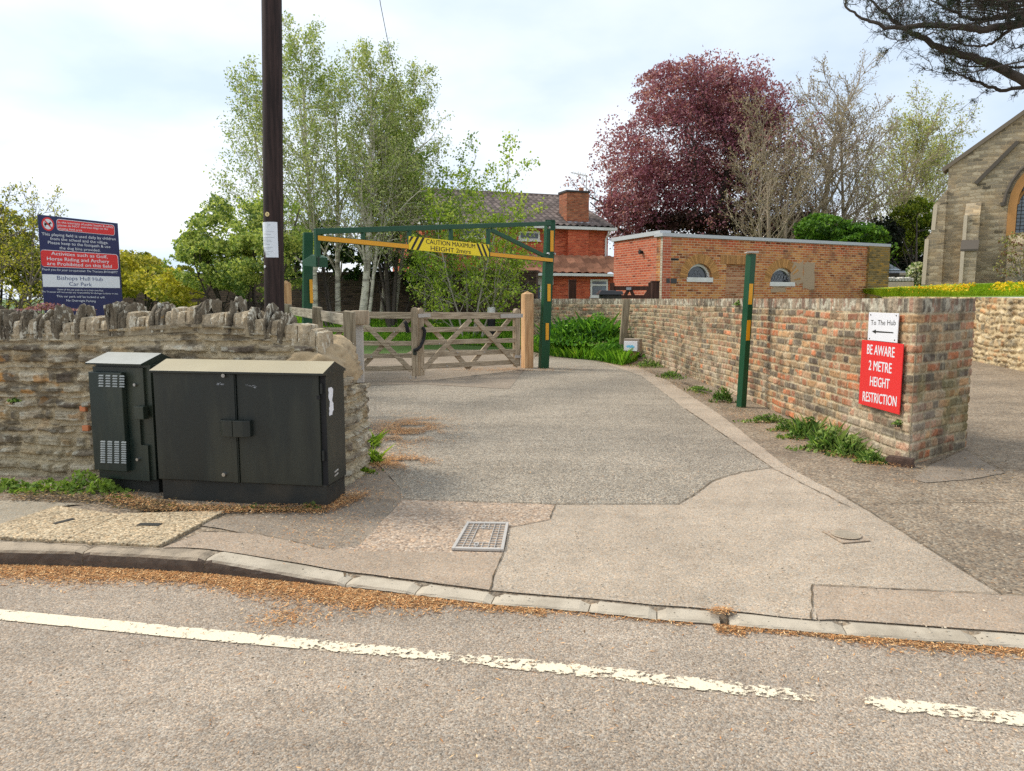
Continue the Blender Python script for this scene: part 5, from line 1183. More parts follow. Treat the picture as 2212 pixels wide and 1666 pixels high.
for x, y in ((2050, 182), (2045, 360)): u, z = H_(x, y); m.tube([bp.P(u, z, .03), bp.P(u, z, .06)], .02, 10)
build_each(m, 'hinge_bolt', M['steel'], hb)
m = MB()
for y0, y1, x0, x1 in ((203, 345, 2030, 2046), (565, 682, 2010, 2025), (830, 944, 1998, 2012)):
    q = b3_((x0 + x1) / 2, (y0 + y1) / 2); Yf = 14.1 - 0.088; pA = at_y(b3_(x0, y0)[0], b3_(x0, y0)[1], Yf); pB = at_y(b3_(x1, y1)[0], b3_(x1, y1)[1], Yf); m.box(pA.x, pA.x + 0.06, Yf - .012, Yf - .004, pB.z, pA.z)
build_each(m, 'marker_strip', M['amber'], hb)
# caution board
cu0, cz0 = H_(1070, 240, .035); cu1, cz1 = H_(1070, 330, .035); cu2, cz2 = H_(1616, 298, .035); cu3, cz3 = H_(1612, 380, .035)
m = MB(); m.prism(bp, [(cu1, cz1), (cu3, cz3), (cu2, cz2), (cu0, cz0)], .0325, .036); cbd = m.build('caution_board', M['yellow'], hb)
L4 = lambda a, b, t: (a[0] + (b[0] - a[0]) * t, a[1] + (b[1] - a[1]) * t)
m = MB()
def b5(x, y): return ((1600 + x / 3.4031) / 1.8445, (850 + y / 3.4031) / 1.8445)
for q in ([(130, 316), (166, 318), (104, 410), (103, 368)], [(205, 322), (240, 324), (152, 494), (122, 490)], [(282, 328), (316, 331), (232, 500), (196, 497)], [(1014, 410), (1042, 412), (1112, 584), (1082, 582)], [(1078, 416), (1106, 418), (1170, 590), (1140, 587)], [(1142, 424), (1164, 426), (1190, 490), (1190, 540)]):
    m.prism(bp, [bp.hit(*b5(*p), .037) for p in q[::-1]], .0362, .0372)
build_each(m, 'hazard_stripe', M['blacktext'], cbd)
m = MB(); put_text(m, bp, 'CAUTION MAXIMUM', b5(332, 412), b5(998, 478), 60 / 6.277, .0374, .011); put_text(m, bp, 'HEIGHT 2mtrs', b5(396, 504), b5(938, 552), 58 / 6.277, .0374, .011); m.build('lettering', M['blacktext'], cbd)
# latch post on the left, with its box
lt = thing('latch_post', 'green steel post at the free end of the height barrier, beside the telegraph pole', 'post', (at_y(665, 700, 10.4).x, 10.4, 0.15), 'green steel barrier posts')
m = MB(); LPx = post(m, 655, 675, 503, 653, 673, 780, 10.4, 0.125, R(25)); m.build('shaft', M['green'], lt, bevel=.006)
m = MB(); pA = at_y(668, 604, 10.3); pB = at_y(676, 655, 10.3); m.box(pA.x, pB.x, 10.305, 10.318, at_y(670, 655, 10.3).z, at_y(670, 604, 10.3).z); m.build('marker_strip', M['amber'], lt)
m = MB(); lpl = Plane(pc(660, 10.1), pc(700, 9.8)); bx = [(816, 880), (816, 940), (985, 955), (985, 835), (930, 805)]
def c9(x, y): return ((950 + x / 3.0286) / 1.8445, (750 + y / 3.0286) / 1.8445)
m.prism(lpl, [lpl.hit(*c9(*p)) for p in bx], -.12, .06); lb = m.build('latch_box', M['green'], lt, bevel=.004)
m = MB(); qs = [lpl.hit(*c9(*p)) for p in ((985, 820), (1000, 760), (1002, 850), (1000, 935), (975, 948))]; m.tube([lpl.P(u, z, .04) for u, z in qs], .008, 6); m.build('latch_chain', M['cab'], lt)
rp = thing('rest_post', 'tall narrow green post with two amber strips, standing against the brick wall', 'post', (at_y(1600, 885, 9.3).x, 9.3, h(2.9, 9.3)), 'green steel barrier posts')
m = MB(); RP = post(m, 1614, 1631, 549, 1592, 1609, 887, 9.3, 0.088, R(30)); m.build('shaft', M['green'], rp, bevel=.005)
m = MB(); x, z = RP[1], RP[3]; m.hexa([(x - .075, 9.22, z + .01), (x + .07, 9.22, z + .01), (x + .07, 9.38, z + .01), (x - .055, 9.38, z + .01), (x - .075, 9.22, z + .026), (x + .07, 9.22, z + .03), (x + .07, 9.38, z + .03), (x - .055, 9.38, z + .026)]); m.build('cap_plate', M['galv'], rp, bevel=.003)
m = MB(); xs_ = lambda z: RP[0] + (RP[1] - RP[0]) * (z - RP[2]) / (RP[3] - RP[2])
for y0, y1 in ((613, 658), (692, 736)):
    z1 = at_y(1615, y0, 9.22).z; z0 = at_y(1611, y1, 9.22).z; a = R(30); V = []
    for z in (z0, z1):
        c = Vector((xs_(z), 9.3)); fx = Vector((math.cos(a), math.sin(a))); fn = Vector((math.sin(a), -math.cos(a)))
        for s0, d in ((-.042, .0445), (.022, .0445), (.022, .046), (-.042, .046)): q = c + fx * s0 + fn * d; V.append((q.x, q.y, z))
    m.hexa([V[3], V[2], V[1], V[0], V[7], V[6], V[5], V[4]])
build_each(m, 'marker_strip', M['amber'], rp)
# ------------------------------------------------------------------ signs on the brick wall
def wsign(q, d):
    h_ = [rpl.hit(*p, d) for p in q]; return h_
red = thing('warning_sign', 'red height-restriction sign with white capitals on the brick wall', 'sign', rpl.P(rpl.hit(1900, 815)[0], rpl.hit(1900, 815)[1], .03))
q = wsign([(1859, 735), (1950, 742), (1944, 893), (1857, 876)], .04); u0 = (q[0][0] + q[3][0]) / 2; u1 = (q[1][0] + q[2][0]) / 2; z1 = (q[0][1] + q[1][1]) / 2; z0 = (q[2][1] + q[3][1]) / 2
m = MB(); m.pbox(rpl, u0, u1, z0, z1, .032, .040); m.build('panel', M['red'], red, bevel=.0015)
def c7(x, y): return ((2900 + x / 1.7534) / 1.8445, (1000 + y / 1.7534) / 1.8445)
m = MB()
for s, a, b_, cap in (('BE AWARE', (972, 718), (1163, 745), 68), ('2 METRE', (983, 830), (1142, 856), 68), ('HEIGHT', (992, 940), (1127, 964), 66), ('RESTRICTION', (941, 1046), (1176, 1088), 68)):
    m = MB(); put_text(m, rpl, s, c7(*a), c7(*b_), cap / 3.234, .0408, .02); m.build('lettering', M['white'], red)
wht = thing('direction_sign', 'small white To The Hub sign with an arrow, above the red sign', 'sign', rpl.P(rpl.hit(1907, 706)[0], rpl.hit(1907, 706)[1], .03))
q = wsign([(1878, 675), (1942, 677), (1937, 740), (1873, 737)], .04); u0 = (q[0][0] + q[3][0]) / 2; u1 = (q[1][0] + q[2][0]) / 2; z1b = (q[0][1] + q[1][1]) / 2; z0b = max((q[2][1] + q[3][1]) / 2, z1 + .004)
m = MB(); m.pbox(rpl, u0, u1, z0b, z1b, .032, .040); m.build('panel', M['white'], wht, bevel=.0015)
m = MB(); put_text(m, rpl, 'To The Hub', c7(998, 518), c7(1172, 520), 36 / 3.234, .0408, .0); 
qa = [rpl.hit(*c7(*p), .0412) for p in ((1006, 563), (1034, 549), (1034, 559), (1156, 568), (1156, 576), (1034, 570), (1034, 580))]; m.prism(rpl, qa[::-1], .0402, .041)
m.build('lettering', M['blacktext'], wht)
m = MB()
for x, y in ((1000, 447), (1178, 452), (990, 612), (1166, 624)): u, z = rpl.hit(*c7(x, y), .04); m.tube([rpl.P(u, z, .04), rpl.P(u, z, .044)], .006, 8)
build_each(m, 'screw', M['cab_base'], wht)
# ------------------------------------------------------------------ timber post and little meter box by the wall
q = at_y(1348, 645, 16.0); tp = thing('timber_post', 'grey timber post leaning at the bend of the brick wall', 'post', (q.x, 15.9, 0.2)); m = MB(); zg = 0.15; xb = at_y(1342, 790, 15.6).x
m.hexa([(xb - .07, 15.55, zg), (xb + .07, 15.55, zg), (xb + .07, 15.69, zg), (xb - .07, 15.69, zg), (q.x - .075, 15.55, 1.5), (q.x + .07, 15.55, 1.5), (q.x + .07, 15.69, 1.5), (q.x - .075, 15.69, 1.5)]); m.build('shaft', M['greywood'], tp, bevel=.008)
bx = Plane(pc(1347, 15.0, 750), pc(1386, 14.8, 750)); mt = thing('meter_box', 'small white-fronted box with a blue smear on two legs by the timber post', 'box', (pc(1366, 14.9)[0], 14.9, h(2.4, 14.9)))
def c6(x, y): return ((2350 + x / 3.702) / 1.8445, (1050 + y / 3.702) / 1.8445)
m = MB(); m.prect(bx, c6(500, 1108), c6(728, 1310), -.16, 0); m.build('casing', m_plain('weathered_casing', S(150, 138, 124), 0.8), mt, bevel=.01)
m = MB(); m.prect(bx, c6(505, 1145), c6(700, 1295), 0.0005, .012); lp_ = m.build('front_panel', M['white'], mt, bevel=.006)
m = MB(); rg_ = random.Random(3); 
u0, z0 = bx.hit(*c6(552, 1225), .013)
for i in range(5): u, z = bx.hit(*c6(560 + i * 19, 1228 + rg_.uniform(-6, 6)), .013); m.prism(bx, [(u + math.cos(R(a)) * .035 * rg_.uniform(.8, 1.2), z + math.sin(R(a)) * .022 * rg_.uniform(.7, 1.3)) for a in range(0, 360, 30)], .0122 + i * .0002, .0130 + i * .0002)
m.build('blue_smear', m_plain('blue_smear', S(120, 200, 236), 0.6), lp_)
for x0, x1 in ((585, 610), (660, 640)):
    a, b_ = bx.hit(*c6(x0 + 10, 1308), -.06), bx.hit(*c6(x1, 1400), -.06); m = MB(); m.pbar(bx, (a[0], a[1] + .01), b_, .045, -.08, -.04); m.build('leg', M['newwood'], mt)
# black bollard with a white top behind the gate
by = 20.2; qt = at_y(1061, 664, by); bo = thing('bollard', 'black bollard with a white top on the grass behind the gate', 'bollard', (qt.x, by, 0.2)); rr_ = 8.5 / F_PX * by
m = MB(); zt_ = at_y(1061, 664, by).z; zm = at_y(1061, 676, by).z; m.tube([(qt.x, by, .2), (qt.x, by, zm)], rr_, 16); m.build('shaft', M['black'], bo, smooth=False); m = MB(); m.tube([(qt.x, by, zm), (qt.x, by, zt_ - .01), (qt.x, by, zt_)], [rr_ * 1.02, rr_ * 1.02, rr_ * .85], 16); m.build('top_band', M['whitepaint'], bo)
# ------------------------------------------------------------------ drain cover and stopcock cover
gq = [g(975, 1192), g(1088, 1195), g(1099, 1135), g(1009, 1134)]; zt_ = h(gq[0].x, gq[0].y) + .020
dc = thing('drain_cover', 'square galvanised recessed cover frame in the forecourt paving', 'drain cover', (sum(p.x for p in gq) / 4, sum(p.y for p in gq) / 4, zt_)); gq = [Vector((p.x, p.y, h(p.x, p.y) + .020)) for p in gq]
bil = lambda s, t: gq[0].lerp(gq[1], s).lerp(gq[3].lerp(gq[2], s), t)
m = MB()
def qbar(s0, t0, s1, t1, z0=-.012, z1=.003): m.hexa([bil(s0, t0) + Vector((0, 0, z0)), bil(s1, t0) + Vector((0, 0, z0)), bil(s1, t1) + Vector((0, 0, z0)), bil(s0, t1) + Vector((0, 0, z0)), bil(s0, t0) + Vector((0, 0, z1)), bil(s1, t0) + Vector((0, 0, z1)), bil(s1, t1) + Vector((0, 0, z1)), bil(s0, t1) + Vector((0, 0, z1))])
qbar(0, 0, .065, 1); qbar(.935, 0, 1, 1); qbar(.066, 0, .934, .055); qbar(.066, .945, .934, 1); m.build('frame', M['galv'], dc, bevel=.002)
m = MB(); 
for i in range(1, 7):
    s0 = .065 + .87 * i / 7 - .007
    if i in (3, 4): 
        for t0, t1 in ((.056, .25), (.75, .944)): qbar(s0, t0, s0 + .013, t1, -.01, .0)
    else: qbar(s0, .056, s0 + .013, .944, -.01, .0)
for k in range(1, 10):
    t0 = .055 + .89 * k / 10 - .004
    for s0, s1 in (((.066, .30), (.70, .934)) if 3 <= k <= 7 else ((.066, .934),)): qbar(s0, t0, s1, t0 + .008, -.01, -.0012)
m.build('grid', M['galv'], dc)
m = MB(); qbar(.066, .056, .934, .944, -.016, -.008); m.build('infill', M['warm_tarmac'], dc)
m = MB(); 
for s0, t0 in ((.44, .16), (.44, .82)): qbar(s0 - .045, t0 - .05, s0 + .045, t0 + .05, -.01, .002)
build_each(m, 'key_plate', M['galv'], dc); m = MB()
for s0, t0 in ((.44, .16), (.44, .82)): c = bil(s0, t0); m.tube([c + Vector((0, 0, .0022)), c + Vector((0, 0, .0030))], .009, 12)
build_each(m, 'key_hole', M['black'], dc)
cq = g(1828, 1161); st = thing('stopcock_cover', 'small worn round cover in a square frame in the smooth apron', 'access cover', (cq.x, cq.y, h(cq.x, cq.y) + .01))
m = MB(); zt_ = h(cq.x, cq.y) + .009; sq = [g(1775, 1150), g(1820, 1177), g(1880, 1172), g(1838, 1147)]
m.hexa([(p.x, p.y, h(p.x, p.y) + .006) for p in sq] + [(p.x, p.y, h(p.x, p.y) + .0135) for p in sq]); m.build('frame', M['strip'], st, bevel=.002)
m = MB(); m.tube([(cq.x, cq.y, zt_ + .006), (cq.x, cq.y, zt_ + .011)], .085, 28); m.build('lid', M['kerb_old'], st, bevel=.002)
m = MB()
for k in range(-3, 4): m.box(cq.x - .07 + abs(k) * .008, cq.x + .07 - abs(k) * .008, cq.y + k * .02 - .003, cq.y + k * .02 + .003, zt_ + .0111, zt_ + .0135)
m.build('ribs', M['kerb'], st)
# ------------------------------------------------------------------ flat-roofed brick outbuilding
M['brick_out'] = m_brick('outbuilding_front_brick', S(178, 96, 56), S(212, 150, 86), S(206, 176, 142), S(192, 118, 66), stain=S(112, 84, 66), stain_amt=0.75, top=S(186, 84, 52), top_z=3.2, zfade=0.8, bw=.23, bh=.078)
M['brick_side'] = m_brick('outbuilding_side_brick', S(186, 88, 58), S(206, 108, 72), S(200, 160, 136), S(176, 82, 56), stain=S(196, 150, 126), stain_amt=0.45, bw=.23, bh=.078)
M['brick_buff'] = m_brick('buff_arch_brick', S(188, 140, 84), S(204, 158, 100), S(176, 152, 122), stain=S(150, 120, 84), stain_amt=0.3, bw=.075, bh=.24)
M['brick_infill'] = m_brick('infill_brick', S(184, 128, 84), S(204, 156, 116), S(190, 160, 130), S(166, 104, 72), stain=S(120, 96, 70), stain_amt=0.3)
M['brick_mossy'] = m_brick('mossy_brick', S(150, 118, 60), S(184, 138, 54), S(150, 132, 96), S(124, 104, 66), stain=S(88, 82, 56), stain_amt=0.7)
M['brick_pale'] = m_brick('limewashed_quoin', S(184, 170, 150), S(206, 194, 174), S(160, 146, 126), stain=S(110, 96, 80), stain_amt=0.6)
def c10(x, y): return ((2450 + x / 1.9235) / 1.8445, (900 + y / 1.9235) / 1.8445)
OB = thing('brick_outbuilding', 'long flat-roofed brick outbuilding with two half-round windows', 'building', (at_y(1425, 640, 23)[0], 23, .4))
of = Plane(pc(1428, 22.8), pc(1921, 27.6)); os_ = Plane(pc(1326, 25.6), pc(1428, 22.8))
uR_ = of.hit(*c10(2094, 150))[0]; zT = (of.hit(*c10(345, 50))[1] + of.hit(*c10(2094, 155))[1]) / 2
w1a, w1z = of.hit(*c10(556, 395)); w1b, _ = of.hit(*c10(742, 400)); w1t = of.hit(*c10(665, 290))[1]
w2a, w2z = of.hit(*c10(1192, 430)); w2b, _ = of.hit(*c10(1372, 438)); w2t = of.hit(*c10(1290, 322))[1]
# front wall with two real half-round openings and the recessed panel
def wall_with_arches(pl, L_, z0, z1, holes, recess, dep, mat, parent):
    mb = MB(); us = [0]
    cuts = sorted([(a, b, z, t, True) for a, b, z, t in holes] + [(a, b, z, t, False) for a, b, z, t in recess])
    u = 0
    for a, b, z, t, arch in cuts:
        mb.pbox(pl, u, a, z0, z1, -dep, 0); mb.pbox(pl, a, b, z0, z, -dep, 0)
        if arch:
            n_ = 14; rx_ = (b - a) / 2; rz_ = t - z; cx_ = (a + b) / 2
            for k in range(n_):
                a0, a1 = math.pi - math.pi * k / n_, math.pi - math.pi * (k + 1) / n_
                p0 = (cx_ + math.cos(a0) * rx_, z + math.sin(a0) * rz_); p1 = (cx_ + math.cos(a1) * rx_, z + math.sin(a1) * rz_)
                mb.prism(pl, [p0, p1, (p1[0], z1), (p0[0], z1)], -dep, 0)
        else: mb.pbox(pl, a, b, t, z1, -dep, 0)
        u = b
    mb.pbox(pl, u, L_, z0, z1, -dep, 0); return mb.build('wall', mat, parent)
ra, rz0 = of.hit(*c10(846, 540)); rb_, rz1 = of.hit(*c10(1045, 300)); rz0 = 1.0
upil = of.hit(*c10(1930, 300))[0]
wall_with_arches(of, uR_, .2, zT - .08, [(w1a, w1b, w1z, w1t), (w2a, w2b, w2z, w2t)], [(ra, rb_, rz0, rz1)], .3, M['brick_out'], OB)
m = MB(); m.pbox(of, ra - .02, rb_ + .02, rz0 - .02, rz1 + .02, -.34, -.1); m.build('blocked_doorway', M['brick_infill'], OB)
m = MB(); m.pbox(of, upil, uR_ + .01, .2, zT - .075, .002, .09); m.build('end_pier', M['brick_mossy'], OB)
usd = os_.hit(1326, 560)[0]; zS = (os_.hit(1328, 517)[1] + os_.hit(1422, 505)[1]) / 2 - .06
m = MB(); m.pbox(os_, usd, os_.L - .0, .2, zS, -.3, 0); m.build('side_wall', M['brick_side'], OB)
m = MB(); m.pbox(os_, os_.L - .28, os_.L + .003, .2, zT - .085, .003, .012); m.build('quoin', M['brick_pale'], OB)
# body behind: roof slab
P0, P1_, P2 = Vector(os_.P(usd, 0)[:2]), Vector(of.P(0, 0)[:2]), Vector(of.P(uR_, 0)[:2]); P3 = P2 + (P0 - P1_)
m = MB(); pl4 = [P1_, P2, P3, P0]; cc = sum(pl4, Vector((0, 0))) / 4; pp = [p.lerp(cc, .15) for p in pl4]
m.hexa([(p.x, p.y, .2) for p in pp] + [(p.x, p.y, zS - .1) for p in pp]); m.build('inner_block', M['brick_infill'], OB)
m = MB(); m.pbox(of, -.06, uR_ + .1, zT - .075, zT + .03, -.36, .05); m.build('coping', M['kerb_face'] if False else m_plain('roof_trim', S(188, 190, 192), .5, var=.06), OB)
m = MB(); m.pbox(os_, usd - .1, os_.L - .08, zS, zS + .13, -.33, .06); m.build('coping', bpy.data.materials['roof_trim'], OB)
m = MB(); ex = of.P(0, 0, -.3); m.hexa([(p.x, p.y, zS + .0) for p in pl4] + [(p.x, p.y, zS + .05) for p in pl4]) if False else None
def halfwin(a, b, z, t, pattern):
    cx_ = (a + b) / 2; rx_, rz_ = (b - a) / 2, t - z; f = MB(); n_ = 16; wf = .08
    ring = [(cx_ + math.cos(math.pi * k / n_) * rx_, z + math.sin(math.pi * k / n_) * rz_) for k in range(n_ + 1)]
    ring2 = [(cx_ + math.cos(math.pi * k / n_) * (rx_ - wf), z + math.sin(math.pi * k / n_) * (rz_ - wf)) for k in range(n_ + 1)]
    for k in range(n_): f.prism(of, [ring2[k], ring[k], ring[k + 1], ring2[k + 1]], -.2, -.10)
    f.pbox(of, a - .03, b + .03, z - .14, z, -.2, .03); fo = f.build('window', M['whitepaint'], OB)
    p = MB(); p.prism(of, [(cx_ + math.cos(math.pi * k / n_) * (rx_ - wf * .9), z + math.sin(math.pi * k / n_) * (rz_ - wf * .9)) for k in range(n_ + 1)], -.19, -.16); p.build('pane', M['glass'], fo)
    q = MB(); rgw = random.Random(int(a * 10))
    for k in range(6):
        if pattern: # scrolling grille
            u_ = cx_ + (k - 2.5) * rx_ * .26; pts = [(u_ + math.cos(tt) * .07 * (1 - tt / 14), z + rz_ * .38 * (1 - abs(k - 2.5) * .12) + math.sin(tt) * .13 * (1 - tt / 14)) for tt in np.linspace(0, 8, 18)]; q.tube([of.P(uu, zz, -.15) for uu, zz in pts], .011, 5)
        else:
            u_ = cx_ + rgw.uniform(-.6, .6) * rx_; u2 = u_ + rgw.uniform(-.3, .3); q.tube([of.P(u_, z + .03, -.15), of.P(u2, z + rz_ * .6 * (1 - abs(u2 - cx_) / rx_ * .6), -.15)], .006, 4)
    q.build('grille', M['greytext'], fo)
    # ring of bricks on end, one by one
    ar = MB(); n_ = 30; w_ = .30
    for k in range(n_):
        a0, a1 = math.pi * (k + .06) / n_, math.pi * (k + .94) / n_; d = .004 + rgw.uniform(0, .012)
        pp_ = [(cx_ + math.cos(aa) * (rx_ + rr2), z + math.sin(aa) * (rz_ + rr2)) for aa, rr2 in ((a0, .004), (a0, w_), (a1, w_), (a1, .004))]; ar.prism(of, pp_, -.01, d, tuple(np.array(S(192, 142, 86)) * rgw.uniform(.75, 1.15)))
    ar.build('brick_arch', M['brickcol'], OB, col=True)
halfwin(w1a, w1b, w1z, w1t, False); halfwin(w2a, w2b, w2z, w2t, True)
ar = MB(); rgw = random.Random(3); n_ = int((rb_ - ra + .5) / .085)
for k in range(n_):
    u = ra - .25 + k * .085; ar.pbox(of, u, u + .075, rz1 + .01, rz1 + .29, -.01, .004 + rgw.uniform(0, .01), tuple(np.array(S(190, 140, 88)) * rgw.uniform(.7, 1.1)))
ar.build('flat_arch', M['brickcol'], OB, col=True)
m = MB(); m.prect(of, c10(397, 402), c10(474, 440), .002, .03); npl = m.build('name_plate', m_plain('slate_plate', S(58, 56, 56), .5), OB)
m = MB(); m.prect(of, c10(412, 248), c10(490, 266), -.0, .006); m.build('vent_slot', M['black'], OB)
m = MB(); q = os_.hit(1388, 545); m.tube([os_.P(q[0], q[1], .0), os_.P(q[0], q[1], .12)], [.05, .07], 10); m.build('wall_light', M['black'], OB)
m = MB(); 
for (x0, y0, x1, y1) in ((1440, 290, 1525, 480), (1350, 270, 1440, 440), (1200, 465, 1310, 500)):
    u0, z1 = of.hit(*c10(x0, y0)); u1, z0 = of.hit(*c10(x1, y1)); 
    m.prism(of, [(u0 + (u1 - u0) * t[0] + rgw.uniform(-.06, .06), z0 + (z1 - z0) * t[1] + rgw.uniform(-.06, .06)) for t in ((0, 0), (.3, .05), (.6, -.05), (1, 0), (1.02, .4), (.98, .7), (1, 1), (.6, .97), (.3, 1.03), (0, 1), (.05, .6), (-.03, .3))], 0.0, .008 + .003 * (x0 == 1350))
build_each(m, 'render_patch', m_plain('old_render', S(176, 152, 124), .95, var=.12, scale=5, bump=.4), OB)
# ------------------------------------------------------------------ brick house with tiled roofs
M['brick_house'] = m_brick('orange_house_brick', S(208, 92, 58), S(224, 116, 76), S(190, 120, 92), S(178, 74, 48), stain=S(150, 70, 48), stain_amt=.35)
M['chimney_brick'] = m_brick('weathered_chimney_brick', S(176, 96, 62), S(190, 118, 82), S(150, 120, 96), S(150, 84, 60), stain=S(110, 92, 72), stain_amt=.6)
M['tile_dark'] = m_attr('dark_roof_tile', .85, .2, 6, .3, 30, .01); 
def c4(x, y): return ((1900 + x / 1.851) / 1.8445, (650 + y / 1.851) / 1.8445)
HS = thing('brick_house', 'two-storey orange brick house with dark tiled roof and broad chimney', 'house', (at_y(1316, 640, 38)[0], 38, .2))
hpn = Plane(pc(900, 34.6), pc(1316, 38.0)); hu = lambda x, y, off=0: hpn.hit(*c4(x, y), off)
HR = hpn.hit(1313, 540)[0]; zE = (hu(560, 480)[1] + hu(1018, 497)[1]) / 2
m = MB(); m.pbox(hpn, 0.3, HR, .1, zE, -7.2, 0); m.build('wall', M['brick_house'], HS)
def tileroof(name, pl, u0, u1, zlo, dlo, zhi, dhi, color, parent, pitch=.3, rowp=.30, skew=0.0):
    nu = int((u1 - u0) / .06) + 1; sl = math.hypot(zhi - zlo, dhi - dlo); nv = int(sl / .06) + 1
    us = np.linspace(u0, u1, nu); ts = np.linspace(0, 1, nv); U, Tt = np.meshgrid(us, ts, indexing='ij'); V_ = Tt * sl
    row = np.floor(V_ / rowp); hgt = .075 * (np.sin(U / pitch * 2 * math.pi) * .5 + .5) ** .8 + .06 * (1 - (V_ / rowp - row))
    nd, nz = (zhi - zlo) / sl, (dlo - dhi) / sl
    D = dlo + (dhi - dlo) * Tt + nd * hgt; Z = zlo + (zhi - zlo) * Tt + nz * hgt
    U2 = U + skew * Tt * (U - u0) / (u1 - u0)
    X = pl.o.x + pl.d.x * U2 + pl.n.x * D; Y_ = pl.o.y + pl.d.y * U2 + pl.n.y * D
    r = hsh(np.floor(U / pitch + .5), row, 5) * 1.5 - .25; n_ = fbm(U * .7, V_ * .9, 6, 4)
    C = np.array(color) * (.7 + .45 * r + .7 * (n_ - .5))[..., None]
    return obj(name, np.stack([X, Y_, Z], -1).reshape(-1, 3), grid_faces(nu, nv), M['tile_dark'], parent, smooth=False, col=C.reshape(-1, 3), uv=False)
zRd = at_y(1290, 457, 41.5).z
tileroof('roof', hpn, 0.1, HR + .25, zE + .05, .45, zE + 2.0, -3.4, S(112, 100, 94), HS, pitch=.34, rowp=.34, skew=-1.0)
tr = MB(); tr.add([hpn.P(HR + .25, zE + .04, .45), hpn.P(HR + .25, zE + .04, -7.4), hpn.P(HR - .75, zE + 1.98, -3.4), hpn.P(0.1, zE + 1.98, -3.4), hpn.P(0.1, zE + .04, -7.4), hpn.P(0.1, zE + .04, .45)], [(0, 1, 2), (1, 4, 3, 2), (3, 4, 5), (0, 5, 4, 1)]); tr.build('roof_back', m_plain('roof_tile_plain', S(104, 90, 82), .9), HS)
m = MB(); m.tube([hpn.P(0.1, zE + 2.03, -3.4), hpn.P(HR - .75, zE + 2.03, -3.4)], .10, 8); m.build('ridge_tiles', bpy.data.materials['roof_tile_plain'], HS)
m = MB(); m.pbox(hpn, 0.1, HR + .28, zE - .06, zE + .08, .30, .46); m.build('gutter', M['whitepaint'], HS)
m = MB(); m.pbox(hpn, 0.1, HR + .26, zE - .04, zE + .02, .002, .298); m.build('soffit', m_plain('soffit_grey', S(170, 166, 160), .7), HS)
m = MB(); ud = hu(945, 600)[0]; zl1 = hu(500, 690)[1]; m.tube([hpn.P(ud + .12, zE - .05, .36), hpn.P(ud + .1, zE - .12, .30), hpn.P(ud, zE - .45, .09), hpn.P(ud, hu(940, 690)[1], .09)], .05, 8); m.build('downpipe', M['whitepaint'], HS)
ca, cb_ = hu(655, 600)[0], hu(805, 600)[0]
m = MB(); m.pbox(hpn, ca, cb_, .1, zE - .07, .003, .28); m.build('chimney_breast', M['brick_house'], HS)
ca2, cb2 = hu(652, 330, -.2)[0], hu(815, 330, -.2)[0]; zct = hu(735, 222, -.2)[1]
m = MB(); m.pbox(hpn, ca2, cb2, zE - .05, zct, -.95, -.02); ch = m.build('chimney', M['chimney_brick'], HS)
m = MB(); m.pbox(hpn, ca2 - .05, cb2 + .05, zct + .002, zct + .10, -1.0, .03); m.build('chimney_cap', m_plain('dark_cap', S(60, 54, 50), .9), ch)
m = MB(); u = hu(770, 210, -.5)[0]; m.tube([hpn.P(u, zct + .1, -.5), hpn.P(u, zct + .32, -.5)], .12, 10); m.build('chimney_pot', m_plain('terracotta', S(170, 110, 80), .9), ch)
m = MB(); m.pbox(hpn, ca2 - .12, cb2 + .16, zE + .10, zE + .34, .02, .12); m.build('lead_flashing', m_plain('lead', S(168, 170, 176), .6), HS)
an = thing('television_aerial', 'thin television aerial on a mast above the house chimney', 'aerial', hpn.P(hu(808, 215, -.4)[0], zct + .1, -.4)); m = MB()
u = hu(808, 150, -.4)[0]; za = hu(808, 88, -.4)[1]; m.tube([hpn.P(u, zct + .1, -.4), hpn.P(u, za, -.4)], .022, 6); m.build('mast', M['galv'], an); m = MB()
ul, zl = hu(697, 70, -.4); m.tube([hpn.P(ul, zl, -.4), hpn.P(u + .05, za - .05, -.4)], .015, 5)
for k in range(7): t = k / 6.5; uu = ul + (u - ul) * t; zz = zl + (za - .05 - zl) * t; m.tube([hpn.P(uu, zz, -.7), hpn.P(uu, zz, -.1)], .009, 4); m.tube([hpn.P(uu, zz - .1 * (t > .4), -.4), hpn.P(uu, zz + .12 * (t > .4) + .02, -.4)], .009, 4)
m.tube([hpn.P(hu(735, 95, -.4)[0], hu(735, 95, -.4)[1], -.4), hpn.P(hu(770, 118, -.4)[0], hu(770, 118, -.4)[1], -.4), hpn.P(u, za - .3, -.4)], .012, 4); m.build('antenna', M['galv'], an)
def window(pl, a, b, parent, mull=1, split=None, off=0.004, glass='glass'):
    u0, z1 = pl.hit(*a, .03); u1, z0 = pl.hit(*b, .03); m = MB(); m.pframe(pl, u0, u1, z0, z1, .09, off, .05)
    if split: zz = z0 + (z1 - z0) * split; m.pbox(pl, u0 + .09, u1 - .09, zz - .04, zz + .04, off, .05)
    m.pbox(pl, u0 - .05, u1 + .05, z0 - .06, z0, off, .09); w_ = m.build('window', M['whitepaint'], parent)
    m = MB(); m.pbox(pl, u0 + .08, u1 - .08, z0 + .08, z1 - .08, off, .02); m.build('pane', M[glass], w_); return w_
window(hpn, c4(308, 500), c4(464, 572), HS); window(hpn, c4(-120, 480), c4(60, 556), HS)
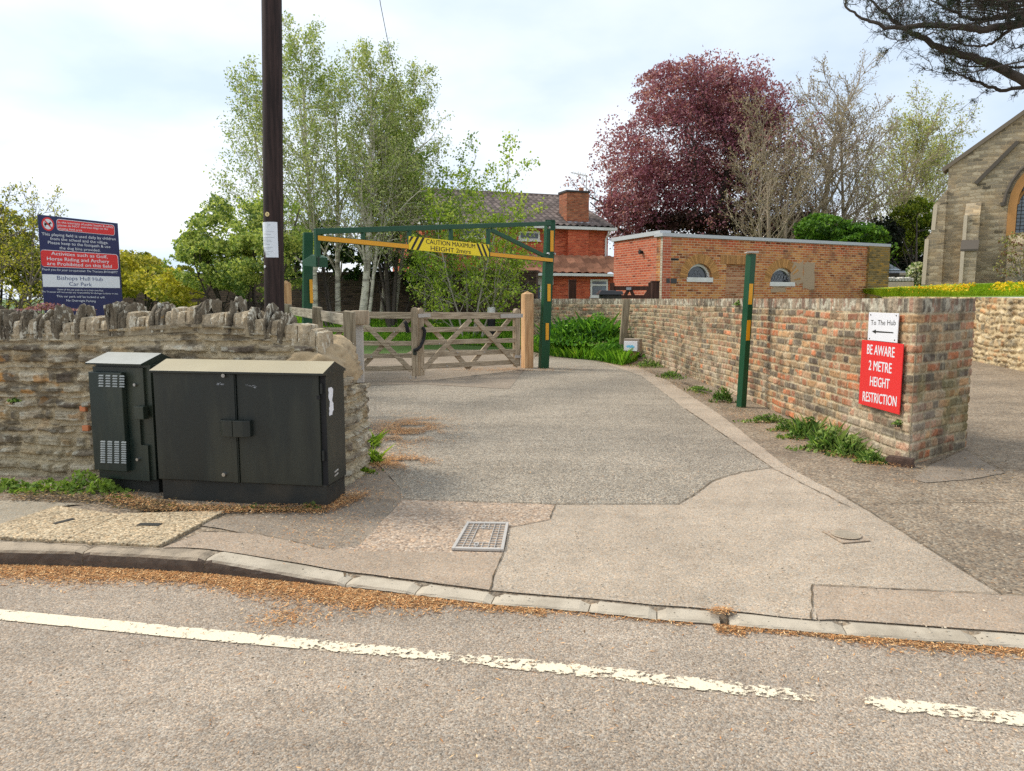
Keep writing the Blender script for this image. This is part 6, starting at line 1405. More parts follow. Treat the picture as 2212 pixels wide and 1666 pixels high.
# projecting lower storey with its own tiled roof
zlo = (hu(330, 806, .9)[1] + hu(1000, 838, .9)[1]) / 2; zhi = hu(700, 690)[1]; uLr = hu(290, 800, .9)[0]; uRr = hu(1012, 800)[0]
tileroof('lower_roof', hpn, 3.2, uRr + .5, zlo + .03, 1.25, zhi, .29, S(184, 128, 98), HS, pitch=.42, rowp=.36)
m = MB(); m.pbox(hpn, 3.2, uRr + .55, zlo - .08, zlo + .05, 1.15, 1.3); m.build('lower_gutter', M['whitepaint'], HS)
ug = hu(562, 900, .9)[0]
m = MB(); m.pbox(hpn, ug, uRr + .45, .1, zlo - .01, .28, .9); m.build('lower_wall', M['brick_house'], HS)
m = MB(); m.pbox(hpn, 3.2, ug - .01, zlo - .5, zlo - .01, .28, .98); m.build('porch_fascia', m_plain('porch_fascia', S(176, 166, 156), .7), HS)
p9 = Plane(hpn.P(0, 0, .9)[:2], hpn.P(1, 0, .9)[:2])
window(p9, c4(838, 858), c4(964, 988), HS, split=.68, glass='glass_pale')
ua, za_ = p9.hit(*c4(278, 845)); ub_, zb_ = p9.hit(*c4(482, 845)); m = MB(); m.pbox(p9, ua, ua + .1, .2, za_, -.05, .0); m.pbox(p9, ub_ - .1, ub_, .2, za_, -.05, 0.0)
um1 = p9.hit(*c4(338, 900))[0]; um2 = p9.hit(*c4(442, 900))[0]; m.pbox(p9, um1 - .05, um1, .2, za_, -.05, .0); m.pbox(p9, um2, um2 + .05, .2, za_, -.05, .0); pch = m.build('porch_frame', M['whitepaint'], HS)
m = MB(); m.pbox(p9, ua + .1, um1 - .05, .2, za_, -.06, -.03); m.pbox(p9, um2 + .05, ub_ - .1, .2, za_, -.06, -.03); build_each(m, 'side_panel', m_plain('slate_blue_panel', S(66, 76, 92), .5), pch)
m = MB(); m.pbox(p9, um1, um2, .2, za_, -.06, -.02); dr = m.build('door', m_plain('oak_door', S(170, 116, 76), .6), HS); m = MB()
for i in range(3):
    for j in range(3): uu = um1 + (um2 - um1) * (.14 + .25 * i); zz = za_ - .15 - j * .33; m.pbox(p9, uu, uu + (um2 - um1) * .2, zz - .26, zz, -.02, -.012)
m.build('pane', M['glass'], dr)
# ------------------------------------------------------------------ brown field gate, posts and parked car lid by the outbuilding
bg = Plane(pc(1322, 21.8), pc(1424, 20.9)); BG = thing('brown_gate', 'dark brown low field gate in front of the outbuilding side wall', 'gate', bg.P(0, 0) [:2] + (.3,))
for a, b_, w_, nm in (((330, 285), (330, 600), .12, 'stile'), ((900, 280), (900, 600), .14, 'stile'), ((335, 366), (900, 366), .12, 'rail'), ((335, 492), (900, 494), .10, 'rail'), ((335, 372), (415, 505), .09, 'brace'), ((500, 505), (565, 392), .09, 'brace'), ((600, 392), (650, 500), .09, 'brace'), ((800, 500), (870, 392), .09, 'brace')):
    m = MB(); m.pbar(bg, bg.hit(*c6(*a)), bg.hit(*c6(*b_)), w_, -.04, {'rail': .0, 'stile': .02, 'brace': -.005}[nm]); m.build(nm, M['brownwood'], BG)
m = MB(); m.prect(bg, c6(538, 352), c6(610, 392), .0205, .03); m.build('plate', M['greytext'], BG)
for (x0, x1, yt, Y, lab) in ((925, 1030, 262, 20.8, 'square brown-stained post ending the brown gate by the outbuilding corner'),):
    a = at_y(*c6(x0, yt), Y); b_ = at_y(*c6(x1, yt), Y); t = thing('brown_post', lab, 'post', ((a.x + b_.x) / 2, Y + .1, .3), 'brown-stained timber posts'); m = MB(); m.box(a.x, b_.x, Y, Y + .26, .25, a.z - .03); m.build('shaft', M['brownwood'], t, bevel=.01); m = MB(); m.box(a.x - .01, b_.x + .01, Y - .01, Y + .27, a.z - .028, a.z + .01); m.build('cap', M['brownwood'], t)
a = at_y(1229, 605, 27); b_ = at_y(1244, 605, 27); t = thing('brown_post', 'square brown-stained post standing alone before the house wall', 'post', (a.x + .1, 27, .3), 'brown-stained timber posts'); m = MB(); m.box(a.x, b_.x + .02, 27, 27.25, .25, a.z - .04); m.build('shaft', M['brownwood'], t, bevel=.01); m = MB(); m.box(a.x - .01, b_.x + .03, 26.99, 27.26, a.z - .038, a.z + .01); m.build('cap', M['brownwood'], t)
# black lidded bin behind the wall
wb1 = at_y(1295, 640, 20.6); t = thing('wheelie_bin', 'black lidded bin showing above the far brick wall, left of the brown gate', 'bin', (wb1.x + .3, 20.9, .3)); zt_ = at_y(1310, 629, 20.6).z; zb_ = at_y(1310, 637, 20.6).z
m = MB(); m.hexa([(wb1.x + .12, 20.65, .25), (wb1.x + .55, 20.65, .25), (wb1.x + .55, 21.2, .25), (wb1.x + .12, 21.2, .25), (wb1.x + .06, 20.6, zb_), (wb1.x + .62, 20.6, zb_), (wb1.x + .62, 21.25, zb_), (wb1.x + .06, 21.25, zb_)]); m.build('bin_body', M['cab_base'], t, bevel=.02)
m = MB(); m.hexa([(wb1.x - .04, 20.55, zb_ + .002), (wb1.x + .66, 20.55, zb_ + .002), (wb1.x + .66, 21.3, zb_ + .002), (wb1.x - .04, 21.3, zb_ + .002), (wb1.x + .06, 20.62, zt_ + .03), (wb1.x + .64, 20.62, zt_), (wb1.x + .64, 21.25, zt_), (wb1.x + .06, 21.25, zt_ + .03)]); m.build('lid', m_plain('glossy_black', (.012, .012, .013), .25), t, bevel=.015)
# ------------------------------------------------------------------ church end wall
M['church'] = m_brick('church_rubble', S(146, 134, 112), S(200, 184, 154), S(174, 156, 126), S(156, 142, 120), bw=.34, bh=.13, ms=.02, stain=S(196, 162, 112), stain_amt=.4, distort=.26, bump=1.0)
M['church_trim'] = m_plain('dressed_stone', S(206, 190, 164), .9, var=.12, scale=6, bump=.4, bscale=20)
M['hamstone'] = m_plain('ham_stone', S(188, 136, 80), .9, var=.2, scale=3, bump=.4, bscale=20, dirt=S(150, 110, 70))
def c2(x, y): return ((3600 + x / 2.0833) / 1.8445, (400 + y / 2.0833) / 1.8445)
CHY = 30.0
_c = pc(1990, CHY); chp = Plane(_c, (_c[0] + 8.3, _c[1] - 5.6)); k2 = lambda x, y, off=0: chp.hit(*c2(x, y), off)
CH = thing('stone_church', 'rubble stone church gable with sloping parapet and an orange stone window arch', 'church', chp.P(1, 1.9, 0))
zg = 1.6
ul_, ze = k2(362, 570); ur_, zr2 = k2(1000, 115); slope = (zr2 - ze) / (ur_ - ul_); ul2 = k2(360, 800)[0]; uridge = ur_ + 2.6; urr = uridge + (uridge - ul_)
outer = [(ul2, zg), (urr, zg), (urr, ze), (uridge, ze + slope * (uridge - ul_)), (ul_, ze)]
wa, wz0 = k2(925, 1100); wcx = wa + 1.35; wtop = k2(1000, 700)[1]
arch = []; spring = k2(930, 880)[1]; hw = wcx - wa
for k in range(0, 13): a = math.pi * k / 12; arch.append((wcx + math.cos(a) * hw, spring + math.sin(a) * hw * 1.15))
# wall built from slabs so the window is a real opening
m = MB(); m.prism(chp, [(ul2, zg), (wa, zg), (wa, spring)] + [(u_, z_) for u_, z_ in arch[::-1] if u_ <= wcx + .001][0:] + [(wcx, ze + slope * (wcx - ul_)), (ul_, ze), (ul2, ze)][0:], -.7, 0)
m.build('wall', M['church'], CH)
m = MB(); m.prism(chp, [(wa + 2 * hw, zg), (urr, zg), (urr, ze), (uridge, ze + slope * (uridge - ul_)), (wcx, ze + slope * (wcx - ul_))] + [(u_, z_) for u_, z_ in arch if u_ >= wcx - .001][::-1], -.7, 0); m.pbox(chp, wa, wa + 2 * hw, zg, wz0, -.7, -.0) ; m.build('wall', M['church'], CH)
m = MB(); m.pbox(chp, ul2 + .1, urr, zg, ze - .2, -12, -.71); m.build('nave_wall', M['church'], CH)
m = MB(); m.prism(chp, [(ul_, ze - .1), (urr, ze - .1), (uridge, ze + slope * (uridge - ul_) - .3)], -12, -.72); m.build('roof', m_plain('slate_roof', S(96, 92, 90), .8), CH)
m = MB(); m.pbar(chp, (ul_ - .15, ze - .04), (uridge, ze + slope * (uridge - ul_) + .06), .14, -.8, .10); m.build('parapet_coping', m_plain('parapet_stone', S(120, 108, 92), .9, var=.2), CH)
m = MB(); m.pbar(chp, k2(600, 692), k2(950, 345), .13, .0, .12); m.build('drip_mould', m_plain('dark_moulding', S(92, 84, 74), .9, var=.2), CH)
# stepped corner buttress (to the side) and the raking buttress on the face
m = MB(); e0, e1, e2 = k2(160, 1530), k2(190, 1150), k2(240, 1085); e3, e4 = k2(262, 862), k2(360, 745)
m.prism(chp, [(e0[0], zg), (ul2 + .02, zg), (e4[0] + .02, e4[1]), (e3[0], e3[1]), (e2[0], e2[1]), (e1[0], e1[1])], -.62, .12); m.build('corner_buttress', M['church'], CH)
m = MB(); 
for (a, b_) in (((160, 1530), (190, 1155)), ((240, 1080), (262, 868))): 
    q0, q1_ = k2(*a), k2(*b_); m.pbar(chp, (q0[0] + .03, q0[1]), (q1_[0] + .03, q1_[1]), .14, .1205, .14)
bu = [k2(470, 1540), k2(490, 1260), k2(545, 1190), k2(555, 965), k2(660, 850)]
build_each(m, 'quoin', M['church_trim'], CH)
uo = bu[0][0]; w_ = .55
def raking(mb, ucen, wdt, steps):
    """buttress standing out from the face: steps = [(z, depth)] from the foot up"""
    V = []; 
    for z, d in steps: V += [chp.P(ucen - wdt / 2, z, .001), chp.P(ucen + wdt / 2, z, .001), chp.P(ucen + wdt / 2, z, d), chp.P(ucen - wdt / 2, z, d)]
    n_ = len(steps); F = [(4 * i + j, 4 * i + (j + 1) % 4, 4 * i + 4 + (j + 1) % 4, 4 * i + 4 + j) for i in range(n_ - 1) for j in range(4)] + [(3, 2, 1, 0), (4 * n_ - 4, 4 * n_ - 3, 4 * n_ - 2, 4 * n_ - 1)]
    mb.add(V, F)
z1_, z2_, z3_, z4_ = k2(490, 1260)[1], k2(545, 1190)[1], k2(555, 965)[1], k2(660, 850)[1]
uc1 = k2(560, 1200)[0]
m = MB(); raking(m, uc1, .5, [(zg, 1.0), (z1_, .95), (z2_, .62), (z3_, .58), (z4_, .04)]); m.build('face_buttress', M['church'], CH)
m = MB(); m.pbox(chp, uc1 - .27, uc1 - .15, zg, z1_ - .03, .90, 1.02); build_each(m, 'buttress_lit_quoin', M['church_trim'], CH)  # pale colour imitates the side-lit left edge of the buttress
m = MB(); m.pbox(chp, uc1 - .27, uc1 - .15, z2_ + .1, z3_, .5, .65); build_each(m, 'buttress_lit_quoin', M['church_trim'], CH)
m = MB(); V = [];
for (z, d) in ((z1_ - .02, 1.02), (z2_ + .02, .68)): V += [chp.P(uc1 - .29, z, d), chp.P(uc1 + .29, z, d), chp.P(uc1 + .29, z + .07, d), chp.P(uc1 - .29, z + .07, d)]
m.add(V, [(0, 1, 5, 4), (3, 7, 6, 2), (0, 3, 2, 1), (4, 5, 6, 7), (0, 4, 7, 3), (1, 2, 6, 5)]); m.build('weathering_slab', bpy.data.materials['dark_moulding'], CH)
m = MB(); raking(m, k2(925, 1300)[0], .5, [(zg, .8), (k2(925, 1480)[1], .55), (k2(925, 1200)[1], .4), (k2(925, 1120)[1], .05)]); m.build('window_buttress', M['church'], CH)
# window: surround, tracery, panes
m = MB(); pts_o = [(wa - .28, wz0 - .1), (wa - .28, spring)] + [(wcx + math.cos(math.pi - math.pi * k / 12) * (hw + .28), spring + math.sin(math.pi * k / 12) * (hw * 1.15 + .28)) for k in range(13)] + [(wa + 2 * hw + .28, wz0 - .1)]
pts_i = [(wa, wz0 - .1), (wa, spring)] + [(wcx + math.cos(math.pi - math.pi * k / 12) * hw, spring + math.sin(math.pi * k / 12) * hw * 1.15) for k in range(13)] + [(wa + 2 * hw, wz0 - .1)]
for i in range(len(pts_o) - 1): m.prism(chp, [pts_o[i], pts_i[i], pts_i[i + 1], pts_o[i + 1]], -.3, .05)
sr = m.build('window', M['hamstone'], CH)
m = MB(); m.pbox(chp, wa, wa + 2 * hw, wz0 - .1, spring + hw, -.42, -.4); m.build('pane', M['glass_pale'], sr)
m = MB()
for k in range(1, 3): uu = wa + 2 * hw * k / 3; m.pbox(chp, uu - .07, uu + .07, wz0 - .1, spring + .3, -.39, -.22)
for k in range(3): cxx = wa + 2 * hw * (k + .5) / 3; m.tube([chp.P(cxx + math.cos(a) * hw / 3, spring + .1 + math.sin(a) * hw / 2.4, -.3) for a in np.linspace(0, math.pi, 9)], .06, 6)
m.build('tracery', M['hamstone'], sr); m = MB()
for k in range(24): m.pbox(chp, wa, wa + 2 * hw, wz0 + k * .14, wz0 + k * .14 + .02, -.398, -.385)
for k in range(20): uu = wa + 2 * hw * k / 20; m.pbox(chp, uu, uu + .02, wz0 - .1, spring + hw * .9, -.384, -.375)
m.build('glazing_bars', M['cab_base'], sr)
m = MB(); m.pbar(chp, (k2(805, 868)[0], k2(805, 868)[1]), (k2(835, 860)[0], k2(835, 860)[1]), .14, 0, .15)
m.tube([chp.P(wcx + math.cos(math.pi - a) * (hw + .42), spring + math.sin(a) * (hw * 1.15 + .42), .06) for a in np.linspace(0.02, math.pi * .95, 14)], .07, 6); m.build('hood_mould', bpy.data.materials['dark_moulding'], CH)
m = MB(); m.pbox(chp, k2(840, 600)[0] * 0 + ul2, wa - .3, zg, k2(300, 1500)[1], .0, .06); m.build('plinth', M['church'], CH)
# low tomb and dark blue car between church and outbuilding
q = at_y(1935, 606, 30.5); tb = thing('low_wall', 'low pale coped wall in front of the dark blue car', 'wall', (q.x, 30.5, 1.8)); m = MB(); a, b_ = at_y(1890, 600, 30.5), at_y(1972, 600, 30.5); m.box(a.x, b_.x, 30.4, 30.8, 1.5, at_y(1935, 609, 30.4).z); m.build('base', M['church_trim'], tb)
m = MB(); rgw = random.Random(5); n_ = 12
for k in range(n_): x0 = a.x + (b_.x - a.x) * k / n_; z0 = at_y(1935, 608, 30.4).z; m.box(x0 + .01, x0 + (b_.x - a.x) / n_ - .01, 30.36, 30.84, z0, at_y(1935, 600, 30.4).z + rgw.uniform(-.02, .03))
m.build('coping', m_plain('pale_coping', S(206, 202, 190), .9, var=.15, scale=5), tb, bevel=.03)
# car (mostly hidden): body and windscreen facing us
cy = 34.0; cxl, cxr = at_y(1893, 580, cy).x - .9, at_y(1972, 580, cy).x; cz = lambda py: at_y(1935, py, cy).z
car = thing('parked_car', 'dark blue car with pale reflecting windscreen beyond the low wall', 'car', ((cxl + cxr) / 2, cy + 2, 1.9)); W_ = cxr - cxl; CXc = (cxl + cxr) / 2
def loft(secs, n_=None):
    m = MB(); k = len(secs[0]); V = [p for s in secs for p in s]; F = [(i * k + j, i * k + (j + 1) % k, (i + 1) * k + (j + 1) % k, (i + 1) * k + j) for i in range(len(secs) - 1) for j in range(k)] + [tuple(range(k - 1, -1, -1)), tuple((len(secs) - 1) * k + j for j in range(k))]; m.add(V, F); return m
def sec(y, w, z0, z1, r=.12): return [(CXc - w / 2 + r, y, z0), (CXc + w / 2 - r, y, z0), (CXc + w / 2, y, z0 + r), (CXc + w / 2, y, z1 - r), (CXc + w / 2 - r, y, z1), (CXc - w / 2 + r, y, z1), (CXc - w / 2, y, z1 - r), (CXc - w / 2, y, z0 + r)]
zb_, zw, zrf = cz(604) - .25, cz(584), cz(563)
loft([sec(cy, W_ * .92, zb_ + .15, zw - .12), sec(cy + .2, W_, zb_, zw - .03), sec(cy + 1.1, W_, zb_, zw + .02), sec(cy + 3.8, W_, zb_, zw), sec(cy + 4.2, W_ * .94, zb_ + .15, zw - .15)]).build('body', m_plain('dark_blue_paint', S(22, 36, 48), .25, .3, coat=.6), car, smooth=False, bevel=.03)
loft([sec(cy + .75, W_ * .9, zw, zw + .04, .01), sec(cy + 1.5, W_ * .74, zw, zrf - .02, .08), sec(cy + 3.0, W_ * .74, zw, zrf - .05, .08), sec(cy + 3.7, W_ * .86, zw, zw + .05, .01)]).build('cabin', m_plain('blue_roof_paint', S(30, 60, 74), .3, .3, coat=.5), car)
m = MB(); m.hexa([(CXc - W_ * .43, cy + .72, zw + .03), (CXc + W_ * .43, cy + .72, zw + .03), (CXc + W_ * .43, cy + .76, zw + .03), (CXc - W_ * .43, cy + .76, zw + .03), (CXc - W_ * .35, cy + 1.42, zrf - .08), (CXc + W_ * .35, cy + 1.42, zrf - .08), (CXc + W_ * .35, cy + 1.46, zrf - .08), (CXc - W_ * .35, cy + 1.46, zrf - .08)]); m.build('windscreen', m_glass('windscreen', (.25, .36, .45), .15), car)  # pale base colour imitates sky reflected in the glass
for sx in (-1, 1):
    m = MB(); m.tube([(CXc + sx * (W_ / 2 - .22), cy + .85, zb_), (CXc + sx * (W_ / 2 + .0), cy + .85, zb_)], .32, 18); m.build('wheel', M['black'], car)
    m = MB(); m.box(CXc + sx * W_ * .33 - .16, CXc + sx * W_ * .33 + .16, cy - .02, cy + .05, zb_ + .42, zb_ + .56); m.build('headlight', M['galv'], car, bevel=.03)
# ------------------------------------------------------------------ trees and plants
def tubes_mesh(name, branches, mat, parent):
    """branches: (points, radii, sides)"""
    VS, FS, b = [], [], 0
    for pts, rad, n in branches:
        P = np.array(pts); m = len(P); T = np.gradient(P, axis=0); T /= np.linalg.norm(T, axis=1)[:, None] + 1e-9
        ref = np.array([0.31, 0.95, 0.05]) if abs(T[0, 1]) < .9 else np.array([1., 0, 0])
        X = np.cross(T, ref); X /= np.linalg.norm(X, axis=1)[:, None] + 1e-9; Y = np.cross(T, X)
        a = np.arange(n) * 2 * math.pi / n
        V = P[:, None] + (X[:, None] * np.cos(a)[None, :, None] + Y[:, None] * np.sin(a)[None, :, None]) * np.array(rad)[:, None, None]
        VS.append(V.reshape(-1, 3)); i = np.arange(m - 1)[:, None] * n; k = np.arange(n)[None, :]; k2_ = (k + 1) % n
        FS.append((np.stack([i + k, i + k2_, i + n + k2_, i + n + k], -1) + b).reshape(-1, 4)); b += m * n
    return obj(name, np.concatenate(VS), np.concatenate(FS), mat, parent, smooth=True, uv=False)
def leaves_mesh(name, C, size, pal, rg, mat, parent, droop=0.0, aspect=0.55, var=0.25, clump=None):
    n = len(C); a = rg.normal(0, 1, (n, 3)); a[:, 2] -= droop; a /= np.linalg.norm(a, axis=1)[:, None]
    q = rg.normal(0, 1, (n, 3)); b = np.cross(a, q); b /= np.linalg.norm(b, axis=1)[:, None]
    s = (size * rg.uniform(.6, 1.3, n))[:, None]
    nb = np.cross(a, b) * s * 0.12
    V = np.stack([C - a * s * .5, C + b * s * aspect * .5 + nb, C + a * s * .5, C - b * s * aspect * .5 + nb], 1).reshape(-1, 3)
    pal = np.array(pal); cl = fbm(C[:, 0] * 1.3 + C[:, 2], C[:, 1] * 1.3 + C[:, 2] * 1.7, 9, 2)
    idx = np.clip(((cl - .5) * 1.6 + .5 + rg.normal(0, .22, n)) * len(pal), 0, len(pal) - 1).astype(int)
    col = pal[idx] * rg.uniform(1 - var, 1 + var, (n, 1))
    return obj(name, V, np.arange(4 * n).reshape(-1, 4), mat, parent, col=np.repeat(np.clip(col, 0, 1), 4, 0), uv=False)
def norm3(x, y, z): l = math.sqrt(x * x + y * y + z * z) + 1e-9; return x / l, y / l, z / l
def grow(rng, p, d, L, r, lv, S_, out, leaf):
    """recursive limb; S_ = per-level settings"""
    q = S_[lv]; n = q['seg']; pts = [p]; dirs = [d]; w_ = q['wob']; tr = q['trop']
    for i in range(n):
        d = norm3(d[0] + rng.gauss(0, w_), d[1] + rng.gauss(0, w_), d[2] + rng.gauss(0, w_) + tr); p = (p[0] + d[0] * L / n, p[1] + d[1] * L / n, p[2] + d[2] * L / n); pts.append(p); dirs.append(d)
    te = q.get('taper', .25); rad = [r * (1 - (1 - te) * (i / n) ** q.get('tp', 1.0)) for i in range(n + 1)]
    out.append((pts, rad, q['sides']))
    if lv + 1 < len(S_):
        nb_ = q['n'] if isinstance(q['n'], int) else rng.randint(*q['n'])
        t0 = q.get('t0', .25); az = rng.uniform(0, 6.28)
        for k in range(nb_):
            t = t0 + (1 - t0) * (k + rng.random()) / nb_; f = t * n; i = min(int(f), n - 1); fr_ = f - i
            pp = tuple(pts[i][j] * (1 - fr_) + pts[i + 1][j] * fr_ for j in range(3)); dd = dirs[i + 1]
            az += 2.4 + rng.uniform(-.5, .5); an = q['ang'] * rng.uniform(.75, 1.25)
            ux, uy, uz = norm3(*(( -dd[1], dd[0], 0.02) if abs(dd[2]) < .95 else (1, 0, 0))); vx, vy, vz = dd[1] * uz - dd[2] * uy, dd[2] * ux - dd[0] * uz, dd[0] * uy - dd[1] * ux
            ca, sa = math.cos(az), math.sin(az); s_, c_ = math.sin(an), math.cos(an)
            cd_ = norm3(dd[0] * c_ + (ux * ca + vx * sa) * s_, dd[1] * c_ + (uy * ca + vy * sa) * s_, dd[2] * c_ + (uz * ca + vz * sa) * s_)
            sh = q.get('shape', lambda t: 1 - .6 * t)(t); rr = rad[i] * q.get('rr', .5)
            grow(rng, pp, cd_, L * q['ratio'] * sh * rng.uniform(.75, 1.2), max(rr, q.get('rmin', .004)), lv + 1, S_, out, leaf)
    if q.get('leaf'):
        for _ in range(q['leaf']):
            t = rng.random() ** .7; f = t * n; i = min(int(f), n - 1); fr_ = f - i; sp_ = q.get('spread', .06)
            leaf.append(tuple(pts[i][j] * (1 - fr_) + pts[i + 1][j] * fr_ + rng.gauss(0, sp_) for j in range(3)))
def tree(name, label, cat, stems, S_, seed, bark, pal=None, lsize=.06, group=None, leafmat='leaf', droop=.3, aspect=.55, crownname='crown', extra=None):
    rng = random.Random(seed); rg = np.random.default_rng(seed); out, leaf = [], []
    for p, d, L_, r in stems: grow(rng, p, norm3(*d), L_, r, 0, S_, out, leaf)
    t = thing(name, label, cat, stems[0][0], group)
    thick = [b for b in out if b[2] > 4]; thin = [b for b in out if b[2] <= 4]
    tubes_mesh('trunk', thick, M[bark], t)
    if thin: tubes_mesh('branches', thin, M[S_[-1].get('bark', bark)], t)
    if leaf:
        C = np.array(leaf); C = C if extra is None else np.concatenate([C, extra]); leaves_mesh(crownname, C, lsize, pal, rg, M[leafmat], t, droop, aspect)
    return t, out, leaf
G1 = [S(112, 140, 56), S(140, 166, 70), S(166, 186, 88), S(126, 152, 70)]
# --- birches: pale trunks, steep limbs, small leaves
def birch_spec(leafn=9, n0=26, dens=1.0):
    return [dict(seg=10, wob=.03, trop=.03, sides=9, n=n0, t0=.22, ang=R(33), ratio=.40, shape=lambda t: 1.12 - .86 * t, taper=.12, rr=.42),
            dict(seg=6, wob=.09, trop=.06, sides=5, n=(7, 10), t0=.15, ang=R(38), ratio=.42, shape=lambda t: 1.1 - .6 * t, taper=.2, rr=.5, rmin=.006),
            dict(seg=4, wob=.14, trop=-.01, sides=3, n=(3, 5), t0=.2, ang=R(42), ratio=.5, taper=.3, rr=.6, rmin=.0035, leaf=3, spread=.05),
            dict(seg=3, wob=.2, trop=-.08, sides=3, taper=.4, leaf=int(leafn * 1.45), spread=.085)]
GB = [S(136, 154, 76), S(162, 176, 98), S(186, 194, 124), S(200, 202, 138), S(122, 142, 68)]
def stem_px(px0, py0, Y, px1, py1, r, dy=0.0):
    a = at_y(px0, py0, Y); b = at_y(px1, py1, Y + dy); a.z = .15; d = b - a; return (tuple(a), tuple(d.normalized()), d.length, r)
tree('birch_tree', 'tallest birch, with its crown rising just right of the telegraph pole', 'tree', [stem_px(683, 690, 21.5, 655, 110, .095)], birch_spec(7, 30), 41, 'birch', GB, .074, 'birches behind the gate', droop=.6)
tree('birch_tree', 'slim pale birch in the middle of the clump, between the tallest and the forked one', 'tree', [stem_px(731, 690, 22, 716, 190, .10)], birch_spec(6, 24), 42, 'birch', GB, .074, 'birches behind the gate', droop=.6)
tree('birch_tree', 'forked pale birch with the thickest trunk, right of the slim one behind the gate', 'tree', [stem_px(776, 700, 21.2, 806, 140, .13), stem_px(783, 560, 21.2, 850, 190, .06)], birch_spec(6, 28), 43, 'birch', GB, .074, 'birches behind the gate', droop=.6)
tree('birch_tree', 'leaning birch whose crown hangs left of the telegraph pole', 'tree', [stem_px(640, 680, 20.5, 520, 180, .07)], birch_spec(6, 24), 44, 'birch', GB, .074, 'birches behind the gate', droop=.6)
tree('birch_tree', 'brown-stemmed young tree right of the forked birch', 'tree', [stem_px(817, 690, 22, 880, 150, .08), stem_px(845, 690, 22.3, 915, 260, .07)], birch_spec(6, 22), 45, 'bark_pale', GB, .074, 'birches behind the gate', droop=.6)
# --- dark evergreen behind them
def blobleaves(rg, c, rad, n, shell=.55, noise=.35, seed=1, flat=0.0):
    """leaf positions through an uneven volume, thicker towards its outside and broken by gaps"""
    out = []; c = np.array(c); rad = np.array(rad)
    while sum(len(o) for o in out) < n:
        d = rg.normal(0, 1, (n, 3)); d /= np.linalg.norm(d, axis=1)[:, None]; r = rg.uniform(0, 1, n) ** (1 / (2 + shell * 4))
        lump = 1 + noise * (fbm(d[:, 0] * 2.2 + seed, d[:, 1] * 2.2 + d[:, 2] * 2.6, seed, 3) - .5) * 2.2
        P = c + d * rad * (r * lump)[:, None]
        g1 = fbm(P[:, 0] * 2.2 / max(.4, rad[0] * .5) + P[:, 1], P[:, 2] * 2.2 / max(.4, rad[0] * .5), seed + 5, 3)
        out.append(P[g1 > .42 + .20 * rg.random(n)])
    return np.concatenate(out)[:n]
def bush(name, label, cat, base, blobs, n, size, pal, seed, stems=7, bark='bark_dark', group=None, mat='leaf', aspect=.6, twig=True, droop=0.2):
    rg = np.random.default_rng(seed); rng = random.Random(seed); t = thing(name, label, cat, base, group); tot = sum(b[2] if len(b) > 2 else 1 for b in blobs); Cs = []
    br = []
    for i, b in enumerate(blobs):
        wgt = b[2] if len(b) > 2 else 1; Cs.append(blobleaves(rg, b[0], b[1], int(n * wgt / tot), seed=seed + i * 3))
    C = np.concatenate(Cs)
    for k in range(stems):
        tip = C[rng.randrange(len(C))]; p0 = Vector(base) + Vector((rng.uniform(-.15, .15), rng.uniform(-.1, .1), 0)); mid = p0.lerp(Vector(tip), .5) + Vector((rng.uniform(-.2, .2), rng.uniform(-.2, .2), .25)) 
        L_ = (Vector(tip) - p0).length; pts = [p0.lerp(mid, s).lerp(mid.lerp(Vector(tip), s), s) for s in np.linspace(0, 1, 7)]; r0 = .012 + L_ * .011
        br.append(([tuple(p) for p in pts], [r0 * (1 - .75 * s) for s in np.linspace(0, 1, 7)], 5))
        if twig:
            for _ in range(9):
                s = rng.uniform(.35, 1); i = min(int(s * 6), 5); p = pts[i]; q_ = p + Vector((rng.gauss(0, .35), rng.gauss(0, .35), rng.gauss(.12, .3))) * L_ * .28; br.append(([tuple(p), tuple(p.lerp(q_, .5) + Vector((0, 0, .03))), tuple(q_)], [r0 * .35, r0 * .22, r0 * .08], 3))
    tubes_mesh('stems', br, M[bark], t); leaves_mesh('foliage', C, size, pal, rg, M[mat], t, droop, aspect); return t
PX = lambda px, py, Y: tuple(at_y(px, py, Y))
def rr_(px, Y): return px / F_PX * Y
DK = [S(58, 84, 40), S(76, 106, 48), S(94, 124, 56), S(66, 92, 44)]
bush('evergreen_tree', 'dark green ivy-clad tree rising behind the forked birch', 'tree', (PX(850, 650, 21)[0], 21, .2), [(PX(845, 300, 23.4), (rr_(42, 21), .7, rr_(65, 21)), 1), (PX(815, 420, 23.4), (rr_(48, 21), .7, rr_(70, 21)), 1.2), (PX(880, 400, 23.4), (rr_(45, 21), .7, rr_(80, 21)), 1.1), (PX(845, 530, 23.4), (rr_(85, 21), .9, rr_(50, 21)), 1.5), (PX(760, 560, 23), (rr_(80, 20), .6, rr_(45, 20)), 1.2), (PX(900, 590, 23), (rr_(70, 20), .6, rr_(40, 20)), 1)], 30000, .10, DK, 61, 8, mat='leaf_dense')
